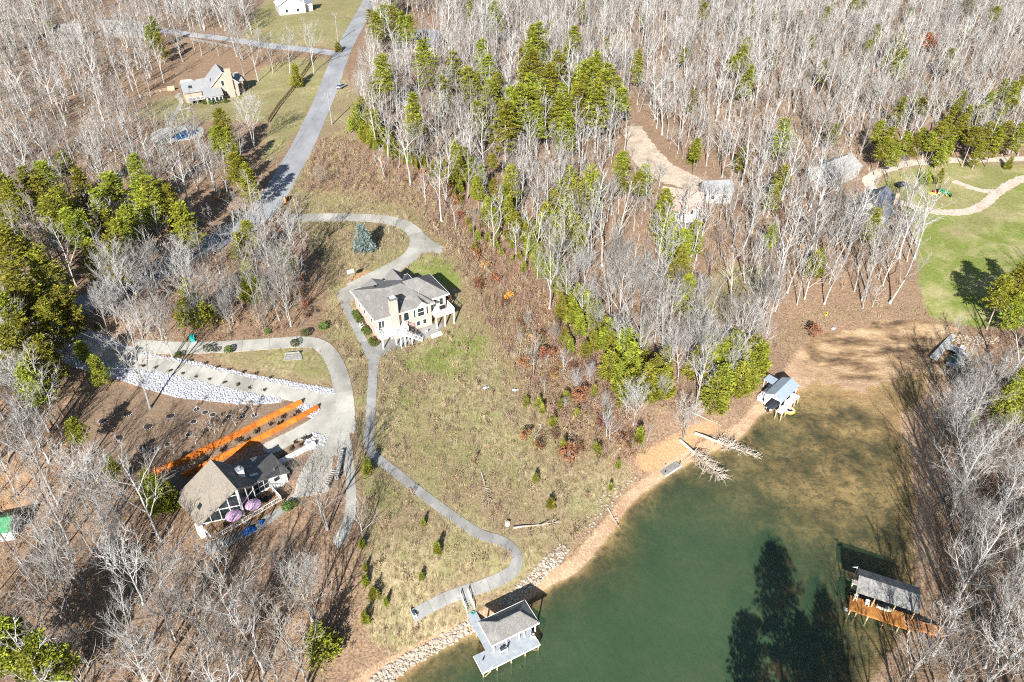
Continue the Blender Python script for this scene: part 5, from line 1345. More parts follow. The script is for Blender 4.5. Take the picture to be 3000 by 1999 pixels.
window(ah, (0, 3.1), D1, 3.5, 6.4, 2.6, 4.9, 3, 2, name='patio_door')
window(ah, (0, 3.1), D1, 7.2, 8.5, 2.9, 4.0)
d = MB(); d.box(-6.2, 6.3, -.9, .25, 2.25, 2.3); d.box(.25, 6.3, .25, 3.05, 2.24, 2.29); d.box(-6.2, -.3, .25, 1.6, 2.24, 2.29); d.build('deck_frame', M_BROWNW, ah)
for i in range(29):                            # deck boards run along the house
    y = -.9 + i * .135
    x0, x1 = (-6.2, 6.3)
    if y > .2: x0 = -6.2 if y < 3.2 else 3.2
    MB().box(x0, x1, y, y + .12, 2.31, 2.36).build('deck_board', M_DECKB, ah)
for a, b in (((-6.2, -.9), (6.3, -.9)), ((6.3, -.9), (6.3, 3.0)), ((-6.2, 1.6), (-6.2, -.9))):
    railing(ah, a, b, 2.36, .95, M_WHITE, 1.8, .3)
for x in (-5.8, -3.4, -1.0, 1.4, 3.8, 6.0):
    MB().bar((x, -.75, -.7), (x, -.75, 2.25), .16, .16).build('deck_post', M_BROWNW, ah)
    MB().bar((x - .9, -.75, 1.2), (x, -.75, 2.2), .1, .1).build('deck_brace', M_BROWNW, ah)
w = MB(); w.box(-6.9, -6.05, 2.9, 4.4, -1.2, 2.6); w.build('wing_buttress', M_WHITE, ah)
c = MB(); c.box(2.2, 3.2, 4.3, 5.2, 5.2, 8.3); chm = c.build('chimney', M_WHITE, ah)
MB().box(2.1, 3.3, 4.2, 5.3, 8.3, 8.5).build('chimney_cap', M_METAL, chm)
MB().tube([(2.7, 4.75, 8.5), (2.7, 4.75, 8.9)], .25, 8).build('flue', M_METAL, chm)
for x, y, z, h in ((5.2, 6.6, 5.6, .5), (6.4, 7.2, 5.2, .6), (8.2, 4.2, 4.6, .4)):
    MB().tube([(x, y, z - .3), (x, y, z + h)], .1, 6).build('vent_pipe', M_METAL, ah)
MB().slab([(4.0, 4.2, 5.97), (5.4, 4.2, 5.52), (5.4, 4.8, 5.52), (4.0, 4.8, 5.97)], .06).build('skylight', M_METAL, ah)
MB().slab([(-5.3, 5.0, 4.18), (-4.6, 5.0, 4.85), (-4.6, 5.9, 4.85), (-5.3, 5.9, 4.18)], .05).build('skylight', M_GLASS, ah)

# ---------------------------------------------------------------- tan gabled house by the road
gh = thing('gabled_house', 'tan brick house with light grey gables, wide chimney and sunroom', 'house', (-109.5, 271.0, 17.8), R(28))
w = MB(); gable_walls(w, 0, 9.2, 0, 12, -1, 5.2, 9.3, 'y'); w.build('wall', M_BRICK2, gh)
r = MB(); gable_roof(r, -.5, 9.7, -.4, 12.4, 5.0, 9.6, 'y'); r.build('roof', M_SHINGL, gh)
for k in (0, 1):                               # white barge boards on the front gable
    a, b = ((-.5, 4.95), (4.6, 9.55)) if k == 0 else ((4.6, 9.55), (9.7, 4.95))
    MB().bar((a[0], -.46, a[1]), (b[0], -.46, b[1]), .08, .3).build('barge_board', M_WHITE, gh)
w = MB(); gable_walls(w, -3.6, 0, 1.2, 9, -1, 4.6, 6.6, 'x'); w.build('link_wall', M_BRICK2, gh)
r = MB(); gable_roof(r, -4.2, .3, .8, 9.4, 4.5, 6.9, 'x'); r.build('link_roof', M_SHINGL, gh)
w = MB(); gable_walls(w, -9.6, -3.8, .8, 8.4, -1, 4.0, 6.4, 'x'); w.build('garage_wall', M_BRICK2, gh)
r = MB(); gable_roof(r, -10.1, -3.5, .2, 9.0, 3.9, 6.6, 'x'); gr_ = r.build('garage_roof', M_SHINGL, gh)
q = MB(); q.slab([(-7.7, 1.7, 4.95), (-6.5, 1.7, 4.95), (-6.5, 2.8, 5.62), (-7.7, 2.8, 5.62)], .02); q.build('skylight', M_GLASS, gh)
c = MB(); c.box(5.4, 7.5, -.75, .35, -1, 10.6); c.build('chimney', M_BRICK2, gh)
w = MB(); w.box(9.2, 11.6, 3.0, 9.5, -1, 5.0); w.build('bay_wall', M_BRICK2, gh)
r = MB(); hip_roof(r, 8.8, 12.1, 2.5, 10.0, 5.0, 7.2, 9.6, 11.0); r.build('bay_roof', M_SHINGL, gh)
w = MB(); w.box(-3.2, 2.6, -3.6, -.02, -1, 2.6); w.build('sunroom_wall', M_BRICK2, gh)
r = MB(); r.slab([(-3.6, -4.0, 2.75), (3.0, -4.0, 2.75), (3.0, .1, 4.6), (-3.6, .1, 4.6)], .2); r.build('sunroom_roof', M_SHINGL, gh)
for i in range(4): window(gh, (-3.0, -3.6), D1, .2 + i * 1.35, 1.4 + i * 1.35, .5, 2.3)
window(gh, (0, 0), D1, 3.4, 4.6, 4.6, 6.6); window(gh, (0, 0), D1, 3.2, 5.1, .8, 2.8, 2, 1); window(gh, (9.2, 3.0), D1, .6, 1.7, 2.0, 4.3)
d = MB(); d.box(-9.4, -3.4, -2.6, .78, 1.6, 1.8); d.build('deck', M_GREYW, gh)
railing(gh, (-9.3, -2.5), (-3.5, -2.5), 1.8, 1.0, M_WHITE, 1.6, .4)
stairs(gh, (-3.0, -4.4), (-1.4, -6.2), 1.6, .1, 1.2, 6, M_GREYW)
posts(gh, [(-9.2, -2.4), (-6.3, -2.4), (-3.6, -2.4)], -1, 1.6, .18, M_GREYW, 'deck_post')
cn = MB(); cn.slab([(-9.9, 9.2, 4.3), (-4.4, 9.2, 4.3), (-5.2, 13.0, 5.0), (-8.8, 13.0, 5.2)], .06); cn.slab([(-8.8, 13.0, 5.2), (-5.2, 13.0, 5.0), (-4.6, 14.5, 3.6), (-9.6, 14.5, 3.6)], .06)
cn.build('canvas_canopy', mat('cream_canvas', (.62, .56, .46), .85), gh)
posts(gh, [(-9.7, 14.3), (-4.8, 14.3)], -1, 3.6, .1, M_METAL, 'canopy_post')

# ---------------------------------------------------------------- houses farther off
M_DULLW = mat('dull_white_siding', (.42, .41, .39), .8, .12, 3, wear=(.32, .31, .29), wear_scale=.8)
def simple_house(name, label, loc, rz, L, W, He, Hr, wallm, roofm, axis='x', wins=(), porch=None, chim=None):
    t = thing(name, label, 'house', loc, rz)
    w = MB(); gable_walls(w, 0, L, 0, W, -1.5, He, Hr, axis); w.build('wall', wallm, t)
    r = MB(); gable_roof(r, -.5, L + .5, -.5, W + .5, He - .1, Hr + .35, axis); r.build('roof', roofm, t)
    for s0, s1, z0, z1, nx in wins: window(t, (0, 0), D1, s0, s1, z0, z1, nx, 1)
    if porch:
        x0, x1, dp, hh = porch
        d = MB(); d.box(x0, x1, -dp, -.02, 0, .2); d.build('porch', M_WHITE, t)
        d = MB(); d.slab([(x0 - .2, -dp - .2, hh), (x1 + .2, -dp - .2, hh), (x1 + .2, .05, hh + .8), (x0 - .2, .05, hh + .8)], .12); d.build('porch_roof', roofm, t)
        posts(t, [(x0 + .2, -dp + .15), ((x0 + x1) / 2, -dp + .15), (x1 - .2, -dp + .15)], .2, hh, .2, M_WHITE, 'porch_post')
    if chim: MB().box(chim[0], chim[0] + .9, chim[1], chim[1] + .9, He - .5, Hr + 1.2).build('chimney', M_BRICK2, t)
    return t
tp = (-114.55, 387.43)
t = simple_house('white_roof_house', 'pale house with white sunlit roof at the top of the street', ground(tp), R(24), 13, 11, 4.4, 8.0, M_DULLW, mat('white_roof', (.62, .62, .63), .7), 'y', ((3.0, 4.4, 1.0, 2.6, 1), (8.4, 9.8, 1.0, 2.6, 1)))
w = MB(); gable_walls(w, 13.02, 17, 3, 10, -1.5, 4.2, 6.6, 'x'); w.build('side_wall', M_WHITE, t)
r = MB(); gable_roof(r, 13.3, 17.5, 2.5, 10.5, 4.1, 6.9, 'x'); r.build('side_roof', M_SHINGD, t)
tp = (-46.54, 325.59)
simple_house('blue_roof_house', 'house with dark blue roof half hidden behind the roadside pines', ground(tp), R(-6), 15, 10, 3.8, 7.4, M_BRICK2, M_SHINGD, 'x', ((2, 3.4, 1, 2.6, 1), (6, 7.4, 1, 2.6, 1)), (9, 14, 2.2, 3.0))
tp = (42.14, 191.88)
t = simple_house('hidden_house', 'white house with weathered reddish roof glimpsed through the wood', ground(tp), R(-22), 11, 8, 4.2, 6.6, M_DULLW, mat('reddish_roof', (.40, .30, .25), .9, .2, 2), 'x', ((1.2, 2.6, 1.6, 3.2, 1), (4.6, 6.4, 1.6, 3.2, 2), (8.4, 9.6, 1.6, 3.2, 1)), (3, 9, 2.4, 3.0))
tp = (56.88, 198.63)
simple_house('grey_cottage', 'small white cottage with grey roof deeper in the wood', ground(tp), R(8), 8, 6, 3.4, 5.4, M_DULLW, M_SHINGL, 'x', ((1.5, 2.7, 1.1, 2.5, 1), (5, 6.2, 1.1, 2.5, 1)))
tp = (98.56, 213.11)
simple_house('pale_barn', 'long pale roofed barn at the start of the gravel loop', ground(tp), R(36), 16, 9, 4.0, 6.2, M_DULLW, mat('bleached_roof', (.34, .335, .325), .8, .2, 1.5), 'x', ((4, 7, 0, 2.8, 1),))
tp = (-205.33, 342.46)
simple_house('grey_roof_house', 'grey roofed house almost hidden in the far upper wood', ground(tp), R(20), 13, 9, 3.6, 6.4, M_GREYW, M_SHING, 'x', ((2, 3.4, 1, 2.4, 1),))
tp = (-184.82, 351.36)
simple_house('long_roof_house', 'long low grey roofed house behind the upper wood', ground(tp), R(-8), 18, 9, 3.4, 6.0, M_GREYW, M_SHING, 'x', ((3, 4.4, 1, 2.4, 1), (8, 9.4, 1, 2.4, 1)))
# house with solar panels beside the loop
sh = thing('solar_roof_house', 'grey roofed house with solar panels and a gridded glass gable', 'house', (104.2, 195.0, 6.4), R(-38))
w = MB(); gable_walls(w, -4.4, 4.4, 0, 13, -1.5, 3.4, 6.6, 'y'); w.build('wall', M_DULLW, sh)
r = MB(); gable_roof(r, -5.0, 5.0, -.7, 13.6, 3.2, 6.95, 'y'); r.build('roof', M_SHINGD, sh)
for k in range(2):
    for j in range(6 if k == 0 else 8):
        x0, y0 = .5 + k * 1.75, 2.0 + j * 1.35
        if k == 1 and j < 4: continue
        f = lambda x: 6.95 - x * (6.95 - 3.2) / 5.0 + .07
        q = MB(); q.slab([(x0, y0, f(x0)), (x0 + 1.6, y0, f(x0 + 1.6)), (x0 + 1.6, y0 + 1.15, f(x0 + 1.6)), (x0, y0 + 1.15, f(x0))], .04)
        q.build('solar_panel', mat('solar_cells', (.03, .06, .14), .2, .1, 3, spec=.6), sh)
for i in range(5):
    x = -3.6 + i * 1.5
    window(sh, (x, 0), D1, 0, 1.35, .1, 2.5); 
    if abs(x + .7) < 2.6: window(sh, (x, 0), D1, 0, 1.35, 2.7, 4.3)
MB().box(4.1, 5.0, 8.0, 9.0, 2.5, 7.4).build('chimney', M_BRICK2, sh)
d = MB(); d.box(-4.6, 4.6, -3.0, -.02, -.4, -.2); d.build('deck', M_GREYW, sh)
railing(sh, (-4.5, -2.9), (4.5, -2.9), -.2, 1.0, M_WHITE, 1.6, .5)

# ---------------------------------------------------------------- docks and boathouses
dk = thing('lake_dock', 'grey decked dock with hipped shingle roof and steps from the path', 'dock', (-6.3, 62.6, 0), R(28))
DZ = 1.4
d = MB(); d.box(0, 9.8, -4.1, -1.05, DZ - .22, DZ); d.build('platform', M_DECKG, dk)
d = MB(); d.box(2.05, 3.65, -1.04, 6.1, DZ - .22, DZ - .004); d.build('walkway', M_DECKG, dk)
d = MB(); d.box(9.0, 10.2, -1.04, 2.0, DZ - .22, DZ - .004); d.box(3.66, 8.99, 1.3, 2.0, DZ - .22, DZ - .008); d.build('slip_walk', M_DECKG, dk)
e = MB(); e.box(-.05, 9.85, -4.16, -4.1, DZ - .3, DZ + .03); e.box(-.06, 0, -4.1, -1.05, DZ - .3, DZ + .03); e.box(9.8, 9.86, -4.1, -1.05, DZ - .3, DZ + .03); e.build('edge_trim', M_WHITE, dk)
for x in (.2, 2.5, 4.9, 7.3, 9.6):
    MB().box(x - .09, x + .09, -4.05, -3.87, -4.5, DZ - .22).build('pile', M_TIMB, dk)
for x, y in ((2.15, -.9), (2.15, 2.4), (2.15, 5.6), (3.55, 5.6), (10.1, 1.9), (6.5, 1.9), (10.1, -.8)):
    MB().box(x - .09, x + .09, y - .09, y + .09, -3.5, DZ - .22).build('pile', M_TIMB, dk)
MB().bar((.3, -4.3, .5), (1.3, -4.3, 1.2), .1, .1).build('brace', M_TIMB, dk)
MB().bar((9.5, -4.3, .5), (8.5, -4.3, 1.2), .1, .1).build('brace', M_TIMB, dk)
r = MB(); hip_roof(r, 2.45, 10.6, -2.35, 2.2, 4.1, 5.5, 4.6, 8.45); rf = r.build('roof', M_SHING, dk)
fascia(dk, 2.45, 10.6, -2.35, 2.2, 4.1, .26)
rc = MB()
for a, b in (((2.45, -2.35, 4.12), (4.6, -.075, 5.52)), ((2.45, 2.2, 4.12), (4.6, -.075, 5.52)), ((10.6, -2.35, 4.12), (8.45, -.075, 5.52)), ((10.6, 2.2, 4.12), (8.45, -.075, 5.52)), ((4.6, -.075, 5.52), (8.45, -.075, 5.52))):
    rc.bar(a, b, .22, .05)
rc.build('ridge_cap', M_ROOFW, rf)
for x in (3.0, 5.2, 7.4, 8.3, 10.2):
    MB().box(x - .09, x + .09, -1.95, -1.77, DZ, 3.85).build('roof_post', M_WHITE, dk)
for x in (3.0, 6.6, 10.1):
    MB().box(x - .09, x + .09, 1.75, 1.93, DZ - .2, 3.85).build('roof_post', M_WHITE, dk)
MB().box(3.7, 8.9, -1.0, 1.25, -.3, -.25).build('boat_lift', M_METAL, dk)
stairs(dk, (2.95, 8.3), (2.95, 6.1), 2.85, DZ, 1.3, 8, M_DECKG)
railing(dk, (2.28, 8.4), (2.28, 6.1), 2.9, .95, M_WHITE, 1.1, .3, 'railing', DZ); railing(dk, (3.62, 8.4), (3.62, 6.1), 2.9, .95, M_WHITE, 1.1, .3, 'railing', DZ)
def on(parent, x, y, z):
    """world position of a point given in another thing's frame"""
    a = parent.rotation_euler.z; l = parent.location
    return (l.x + x * math.cos(a) - y * math.sin(a), l.y + x * math.sin(a) + y * math.cos(a), l.z + z)
def bench(label, loc, rz, m=None, L=1.5, name='bench', cat='bench', group=None):
    m = m or M_WHITE
    t = thing(name, label, cat, loc, rz, group)
    for i in range(4): MB().box(-L / 2, L / 2, -.25 + i * .13, -.14 + i * .13, .42, .46).build('slat', m, t)
    for i in range(3): MB().bar((-L / 2, .3 + .02 * i, .6 + i * .15), (L / 2, .3 + .02 * i, .6 + i * .15), .03, .11).build('back_slat', m, t)
    for x in (-L / 2 + .08, L / 2 - .08):
        MB().box(x - .04, x + .04, -.24, -.16, 0, .42).build('leg', m, t); MB().box(x - .04, x + .04, .24, .32, 0, .98).build('leg', m, t)
        MB().box(x - .04, x + .04, -.28, .3, .62, .66).build('armrest', m, t)
    return t
def chair(label, loc, rz, m, group=None):
    return bench(label, loc, rz, m, .62, 'deck_chair', 'chair', group)
bench('white slatted bench under the roof edge of the grey dock', on(dk, 4.3, -2.5, DZ), R(28 + 180), L=1.3)
chair('white chair at the outer end of the grey dock', on(dk, 9.4, -2.6, DZ), R(100), M_WHITE)
def torus(mb, c, Rm, r, n=20, k=8, ax='z', sq=1.0):
    base = len(mb.v)
    for i in range(n):
        a = 2 * math.pi * i / n
        for j in range(k):
            b = 2 * math.pi * j / k
            q = (Rm + r * math.cos(b))
            p = (q * math.cos(a), q * math.sin(a) * sq, r * math.sin(b)) if ax == 'z' else (r * math.sin(b), q * math.cos(a), q * math.sin(a))
            mb.v.append((c[0] + p[0], c[1] + p[1], c[2] + p[2]))
    for i in range(n):
        for j in range(k):
            mb.f.append((base + i * k + j, base + ((i + 1) % n) * k + j, base + ((i + 1) % n) * k + (j + 1) % k, base + i * k + (j + 1) % k))
    return mb
t = thing('hose_coil', 'coiled turquoise hose on the dock walkway below the steps', 'hose', on(dk, 3.1, 5.6, DZ))
torus(MB(), (0, 0, .05), .3, .05).build('coil', M_TEAL, t); torus(MB(), (.02, .01, .13), .26, .045).build('coil', M_TEAL, t)
t = thing('cleat', 'small dark cleat box on the outer corner of the grey dock', 'cleat', on(dk, 1.1, -2.2, DZ), R(70))
MB().box(-.22, .22, -.09, .09, 0, .16).build('base', M_BLACK, t); MB().bar((-.3, 0, .2), (.3, 0, .2), .07, .07).build('horn', M_BLACK, t)

rb = thing('orange_deck_boathouse', 'boathouse with orange stained deck and weathered gable roof', 'boathouse', (53.87, 69.66, 0), R(-24))
for i in range(18):
    y = i * .16
    MB().box(0 if i < 99 else 0, 9.3, y, y + .15, DZ - .05, DZ).build('deck_board', M_DECKO, rb)
for i in range(28):
    x = 9.32 + i * .16
    MB().box(x, x + .15, .5, 2.2, DZ - .05, DZ + .02 * i).build('gangway_board', M_DECKO, rb)
d = MB(); d.box(0, 9.3, .02, 2.86, DZ - .3, DZ - .06); d.box(9.31, 13.8, .6, 2.1, DZ - .3, DZ - .06); d.build('deck_frame', M_DECKO, rb)
for x in (.25, 1.2, 2.9, 5.2, 7.4, 8.9):
    MB().box(x - .1, x + .1, .05, .25, -4, DZ - .3).build('pile', M_TIMB, rb)
for x in (.4, 4.8, 9.0): MB().box(x - .1, x + .1, 6.0, 6.2, -3, 4.0).build('roof_post', M_TIMB, rb)
for x in (.5, 3.2, 6.2, 9.0): MB().box(x - .09, x + .09, 1.9, 2.08, DZ, 4.1).build('roof_post', M_TIMB, rb)
d = MB(); d.box(.1, 9.2, 5.5, 6.3, DZ - .3, DZ); d.build('back_walk', M_GREYW, rb)
r = MB(); gable_roof(r, .25, 9.4, 1.45, 6.5, 4.2, 5.35, 'x', .1, -.0, 4.15); r.build('roof', M_ROOFW, rb)
d = MB(); d.box(.3, 9.3, 3.0, 5.4, -.2, .0); d.build('boat_lift', M_METAL, rb)
d = MB(); d.box(-.7, -.02, .1, .5, .6, .9); d.build('landing_step', M_GREYW, rb)
chair('white chair nearest the end of the orange deck', on(rb, .7, 2.3, DZ), R(-24), M_WHITE, 'white chairs on the orange deck')
chair('white chair second along the orange deck', on(rb, 2.5, 2.0, DZ), R(-24), M_WHITE, 'white chairs on the orange deck')
t = thing('jet_ski', 'pale jet ski parked on the orange deck under the roof edge', 'jet ski', on(rb, 5.0, 2.2, DZ), R(-28))
h = MB()
for x, wd, z0, z1 in ((-1.1, .35, .1, .5), (-.4, .45, .05, .6), (.5, .42, .05, .75), (1.25, .08, .3, .7)):
    h.v += [(x, -wd, z0 + .2), (x, -wd * .5, z0), (x, wd * .5, z0), (x, wd, z0 + .2), (x, wd * .7, z1), (x, -wd * .7, z1)]
for i in range(3):
    for k in range(6): h.f.append((i * 6 + k, (i + 1) * 6 + k, (i + 1) * 6 + (k + 1) % 6, i * 6 + (k + 1) % 6))
h.f += [tuple(range(5, -1, -1))[::-1], tuple(range(18, 24))]
h.build('hull', mat('cream_gelcoat', (.6, .55, .45), .3, .05), t)
MB().box(-.95, .1, -.2, .2, .55, .78).build('seat', M_BLACK, t); MB().bar((.35, -.4, .98), (.35, .4, .98), .06, .06).build('handlebar', M_BLACK, t)
t = thing('flag_pole', 'little pennant pole at the lake end of the orange deck boathouse', 'flag', on(rb, .1, 6.2, DZ))
MB().tube([(0, 0, 0), (0, 0, 3.4)], .03, 6).build('pole', M_WHITE, t); MB().slab([(0, 0, 3.3), (-.8, .1, 3.15), (-.75, .35, 2.9), (0, .15, 2.8)], .02).build('pennant', M_WHITE, t)

bb = thing('blue_roof_boathouse', 'white boathouse with blue grey metal gable roof at the cove mouth', 'boathouse', (56.41, 116.76, 0), R(46))
BZ = 1.8
d = MB(); d.box(-.2, 7.8, -.9, .55, BZ - .2, BZ); d.build('side_deck', M_WHITE, bb)
d = MB(); d.box(.4, 7.6, 3.3, 5.3, BZ - .2, BZ); d.box(4.2, 7.8, 5.31, 6.8, BZ - .2, BZ - .004); d.box(6.9, 7.7, .56, 3.29, BZ - .2, BZ - .004); d.build('side_deck', M_WHITE, bb)
r = MB(); gable_roof(r, -.1, 7.6, -.25, 3.85, 4.5, 5.45, 'x', .1); r.build('roof', M_BLUEROOF, bb)
r = MB(); r.slab([(4.5, 4.05, 4.05), (6.9, 4.05, 4.05), (6.9, 6.5, 4.3), (4.5, 6.5, 4.3)], .1); r.build('shade_roof', M_BLUEROOF, bb)
g = MB(); gable_walls(g, -.02, .1, -.1, 3.7, 4.3, 4.42, 5.25, 'x'); g.build('gable_end', M_WHITE, bb)
for x in (.1, 2.5, 5.0, 7.4):
    for y in (0.1, 3.5): MB().box(x - .08, x + .08, y - .08, y + .08, BZ, 4.45).build('roof_post', M_WHITE, bb)
for x, y in ((4.7, 4.2), (6.7, 4.2), (4.7, 6.3), (6.7, 6.3)): MB().box(x - .06, x + .06, y - .06, y + .06, BZ, 4.0).build('shade_post', M_WHITE, bb)
for x, y in ((-.1, -.8), (-.1, .4), (2.0, -.8), (4.2, -.8), (6.0, -.8), (7.7, -.8), (.5, 3.4), (.5, 5.2), (3.0, 5.2), (5.5, 6.7), (7.5, 3.4)):
    MB().box(x - .1, x + .1, y - .1, y + .1, -2, BZ - .2).build('pile', M_TIMB, bb)
railing(bb, (.45, 5.25), (4.2, 5.25), BZ, .9, M_WHITE, 1.4, .5)
bt = thing('motor_boat', 'dark covered motor boat hanging in the slip of the blue roofed boathouse', 'boat', on(bb, .1, 1.95, .9), R(46))
h = MB(); sec = [(-.9, .75, .35), (.0, .95, .25), (2.5, 1.0, .1), (4.6, .75, .12), (5.8, .12, .45)]
for x, wd, zk in sec: h.v += [(x, -wd, 1.1), (x, -wd * .8, zk + .35), (x, 0, zk), (x, wd * .8, zk + .35), (x, wd, 1.1)]
for i in range(4):
    for k in range(4): h.f.append((i * 5 + k, (i + 1) * 5 + k, (i + 1) * 5 + k + 1, i * 5 + k + 1))
h.f += [(0, 1, 2, 3, 4)]
h.build('hull', mat('cream_gelcoat', (.6, .55, .45), .3, .05), bt)
h = MB()
for x, wd, zk in sec: h.v += [(x, -wd, 1.1), (x, -wd * .4, 1.32), (x, wd * .4, 1.32), (x, wd, 1.1)]
for i in range(4):
    for k in range(3): h.f.append((i * 4 + k, i * 4 + k + 1, (i + 1) * 4 + k + 1, (i + 1) * 4 + k))
h.f.append((3, 2, 1, 0))
h.build('boat_cover', mat('navy_canvas', (.04, .045, .06), .7), bt)
MB().box(-.86, -.84, -.3, .3, .95, 1.1).build('nameplate', M_WHITE, bt)
MB().box(-1.25, -.95, -.25, .25, .3, 1.15).build('outboard_motor', M_BLACK, bt)
chair('white chair on the near side deck of the blue roofed boathouse', on(bb, 1.6, -.3, BZ), R(136), M_WHITE, 'white chairs on the boathouse side deck')
chair('white chair further along the side deck of the blue roofed boathouse', on(bb, 2.8, -.3, BZ), R(136), M_WHITE, 'white chairs on the boathouse side deck')
def parasol(label, loc, m, open_=True, Rr=1.35, H=2.4, group=None, closed_m=None):
    t = thing('parasol', label, 'parasol', loc, 0, group)
    MB().tube([(0, 0, 0), (0, 0, H + .15)], .03, 6).build('pole', M_METAL, t)
    MB().tube([(0, 0, 0), (0, 0, .08), (0, 0, .1)], [.28, .28, .1], 10).build('base', M_BLACK, t)
    n = 8
    for i in range(n):
        a0, a1 = 2 * math.pi * i / n, 2 * math.pi * (i + 1) / n
        mb = MB()
        if open_:
            p = [(0, 0, H), (Rr * .5 * math.cos(a0), Rr * .5 * math.sin(a0), H - .16), (Rr * .5 * math.cos(a1), Rr * .5 * math.sin(a1), H - .16),
                 (Rr * math.cos(a0), Rr * math.sin(a0), H - .48), (Rr * math.cos(a1), Rr * math.sin(a1), H - .48),
                 (Rr * .98 * math.cos((a0 + a1) / 2), Rr * .98 * math.sin((a0 + a1) / 2), H - .44), (Rr * .52 * math.cos((a0 + a1) / 2), Rr * .52 * math.sin((a0 + a1) / 2), H - .2)]
            mb.add(p, [(0, 1, 6), (0, 6, 2), (1, 3, 5, 6), (6, 5, 4, 2)])
        else:
            r1 = .16
            p = [(0, 0, H), (r1 * math.cos(a0), r1 * math.sin(a0), H - 1.1), (r1 * math.cos(a1), r1 * math.sin(a1), H - 1.1)]
            mb.add(p, [(0, 1, 2)])
        mb.build('canopy_panel', m, t)
    return t
parasol('closed dark parasol on the landward deck of the blue roofed boathouse', on(bb, 1.2, 4.2, BZ), M_BLACK, False)
parasol('lilac parasol on the deck left of the prow post', on(ah, -1.75, -.15, 2.36), M_LILAC)
parasol('lilac parasol on the deck right of the prow post', on(ah, 1.7, -.2, 2.36), M_LILAC)
rp = (59.67, 118.92)
t = thing('inflatable_raft', 'round yellow and white inflatable raft beside the blue roofed boathouse', 'raft', (rp[0], rp[1], .0), R(20))
torus(MB(), (0, 0, .2), .95, .3, 22, 8).build('ring', M_YEL, t); torus(MB(), (-.1, -.1, .38), .8, .2, 20, 6).build('rim', M_WHITE, t)
MB().tube([(0, 0, .05), (0, 0, .15)], .75, 16).build('floor', M_DARK, t)
MB().box(-1.6, -.7, -.7, .3, .05, .3).build('step', M_YEL, t)

def world_poly(mb, pts, z0, z1, o):
    a = 0.0
    p = [(x - o[0], y - o[1]) for x, y in pts]
    for i in range(len(p)): a += p[i - 1][0] * p[i][1] - p[i][0] * p[i - 1][1]
    return mb.prism(p if a > 0 else p[::-1], z0, z1)
M_OLDC = mat('old_dock_concrete', (.46, .45, .43), .95, .2, 1.6, wear=(.5, .49, .46), wear_scale=1.1)
o = (102.0, 138.0, 0.0)
cd = thing('cove_dock', 'weathered grey dock stranded on the dry cove with a tee shaped plan', 'dock', o)
world_poly(MB(), [(107.4, 146.3), (108.2, 145.4), (99.0, 135.6), (97.9, 136.9)], .75, 1.1, o).build('walkway', M_OLDC, cd)
world_poly(MB(), [(104.7, 142.4), (107.3, 139.6), (105.9, 138.2), (103.2, 140.4)], .72, 1.08, o).build('link', M_OLDC, cd)
world_poly(MB(), [(100.5, 134.3), (102.1, 132.4), (107.6, 137.9), (105.6, 139.0)], .76, 1.12, o).build('platform', M_OLDC, cd)
for x, y in ((98.6, 136.4), (101.5, 139.5), (106.5, 144.6), (101.0, 134.4), (102.2, 132.9), (107.0, 137.7), (105.0, 138.2)):
    MB().box(x - o[0] - .12, x - o[0] + .12, y - o[1] - .12, y - o[1] + .12, -1, .75).build('pile', M_GREYW, cd)
t = thing('canoe', 'upturned dark green canoe lying on the stranded dock', 'canoe', (103.1, 136.0, 1.13), math.atan2(137.81 - 134.3, 104.57 - 101.72))
h = MB()
for i in range(9):
    f = -1 + 2 * i / 8; wd = .48 * (1 - f * f) ** .8 + .02; top = .42 - .12 * f * f
    h.v += [(f * 2.3, -wd, .03), (f * 2.3, -wd * .75, top * .7), (f * 2.3, 0, top), (f * 2.3, wd * .75, top * .7), (f * 2.3, wd, .03)]
for i in range(8):
    for k in range(4): h.f.append((i * 5 + k, i * 5 + k + 1, (i + 1) * 5 + k + 1, (i + 1) * 5 + k))
h.build('hull', mat('dark_green_canoe', (.02, .12, .09), .45), t); MB().bar((-2.1, 0, .40), (2.1, 0, .40), .04, .05).build('keel', M_BLACK, t)
bench('white bench on the stranded dock beside the canoe', (107.0, 140.0, .8), R(-40), M_WHITE, 1.2)
od = thing('old_shore_dock', 'small old grey plank dock on the bank below the field', 'dock', (27.45, 101.9, 0), R(-53))
for i in range(20):
    x = i * .172
    MB().box(x, x + .15, 0, 4.6, .74, .8).build('plank', M_GREYW, od)
MB().box(.05, 3.4, .1, .25, .5, .735).build('beam', M_GREYW, od); MB().box(.05, 3.4, 4.3, 4.45, .5, .735).build('beam', M_GREYW, od)
for x, y in ((.1, .2), (3.3, .2), (.1, 4.4), (3.3, 4.4), (1.8, 1.8)): MB().box(x - .09, x + .09, y - .09, y + .09, -1, 1.5).build('post', M_GREYW, od)
MB().box(3.42, 3.5, 0, 4.6, .45, .82).build('edge_board', M_WHITE, od)
a = MB(); a.slab([(-3.6, 1.0, 2.6), (-.02, 1.0, .8), (-.02, 1.9, .8), (-3.6, 1.9, 2.6)], .12); a.build('ramp', M_GREYW, od)

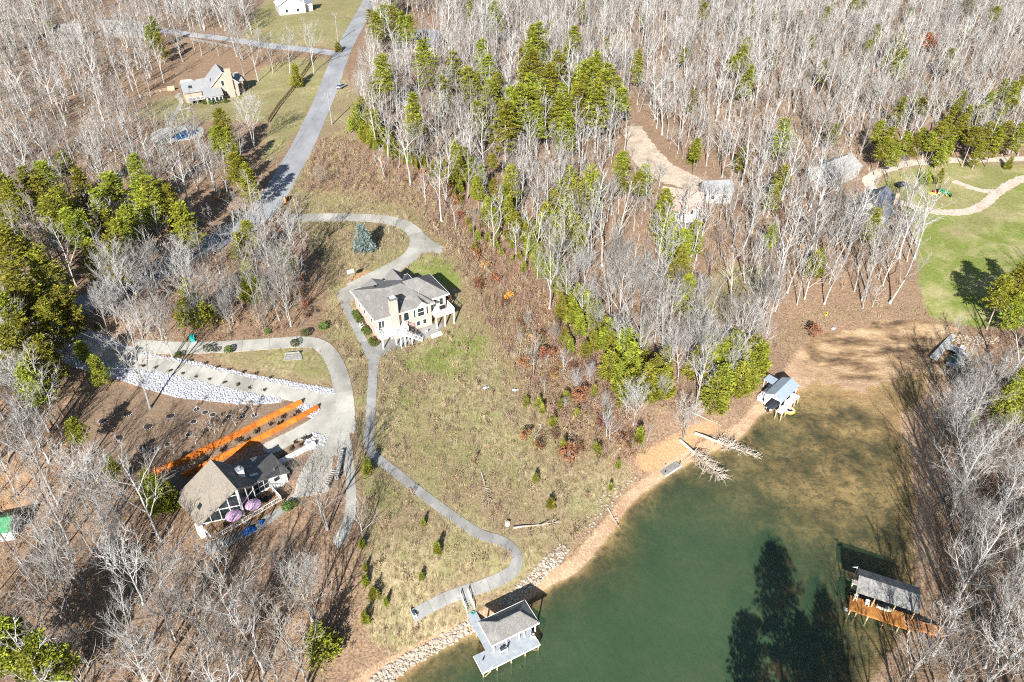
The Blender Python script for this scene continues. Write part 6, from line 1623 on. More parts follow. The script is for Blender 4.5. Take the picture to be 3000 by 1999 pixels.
# ---------------------------------------------------------------- fallen trees and logs
M_LOG = mat('bleached_log', (.50, .43, .35), .9, .2, 2.5, wear=(.36, .28, .21), wear_scale=1.0)
def fallen(label, a, b, za, zb, r0, seed, start=.35, bl=2.2, n=46, name='fallen_tree', cat='tree', group=None):
    rn = random.Random(seed)
    A = Vector((a[0], a[1], zh(*a) + za)); Bv = Vector((b[0], b[1], max(zh(*b), 0) + zb))
    t = thing(name, label, cat, tuple(A), 0, group)
    L = (Bv - A)
    tr = MB(); tr.tube([L * (i / 5) + Vector((0, 0, math.sin(i * 1.7) * .08)) for i in range(6)], [r0 * (1 - .16 * i) for i in range(6)], 8)
    tr.build('trunk', M_LOG, t)
    br = MB(); d = L.normalized(); s = d.cross(Vector((0, 0, 1))).normalized()
    for i in range(n):
        f = start + (1 - start) * (i + rn.random()) / n
        ang = rn.uniform(0, 6.28)
        o = (s * math.cos(ang) + Vector((0, 0, 1)) * abs(math.sin(ang)) * .7 + d * rn.uniform(.4, 1.1)).normalized()
        ln = bl * rn.uniform(.2, 1.25) * (1.15 - .55 * f)
        o = (o + Vector((rn.gauss(0, .45), rn.gauss(0, .45), rn.gauss(0, .2)))).normalized()
        p = L * f; q = p + o * ln * .6; e = q + (o * .4 + Vector((0, 0, -.25))) * ln
        br.tube([p, q, e], [.08, .05, .02], 3, cap=False)
        for k in range(5):
            c = p + (e - p) * rn.uniform(.3, 1); g = (o + Vector((rn.gauss(0, .6), rn.gauss(0, .6), rn.gauss(0, .4)))).normalized()
            br.tube([c, c + g * ln * .35], [.035, .012], 3, cap=False)
    if n: br.build('branches', M_LOG, t)
    return t
fallen('bleached fallen tree reaching furthest into the lake below the clay bank', (33.48, 107.10), (40.69, 99.38), .3, .1, .34, 1, .3, 3.2, 110)
fallen('bleached fallen tree beside it pointing at the blue roofed boathouse', (36.94, 109.25), (48.74, 105.12), .3, .15, .34, 2, .35, 2.8, 100)
fallen('short bleached log between the two fallen trees on the shore', (40.79, 109.51), (44.94, 107.15), .15, .2, .24, 3, .3, 2.0, 30)
fallen('grey dead log lying on the clay bank above the shore', (37.24, 113.43), (42.98, 112.26), .2, .2, .16, 4, .6, 1.2, 8, 'log', 'log')
fallen('white log lying in the grass above the rock shore', (0.24, 83.40), (8.53, 85.71), .2, .2, .2, 5, .5, 1.8, 10, 'log', 'log')
for i, (a, b, lab) in enumerate((((-49.89, 236.26), (-42.18, 229.14), 'white log at the top end of the wood edge'), ((-43.03, 230.55), (-35.77, 225.03), 'white log second along the wood edge'),
                                 ((-29.96, 215.98), (-24.70, 205.09), 'grey log lying across the scrub above the drive bend'), ((-30.80, 207.05), (-25.54, 200.84), 'grey log nearest the drive bend in the scrub'),
                                 ((-5.64, 94.78), (-4.12, 88.74), 'thin grey log on the open field slope'), ((4.29, 103.52), (6.10, 108.27), 'pale dead branch standing out of the low field saplings'),
                                 ((17.44, 90.41), (19.22, 87.22), 'dead branch lying down the sandy shore'))):
    fallen(lab, a, b, .15, .2, .14, 20 + i, .5, 1.2, 6, 'log', 'log')
t = thing('stump', 'white sawn stump beside the white log', 'stump', ground((-0.77, 84.07)))
MB().tube([(0, 0, -.2), (0, 0, .1), (0, 0, .6)], [.5, .42, .38], 10).build('body', M_WHITE, t); MB().tube([(0, 0, .6), (0, 0, .62)], .33, 10).build('cut_face', M_LOG, t)

# ---------------------------------------------------------------- stones: shore rocks and white gravel
def stone_mesh(seed, m, flat=.6):
    rn = random.Random(seed)
    import bmesh
    bm = bmesh.new(); bmesh.ops.create_icosphere(bm, subdivisions=1, radius=.5)
    for v in bm.verts:
        v.co *= rn.uniform(.75, 1.2); v.co.z *= flat
    me = bpy.data.meshes.new('stone'); bm.to_mesh(me); bm.free(); me.materials.append(m)
    return me
stones = [stone_mesh(i, M_STONE) for i in range(4)]
RIP1 = [(-21.38, 57.95), (-18.00, 61.02), (-13.15, 64.13), (-9.11, 66.78), (-6.71, 68.15), (-5.81, 66.70), (-9.02, 64.70), (-12.53, 62.43), (-15.91, 60.15), (-18.17, 57.81)]
RIP2 = [(-2.10, 71.08), (1.69, 74.90), (5.19, 78.65), (8.24, 81.92), (9.87, 81.07), (8.11, 78.61), (5.71, 76.15), (3.38, 74.15), (0.56, 71.64), (-1.10, 70.45)]
RIP3 = [(105.31, 148.83), (107.74, 146.47), (112.13, 144.11), (116.62, 142.55), (115.37, 140.07), (110.65, 140.92), (106.93, 142.81)]
RIP4 = [(11.45, 85.46), (14.88, 90.34), (19.20, 95.51), (22.78, 98.27), (24.09, 97.84), (21.12, 94.75), (16.68, 88.92), (12.91, 84.30)]
def rock_bank(label, poly, n_big, spacing, smin=.35, smax=.85, group=None):
    t = thing('rock_bank', label, 'rocks', ground(np.mean(poly, axis=0)))
    o = np.array(t.location[:])
    q = fill(poly, spacing, rng)
    rng.shuffle(q)
    for p in q[:n_big]:
        s = rng.uniform(smin, smax)
        st = put('stone', stones[rng.integers(4)], t, (p[0] - o[0], p[1] - o[1], zh(*p) - o[2] + .05), rng.uniform(0, 6.28), (s * rng.uniform(.8, 1.4), s, s))
    rest = q[n_big:]
    if len(rest):
        zz = height(rest[:, 0], rest[:, 1]) - o[2] + .02
        scatter('rubble', stones, rest - o[:2], rng, smin * .6, smax * .8, parent=t, z=zz)
rock_bank('pale rock bank along the shore left of the grey dock', RIP1, 200, .36)
rock_bank('pale rock bank along the shore right of the grey dock', RIP2, 100, .36)
rock_bank('pale rocks lining the head of the dry cove', RIP3, 50, .6)
rock_bank('loose stones along the foot of the field above the beach', RIP4, 40, .7, .25, .6)
ws = [stone_mesh(20 + i, M_WSTONE, .7) for i in range(4)]
BED_LOW = [(-95.91, 123.80), (-89.89, 121.84), (-81.94, 119.25), (-70.99, 117.27), (-62.30, 115.66), (-53.58, 113.73), (-45.76, 111.95), (-45.69, 110.47), (-48.56, 110.00), (-53.96, 110.00), (-60.74, 110.46), (-64.80, 110.73), (-69.12, 111.67), (-75.20, 113.66), (-80.47, 115.24), (-86.61, 117.03), (-91.01, 118.62)]
BED_UP = [(-93.78, 130.43), (-90.25, 128.08), (-84.46, 125.88), (-78.60, 123.34), (-73.16, 121.70), (-68.17, 121.33), (-60.68, 119.56), (-53.27, 117.85), (-46.72, 116.59), (-40.16, 115.12), (-35.01, 114.11), (-34.29, 113.15), (-36.95, 112.77), (-42.58, 113.55), (-49.75, 114.89), (-57.16, 116.84), (-64.53, 118.57), (-71.93, 120.07), (-77.64, 120.67), (-83.15, 122.42), (-89.59, 124.65), (-93.17, 127.38)]
BED_END = [(-41.77, 111.06), (-39.60, 110.72), (-37.93, 109.45), (-37.52, 108.07), (-38.84, 106.09), (-41.07, 107.87), (-42.38, 108.98)]
BED_COURT = [(-38.52, 102.32), (-35.67, 102.59), (-34.64, 101.20), (-35.32, 99.07), (-37.37, 98.25), (-38.99, 99.90)]
for nm, poly, lab in (('gravel_bed', BED_LOW, 'wide bed of white gravel below the lower drive'), ('gravel_bed', BED_UP, 'narrow strip of white gravel above the lower drive'),
                      ('gravel_bed', BED_END, 'white gravel between the ends of the orange walls'), ('gravel_bed', BED_COURT, 'white gravel tip of the planted island by the parking court')):
    g = put(nm, pad_mesh(nm, poly, mat('white_gravel_ground', (.42, .42, .43), .95, .35, 9, wear=(.25, .25, .26), wear_scale=4), lift=.03, thick=.15))
    tag(g, lab, 'gravel', 'white gravel beds')
    q = fill(poly, .42, rng)
    for c, wdt in KEEP_OFF:
        dd = np.min((q[:, 0, None] - c[None, :, 0]) ** 2 + (q[:, 1, None] - c[None, :, 1]) ** 2, axis=1); q = q[dd > (wdt - .45) ** 2]
    zz = height(q[:, 0], q[:, 1]) + .05
    scatter('stones', ws, q, rng, .3, .62, parent=g, z=zz)

# ---------------------------------------------------------------- walls and fences
def line_pts(pts, step):
    c = smooth_line(pts, step)
    return [tuple(q) for q in c]
def orange_wall(label, pts, h, step=2.4):
    c = line_pts(pts, step)
    t = thing('retaining_wall', label, 'wall', ground(c[0]), 0, 'orange retaining walls')
    o = t.location
    for i in range(len(c) - 1):
        a, b = Vector(c[i]), Vector(c[i + 1]); d = (b - a).normalized(); n = Vector((d.y, -d.x))
        a2, b2 = a + d * .02, b - d * .02
        za, zb = zh(*a) - o.z, zh(*b) - o.z
        q = lambda p, off, z: (p.x - o.x + n.x * off, p.y - o.y + n.y * off, z)
        bat = .35                                # the face leans back into the slope
        MB().hexa([q(a2, .1, za - .5), q(b2, .1, zb - .5), q(b2, -.2, zb - .5), q(a2, -.2, za - .5)],
                  [q(a2, .1 - bat, za + h), q(b2, .1 - bat, zb + h), q(b2, -.2 - bat, zb + h), q(a2, -.2 - bat, za + h)]).build('panel', M_ORANGE_W, t)
        MB().bar(q(a, .11, za - .4), q(a, .12 - bat, za + h + .03), .05, .05).build('post', M_ORANGE_W, t)
    return t
orange_wall('long upper orange retaining wall across the brown garden', [(-64.25, 92.50), (-60.23, 94.78), (-55.85, 98.51), (-51.77, 101.88), (-47.45, 105.39), (-43.41, 108.17), (-41.21, 109.74)], 1.05)
orange_wall('lower orange retaining wall directly behind the white house', [(-58.70, 91.90), (-55.75, 94.11), (-51.78, 97.42), (-47.59, 100.74), (-43.13, 103.96), (-39.74, 106.61), (-37.75, 108.52)], 1.0)

def rail_fence(label, pts, m, step=2.6, rails=3, h=1.25, picket=False, name='rail_fence'):
    c = line_pts(pts, step)
    t = thing(name, label, 'fence', ground(c[0]))
    o = Vector(t.location)
    P3 = [Vector((p[0], p[1], zh(*p))) - o for p in c]
    for p in P3: MB().box(p.x - .08, p.x + .08, p.y - .08, p.y + .08, p.z - .3, p.z + h).build('post', m, t)
    for a, b in zip(P3, P3[1:]):
        for k in range(rails):
            z = Vector((0, 0, h * (.3 + .62 * k / max(1, rails - 1))))
            MB().bar(a + z, b + z, .05, .16).build('rail', m, t)
rail_fence('dark brown rail fence running down the lawn beside the grey road', [(-82.65, 244.71), (-82.97, 252.11), (-83.13, 262.65), (-82.55, 272.94), (-82.04, 283.88), (-81.87, 293.82), (-81.65, 304.02), (-81.78, 314.94)], M_BROWNW, 2.4, 4, 1.5)
rail_fence('pale split rail fence left of the gabled house', [(-137.25, 272.75), (-135.12, 275.70), (-132.58, 278.40), (-130.29, 280.49)], M_TIMB)
rail_fence('dark rail fence at the wood edge behind the gabled house', [(-136.34, 278.88), (-135.24, 286.07), (-133.91, 293.10), (-133.22, 296.44)], M_BROWNW)
rail_fence('grey rail fence along the side street', [(-143.03, 343.32), (-135.28, 338.44), (-128.14, 334.88), (-121.23, 331.68)], M_GREYW)
t = thing('fence_gate', 'tan boarded gate at the end of the split rail fence', 'gate', ground((-130.29, 280.49)), R(20))
for i in range(6): MB().box(i * .42, i * .42 + .38, 0, .06, 0, 1.7).build('board', M_TIMB, t)
MB().box(0, 2.5, -.05, -.005, .3, .42).build('brace', M_TIMB, t); MB().box(0, 2.5, -.05, -.005, 1.3, 1.42).build('brace', M_TIMB, t)

# ---------------------------------------------------------------- poles and wires
def power_pole(label, xy, H, rz):
    t = thing('utility_pole', label, 'pole', ground(xy), rz)
    MB().tube([(0, 0, -.5), (0, 0, H)], [.2, .13], 8).build('pole', M_GREYW, t)
    MB().bar((-1.2, 0, H - .6), (1.2, 0, H - .6), .1, .12).build('crossarm', M_GREYW, t)
    for x in (-1.1, 0, 1.1): MB().tube([(x, 0, H - .54), (x, 0, H - .3)], .05, 6).build('insulator', M_WHITE, t)
    MB().tube([(.32, 0, H - 2.2), (.32, 0, H - 1.4)], .22, 8).build('transformer', M_METAL, t)
    return (xy[0], xy[1], zh(*xy) + H - .4)
p1 = power_pole('utility pole right of the grey road below the gabled house', (-60.98, 244.36), 11, R(30))
p2 = power_pole('utility pole left of the grey road at the drive mouth', (-65.61, 176.54), 10, R(40))
p3 = power_pole('utility pole at the corner of the side street', (-76.68, 339.67), 12, R(30))
def wire(label, a, b):
    a, b = Vector(a), Vector(b)
    m = MB(); m.tube([a + (b - a) * f - Vector((0, 0, 4 * f * (1 - f) * 1.6)) for f in [i / 12 for i in range(13)]], .018, 4)
    tag(m.build('overhead_wire', M_BLACK), label, 'wire')
wire('overhead wire between the corner pole and the roadside pole', p3, p1); wire('overhead wire between the roadside pole and the drive mouth pole', p1, p2)

# ---------------------------------------------------------------- garden of stone rings and saplings
rings = [(-74.51, 106.83), (-78.47, 104.94), (-66.05, 106.37), (-69.35, 103.68), (-61.57, 108.16), (-59.72, 107.48), (-58.12, 106.96), (-61.23, 105.15), (-58.08, 104.18), (-54.97, 106.70), (-52.32, 106.84), (-50.17, 107.23), (-73.99, 101.01), (-68.67, 98.93), (-61.11, 101.95), (-64.22, 99.45), (-66.21, 98.08)]
ring_lab = ['ring of white stones round mulch, topmost on the open soil', 'ring of white stones round mulch, furthest left in the garden', 'ring of white stones round mulch below the gravel bed middle',
            'ring of white stones in the middle of the dark shaded soil', 'small stone ring with a sapling, first under the gravel edge', 'small stone ring, second of the row under the gravel edge',
            'stone ring, third of the row under the gravel edge', 'small stone ring just below the start of the row', 'stone ring below the middle of the row with saplings near',
            'small stone ring, fourth of the row under the gravel edge', 'stone ring with a sapling, fifth of the row', 'stone ring with a white stemmed sapling at the row end',
            'ring of white stones at the lower left of the garden', 'ring of white stones close above the upper orange wall end', 'stone ring lowest on the right half of the garden',
            'faint stone ring above the middle of the upper wall', 'stone ring lying in deep shade near the upper wall end']
for i, (xy, lab) in enumerate(zip(rings, ring_lab)):
    rr = .85 if i in (0, 1, 2, 3, 12, 13) else .62
    t = thing('stone_ring', lab, 'garden ring', ground(xy))
    MB().tube([(0, 0, -.1), (0, 0, .05), (0, 0, .12)], [rr, rr, rr * .5], 16).build('mulch', M_MULCH, t)
    for k in range(14):
        a = 2 * math.pi * k / 14
        put('stone', ws[k % 4], t, (rr * math.cos(a), rr * math.sin(a), .06), a * 3, (.28, .2, .22))
SAP = Kind('birch_sapling', 'sapling', [bare_tree(900 + i, 4.5, .28, 1, True) for i in range(3)], mat('birch_bark', (.55, .52, .47), .8), mat('birch_twigs', (.30, .22, .17), .8), ('stems', 'twigs'))
for i, xy in enumerate([(-61.52, 107.99), (-55.60, 104.55), (-53.17, 104.67), (-56.42, 102.50), (-58.56, 101.97), (-59.15, 99.82), (-61.72, 99.56), (-62.31, 97.25), (-52.30, 106.76), (-50.15, 107.14), (-55.99, 103.19), (-57.57, 103.11)]):
    SAP.place(xy, 'slim pale stemmed sapling planted in the brown garden', 'saplings of the brown garden', i, rnd.uniform(.55, .9), rnd.uniform(0, 6))
M_DARKLEAF = leaf_mat('dark_shrub_leaves', (.035, .03, .02), (.07, .055, .035), (.12, .09, .06))
LITTLE = Kind('little_shrub', 'shrub', [leafy_bush(740 + i, .6, .42, 70, .13, 6) for i in range(2)], M_BROWNW, M_DARKLEAF, ('stems', 'leaves'))
for i, xy in enumerate([(-75.49, 118.44), (-73.01, 118.18), (-69.83, 117.52), (-66.90, 116.94), (-64.13, 116.33), (-61.27, 115.85), (-58.23, 115.22), (-55.45, 114.60), (-52.81, 113.92), (-49.68, 113.21)]):
    LITTLE.place(xy, 'little dark shrub in the row below the lower drive', 'little shrubs below the lower drive', i, 1.0, rnd.uniform(0, 6))
for i, xy in enumerate([(-66.56, 120.64), (-63.38, 120.01), (-60.76, 119.36), (-58.10, 118.77), (-55.22, 118.15), (-52.53, 117.69), (-49.41, 116.86)]):
    LITTLE.place(xy, 'little dark shrub in the row above the lower drive', 'little shrubs above the lower drive', i, 1.0, rnd.uniform(0, 6))
for i, xy in enumerate([(-41.55, 107.33), (-44.23, 105.87), (-46.24, 104.50), (-48.72, 102.58), (-51.40, 100.56), (-53.84, 98.06), (-56.25, 95.76), (-44.51, 104.22), (-42.16, 105.59), (-50.04, 100.25)]):
    LITTLE.place(xy, 'brown twiggy shrub in the strip between the orange walls', 'shrubs between the orange walls', i, 1.5, rnd.uniform(0, 6))
for i, xy in enumerate([(-40.42, 99.94), (-39.13, 100.54), (-38.27, 101.10), (-41.07, 98.24), (-42.17, 96.89), (-39.47, 99.11)]):
    LITTLE.place(xy, 'low shrub in the planted island by the parking court', 'shrubs of the planted island', i, 1.3, rnd.uniform(0, 6))
t = thing('planter_wall', 'white low planter wall beside the planted island', 'wall', ground((-36.68, 99.55)), 0)
o = Vector(t.location); e = Vector(ground((-42.72, 95.20))) - o
for i in range(9): MB().bar(e * (i / 9) + Vector((0, 0, .35)), e * ((i + .94) / 9) + Vector((0, 0, .35)), .7, .9).build('block', M_WHITE, t)
HEDGE = Kind('hedge_bush', 'bush', [leafy_bush(750 + i, 1.3, .85, 420, .14, 8, False) for i in range(3)], M_BROWNW, M_HEDGE, ('stems', 'leaves'))
for i, (u, v, s) in enumerate(((-.6, 11.4, 1.0), (-.7, 10.0, 1.0), (-.7, 8.6, 1.05), (-.8, 5.2, 1.0), (-.8, 4.0, 1.05), (-.9, .9, 1.0), (-.9, -.4, 1.05))):
    p = on(hs, u, v, 0)
    HEDGE.place(p[:2], 'clipped green bush in the row along the side wall of the brick house', 'bushes along the brick house wall', i, s, rnd.uniform(0, 6))
for i, xy in enumerate([(-111.57, 266.16), (-108.79, 265.28), (-106.71, 266.55), (-104.32, 266.93), (-114.17, 268.33)]):
    HEDGE.place(xy, 'dark green bush at the foot of the gabled house front', 'bushes before the gabled house', i, 1.2, rnd.uniform(0, 6))
for i, (xy, lab) in enumerate((((-63.90, 123.87), 'small green bush nearest the bin on the garden turf'), ((-62.34, 123.88), 'small green bush second from the bin on the garden turf'), ((-59.64, 123.87), 'small green bush third from the bin on the garden turf'),
                               ((-46.58, 127.17), 'green bush behind the wooden bench'), ((-69.29, 121.75), 'yellow green bush at the fork of the drives'), ((-53.34, 130.71), 'green bush on the bank above the garden drive'), ((-41.95, 133.72), 'bright green bush near the drive bend top'),
                               ((-38.73, 85.72), 'green bush at the corner of the deck of the white house'), ((-37.82, 86.27), 'bright bush beside the terrace steps'), ((-45.24, 130.69), 'little green bush on the slope below the brick house'), ((-92.33, 129.59), 'dark green bush at the top of the gravel strip'), ((-88.31, 128.55), 'broad green bush beside the top gravel strip'))):
    HEDGE.place(xy, lab, None, i, rnd.uniform(.75, 1.3), rnd.uniform(0, 6))

# ---------------------------------------------------------------- small things around the houses
t = thing('wheelie_bin', 'green bin standing beside the garden drive', 'bin', ground((-68.05, 126.71)), R(15))
MB().hexa([(-.4, -.35, 0), (.4, -.35, 0), (.4, .35, 0), (-.4, .35, 0)], [(-.5, -.45, 1.3), (.5, -.45, 1.3), (.5, .45, 1.3), (-.5, .45, 1.3)]).build('body', M_TEAL, t)
MB().slab([(-.54, -.5, 1.36), (.54, -.5, 1.36), (.54, .5, 1.48), (-.54, .5, 1.48)], .1).build('lid', M_TEAL, t); MB().box(-.7, .7, -.6, .6, -.1, .02).build('base', M_CONC, t)
t = bench('grey wooden bench on the garden turf inside the drive loop', ground((-46.52, 124.30), .02), R(190), M_GREYW, 3.0)
t = thing('stone_steps', 'low stack of timber sleepers under the bench', 'steps', ground((-46.34, 123.55)), R(8))
for i in range(4): MB().box(-2.0 + .1 * i, 2.0 - .1 * i, -.9 + i * .45, -.5 + i * .45, -.2, .05 + .05 * i).build('sleeper', M_GREYW, t)
t = thing('gate_pillar', 'red brick pillar beside the grey road at the drive mouth', 'pillar', ground((-63.60, 189.55)), R(30))
MB().box(-.45, .45, -.45, .45, -.3, 1.7).build('shaft', M_ORBRICK, t); MB().box(-.55, .55, -.55, .55, 1.7, 1.85).build('cap', M_CONC, t)
t = thing('basketball_hoop', 'basketball hoop at the edge of the parking court', 'hoop', ground((-38.99, 152.44)), R(-150))
MB().tube([(0, 0, -.1), (0, 0, 2.6), (0, .7, 3.1)], .07, 6).build('pole', M_METAL, t); MB().box(-.9, .9, .7, .74, 2.7, 3.8).build('backboard', mat('clear_board', (.40, .50, .55), .2), t)
torus(MB(), (0, 1.0, 2.95), .23, .02, 14, 5).build('rim', M_RED, t)
for i, (u, v) in enumerate(((-.8, 7.2), (-.85, 6.4))):
    p = on(hs, u, v, 0)
    t = thing('air_conditioner', ('white air conditioner unit farther along the side wall of the brick house', 'white air conditioner unit nearer the balcony on the side wall')[i], 'air conditioner', ground(p[:2]), R(31))
    MB().tube([(0, 0, 0), (0, 0, .9)], .45, 14).build('casing', M_WHITE, t); MB().tube([(0, 0, .9), (0, 0, .94)], .33, 12).build('fan_grille', M_BLACK, t)
p = on(hs, 11.2, -1.4, 0)
chair('white chair on the patio of the brick house', ground(p[:2], .1), R(200), M_WHITE)
p = on(hs, 16.4, .6, 3.15)
t = thing('grill', 'black grill on the far balcony of the brick house', 'grill', p, R(31))
MB().box(-.6, .6, -.3, .3, .5, .95).build('firebox', M_BLACK, t); MB().tube([(-.6, 0, .95), (.6, 0, .95)], .3, 10).build('lid', M_BLACK, t)
for x in (-.5, .5):
    for y in (-.25, .25): MB().box(x - .03, x + .03, y - .03, y + .03, 0, .5).build('leg', M_BLACK, t)
p = on(hs, 12.6, -3.4, 0)
t = put('paving_slab', pad_mesh('paving_slab', [on(hs, *q)[:2] for q in ((11.4, -3.9, 0), (14.2, -3.5, 0), (14.4, -2.2, 0), (11.5, -2.6, 0))], M_WHITE, lift=.14)); tag(t, 'pale square slab at the edge of the brick house patio', 'slab')
bench('white seat at the end of the concrete path above the rocks', ground((-15.34, 67.74), .08), R(120), M_WHITE, 1.4)
t = thing('blue_tarp', 'blue tarpaulin bundle on the terrace under the deck', 'tarpaulin', ground((-44.35, 81.45)), R(40))
bm_ = MB(); rr_ = random.Random(5)
N_ = 9
for i in range(N_):
    for k in range(N_):
        x, y = (i / (N_ - 1) - .5) * 2.4, (k / (N_ - 1) - .5) * 1.6
        bm_.v.append((x, y, .05 + max(0, .8 - x * x * .5 - y * y * .9) * rr_.uniform(.6, 1.1)))
for i in range(N_ - 1):
    for k in range(N_ - 1): bm_.f.append((i * N_ + k, (i + 1) * N_ + k, (i + 1) * N_ + k + 1, i * N_ + k + 1))
bm_.build('sheet', M_BLUE, t); MB().tube([(-1.2, -.8, .1), (1.2, -.8, .1)], .06, 6).build('weight_pole', M_TIMB, t)
t = thing('blue_tub', 'small blue tub on the terrace beside the deck stairs', 'tub', ground((-42.72, 82.91)))
MB().tube([(0, 0, 0), (0, 0, .5)], [.3, .38], 12).build('body', M_BLUE, t); torus(MB(), (0, 0, .5), .38, .03, 14, 5).build('rim', M_BLUE, t)
def table(label, loc, m, R_=.6):
    t = thing('round_table', label, 'table', loc)
    MB().tube([(0, 0, .7), (0, 0, .75)], R_, 16).build('table_top', m, t); MB().tube([(0, 0, .05), (0, 0, .7)], .05, 8).build('stem', M_BLACK, t); MB().tube([(0, 0, 0), (0, 0, .06)], .3, 10).build('base', M_BLACK, t)
table('round dark table on the far end of the wooden deck', on(ah, 4.3, .6, 2.36), M_BLACK)
chair('dark chair by the table on the wooden deck', on(ah, 5.3, .7, 2.36), R(130), M_BLACK, 'dark chairs on the wooden deck')
chair('dark chair on the other side of the deck table', on(ah, 3.4, 1.3, 2.36), R(-60), M_BLACK, 'dark chairs on the wooden deck')
chair('dark chair under the deck parasol left of the prow', on(ah, -3.2, .3, 2.36), R(60), M_BLACK, 'dark chairs on the wooden deck')
for i, (px, rz, lab) in enumerate((((-31.29, 94.27), 92, 'long stack of split firewood beside the pale drive'), ((-31.97, 92.28), 80, 'shorter firewood stack nearer the parking court'))):
    t = thing('firewood_stack', lab, 'firewood', ground(px), R(rz))
    for a in range(14 if i == 0 else 8):
        for b in range(3):
            MB().tube([(a * .5 - 3, -.35, .2 + b * .34), (a * .5 - 3, .35, .2 + b * .34)], .17, 6).build('log', M_GREYW, t)
t = thing('tarp_shed', 'small shed with green tarpaulin roof at the edge of the clay yard', 'shed', ground((-85.98, 81.03)), R(15))
w = MB(); gable_walls(w, -2.5, 2.5, -2, 2, -.5, 2.0, 3.2, 'x'); w.build('wall', M_WHITE, t)
r = MB(); gable_roof(r, -2.8, 2.8, -2.3, 2.3, 2.0, 3.35, 'x', .08); r.build('roof', mat('green_tarpaulin', (.04, .25, .10), .6), t)
window(t, (-2.5, -2), D1, 1.6, 2.8, .7, 1.7)
t = put('pool_cover', pad_mesh('pool_cover', [(-110.81, 232.83), (-110.02, 236.71), (-108.28, 239.68), (-104.36, 238.94), (-104.29, 234.83), (-106.11, 232.09), (-108.17, 230.77)], mat('blue_pool_cover', (.035, .11, .24), .6, .3, .8), lift=.12)); tag(t, 'blue pool cover on the pale deck below the gabled house', 'pool cover')

# ---------------------------------------------------------------- vehicles
def wheel(t, x, y, r, w, hub):
    wh = MB(); wh.tube([(x, y - w / 2, r), (x, y + w / 2, r)], r, 16); o = wh.build('wheel', M_RUBBER, t)
    MB().tube([(x, y - w / 2 - .02, r), (x, y + w / 2 + .02, r)], r * .55, 12).build('rim', hub, o)
def car(label, xy, rz, paint, L=4.6, W=1.85, H=1.6):
    t = thing('parked_car', label, 'car', ground(xy, .06), rz)
    prof = [(-.5, .35), (-.5, .62), (-.42, .68), (-.2, .70), (.24, .68), (.46, .58), (.5, .5), (.5, .3)]
    b = MB(); n = len(prof)
    for s, k in ((-1, .5), (-1, .47), (1, .47), (1, .5)):
        pass
    for y, sc in ((-.5, .97), (-.44, 1.0), (.44, 1.0), (.5, .97)):
        b.v += [(x * L * sc, y * W, (z if z < .5 else z - (.03 if abs(y) > .45 else 0)) * H * .95) for x, z in prof]
    for i in range(3):
        for k in range(n): b.f.append((i * n + k, i * n + (k + 1) % n, (i + 1) * n + (k + 1) % n, (i + 1) * n + k))
    b.f += [tuple(range(n)), tuple(range(4 * n - 1, 3 * n - 1, -1))]
    b.build('body', paint, t)
    zc = .66 * H
    MB().hexa([(-.42 * L, -.46 * W, zc), (.22 * L, -.46 * W, zc), (.22 * L, .46 * W, zc), (-.42 * L, .46 * W, zc)],
              [(-.34 * L, -.38 * W, H), (.06 * L, -.38 * W, H), (.06 * L, .38 * W, H), (-.34 * L, .38 * W, H)]).build('window_band', M_GLASS, t)
    MB().hexa([(-.35 * L, -.385 * W, H - .03), (.07 * L, -.385 * W, H - .03), (.07 * L, .385 * W, H - .03), (-.35 * L, .385 * W, H - .03)],
              [(-.33 * L, -.36 * W, H + .04), (.05 * L, -.36 * W, H + .04), (.05 * L, .36 * W, H + .04), (-.33 * L, .36 * W, H + .04)]).build('roof', paint, t)
    for x in (-.31 * L, .31 * L):
        for y in (-.45 * W, .45 * W): wheel(t, x, y, .33, .22, M_METAL)
    for y in (-.33, .33): MB().box(.485 * L, .503 * L, y * W - .15, y * W + .15, .5 * H, .57 * H).build('headlight', M_WHITE, t)
    for y in (-.36, .36): MB().box(-.503 * L, -.485 * L, y * W - .12, y * W + .12, .52 * H, .6 * H).build('tail_light', M_RED, t)
car('black car parked behind the solar panel house', (123.80, 217.32), R(20), mat('black_car_paint', (.015, .015, .02), .25, .05, 2, spec=.6))
car('silver grey car parked at the roadside by the tall cedars', (-64.10, 279.42), R(68), mat('silver_car_paint', (.35, .37, .42), .3, .05, 2, spec=.6))
car('dark car in the yard beside the blue roofed house', (-32.18, 336.80), R(10), mat('grey_car_paint', (.10, .11, .13), .3, .05, 2, spec=.6))
t = thing('tractor', 'green tractor with yellow wheels on the bare patch inside the gravel loop', 'tractor', ground((134.58, 213.08)), R(-28))
MB().hexa([(.1, -.4, .7), (2.0, -.33, .7), (2.0, .33, .7), (.1, .4, .7)], [(.1, -.36, 1.45), (1.9, -.28, 1.3), (1.9, .28, 1.3), (.1, .36, 1.45)]).build('hood', M_GREENP, t)
MB().box(-1.0, .1, -.3, .3, .6, .95).build('chassis', M_GREENP, t); MB().box(-.75, -.25, -.28, .28, .95, 1.1).build('seat', M_BLACK, t); MB().box(-.85, -.73, -.28, .28, 1.1, 1.55).build('seat_back', M_BLACK, t)
for y in (-.72, .72): MB().hexa([(-1.3, y - .25, 1.3), (.1, y - .25, 1.2), (.1, y + .25, 1.2), (-1.3, y + .25, 1.3)], [(-1.1, y - .25, 1.5), (-.2, y - .25, 1.5), (-.2, y + .25, 1.5), (-1.1, y + .25, 1.5)]).build('fender', M_GREENP, t)
for y in (-.72, .72): wheel(t, -.6, y, .68, .4, M_YEL); wheel(t, 1.4, y * .9, .42, .28, M_YEL)
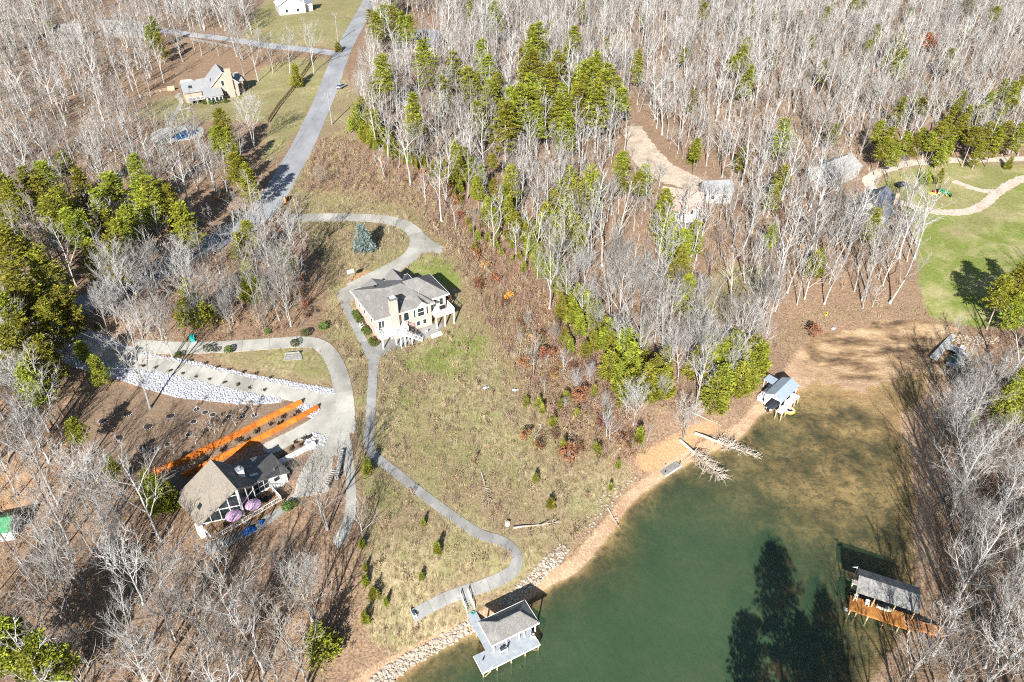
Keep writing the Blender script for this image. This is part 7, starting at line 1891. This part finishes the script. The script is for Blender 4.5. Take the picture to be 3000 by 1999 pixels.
MB().bar((-.95, -.5, 1.4), (-.95, -.5, 2.4), .08, .08).build('roll_bar', M_BLACK, t); MB().bar((-.95, .5, 1.4), (-.95, .5, 2.4), .08, .08).build('roll_bar', M_BLACK, t); MB().bar((-.95, -.5, 2.4), (-.95, .5, 2.4), .08, .08).build('roll_bar', M_BLACK, t)
for y in (-.5, .5): MB().bar((.6, y, 1.3), (2.5, y, .6), .1, .14).build('loader_arm', M_GREENP, t)
MB().hexa([(2.4, -.85, .1), (3.0, -.85, .1), (3.0, .85, .1), (2.4, .85, .1)], [(2.4, -.85, .75), (2.5, -.85, .7), (2.5, .85, .7), (2.4, .85, .75)]).build('bucket', M_BLACK, t)
MB().tube([(1.5, -.15, 1.35), (1.5, -.15, 2.0)], .05, 6).build('exhaust', M_BLACK, t)
torus(MB(), (-.1, 0, 1.5), .2, .025, 14, 5).build('steering_wheel', M_BLACK, t)
MB().box(-2.6, -1.2, -.8, .8, .3, .6).build('mower', M_RED, t)
t = thing('yellow_trailer', 'small yellow implement beside the green tractor', 'trailer', ground((131.19, 212.67)), R(-15))
MB().box(-1.0, 1.0, -.5, .5, .35, .75).build('body', M_YEL, t); MB().bar((1.0, 0, .4), (1.9, 0, .35), .1, .1).build('drawbar', M_YEL, t)
for y in (-.6, .6): wheel(t, 0, y, .3, .18, M_WHITE)
for xy, lab in (((-5.59, 117.24), 'white boulder alone in the middle of the field'), ((0.57, 117.05), 'pale boulder in the field near the scrub'), ((78.66, 147.26), 'white boulder at the head of the dry cove beside the red shrub')):
    t = thing('boulder', lab, 'boulder', ground(xy)); put('stone', stone_mesh(hash(lab) % 99 if False else len(lab), M_WSTONE), t, (0, 0, .2), .4, (1.3, 1.0, 1.0)); put('stone', stone_mesh(len(lab) + 7, M_WSTONE), t, (.7, .3, .1), 1.4, (.6, .5, .5))
t = thing('yellow_kayak', 'yellow kayak leaning among the trees at the cove head', 'kayak', ground((78.35, 152.02)), R(60))
h = MB()
for i in range(7):
    f = -1 + 2 * i / 6; wd = .33 * (1 - f * f) ** .7 + .02
    h.v += [(f * 1.4, -wd, .2), (f * 1.4, 0, .02), (f * 1.4, wd, .2), (f * 1.4, 0, .34)]
for i in range(6):
    for k in range(4): h.f.append((i * 4 + k, (i + 1) * 4 + k, (i + 1) * 4 + (k + 1) % 4, i * 4 + (k + 1) % 4))
h.build('hull', M_YEL, t); MB().tube([(0, 0, .34), (0, 0, .38)], .22, 10).build('cockpit', M_BLACK, t)

# ---------------------------------------------------------------- say which tree is which: by its rank in distance from a thing one can find
MARKS = {'brick house': hs.location[:2], 'white prow roof house': on(ah, 0, 5, 0)[:2], 'tan gabled house': on(gh, 4, 5, 0)[:2], 'solar panel house': on(sh, 0, 6, 0)[:2],
         'grey lake dock': on(dk, 5, 0, 0)[:2], 'orange deck boathouse': on(rb, 5, 3, 0)[:2], 'blue roofed boathouse': on(bb, 4, 2, 0)[:2], 'stranded canoe dock': (103, 138), 'old plank dock': (29, 102),
         'green bin': (-68.05, 126.71), 'blue pool cover': (-107.17, 235.07), 'green tractor': (134.58, 213.08), 'roadside utility pole': (-60.98, 244.36), 'drive mouth utility pole': (-65.61, 176.54), 'street corner utility pole': (-76.68, 339.67),
         'red brick pillar': (-63.60, 189.55), 'basketball hoop': (-38.99, 152.44), 'blue spruce': (-37.85, 166.02), 'dark red shrub': (72.30, 144.43), 'orange shrub': (-0.82, 149.23), 'long firewood stack': (-31.29, 94.27),
         'green tarpaulin shed': (-85.98, 81.03), 'path end seat': (-15.34, 67.74), 'pale barn': (106.18, 219.48), 'hidden white house': (45.64, 195.27), 'grey cottage': (59.65, 200.19), 'blue roofed house': (-41.83, 336.23),
         'white log by the shore': (4.16, 84.53), 'tip of the longest fallen tree': (40.69, 99.38), 'foot of the fallen trees': (34.28, 107.73), 'yellow raft': (59.67, 118.92), 'yellow kayak': (78.35, 152.02),
         'upper end of the long orange wall': (-41.21, 109.74), 'lower end of the long orange wall': (-64.25, 92.50), 'garden bench': (-46.52, 124.30), 'pale gate': (-130.29, 280.49), 'silver car': (-64.10, 279.42), 'black car': (123.80, 217.32),
         'top end of the dirt track': (42.28, 246.69), 'lower end of the drive apron': (-28.51, 78.43), 'top end of the white gravel': (-95.07, 124.31), 'autumn tree': (177.27, 329.42), 'orange clay patch': (-87.37, 88.55),
         'drive bend': (-23.57, 173.65), 'white field boulder': (-5.59, 117.24), 'bottom end of the brown rail fence': (-82.65, 244.71), 'white roofed house': (-112.23, 405.98), 'left end of the deck terrace': (-49.97, 77.19),
         'bend of the gravel loop': (114.32, 220.60), 'green meadow edge at the cove': (105.13, 156.20), 'lower bend of the path': (0.86, 77.88), 'upper corner of the field': (-54.57, 232.28), 'grey road bend': (-74.94, 166.66), 'side street end': (-170.02, 365.30)}
ORD = 'nearest,second nearest,third nearest,fourth nearest,fifth nearest,sixth nearest,seventh nearest,eighth nearest,ninth nearest,tenth nearest,eleventh nearest,twelfth nearest,thirteenth nearest,fourteenth nearest,fifteenth nearest,sixteenth nearest,seventeenth nearest,eighteenth nearest,nineteenth nearest,twentieth nearest'.split(',')
LOOKS = {'bare_tree': ('leafless tree', 20), 'pine_tree': ('yellow green pine', 17), 'cedar_tree': ('green cedar', 9), 'young_oak': ('russet young oak', 3), 'birch_sapling': ('pale sapling', 3), 'hedge_bush': ('clipped green bush', 2), 'little_shrub': ('little dark shrub', 1)}
for kind_name, (noun, hh) in LOOKS.items():
    recs = [r for r in PLACED if r[1] == kind_name]
    if not recs: continue
    xy = np.array([r[2] for r in recs], float)
    names = list(MARKS)
    ranks = np.stack([np.argsort(np.argsort(np.hypot(xy[:, 0] - MARKS[m][0], xy[:, 1] - MARKS[m][1]))) for m in names], 1)
    for i, (t, _, p, sc) in enumerate(recs):
        if 'group' not in t: continue
        j = int(np.argmin(ranks[i])); r = int(ranks[i, j])
        if r < len(ORD):
            size = 'tall ' if kind_name == 'bare_tree' and sc > .9 else 'small ' if kind_name == 'bare_tree' and sc < .55 else ''
            t['label'] = f'{size}{noun} standing {ORD[r]} to the {names[j]}'
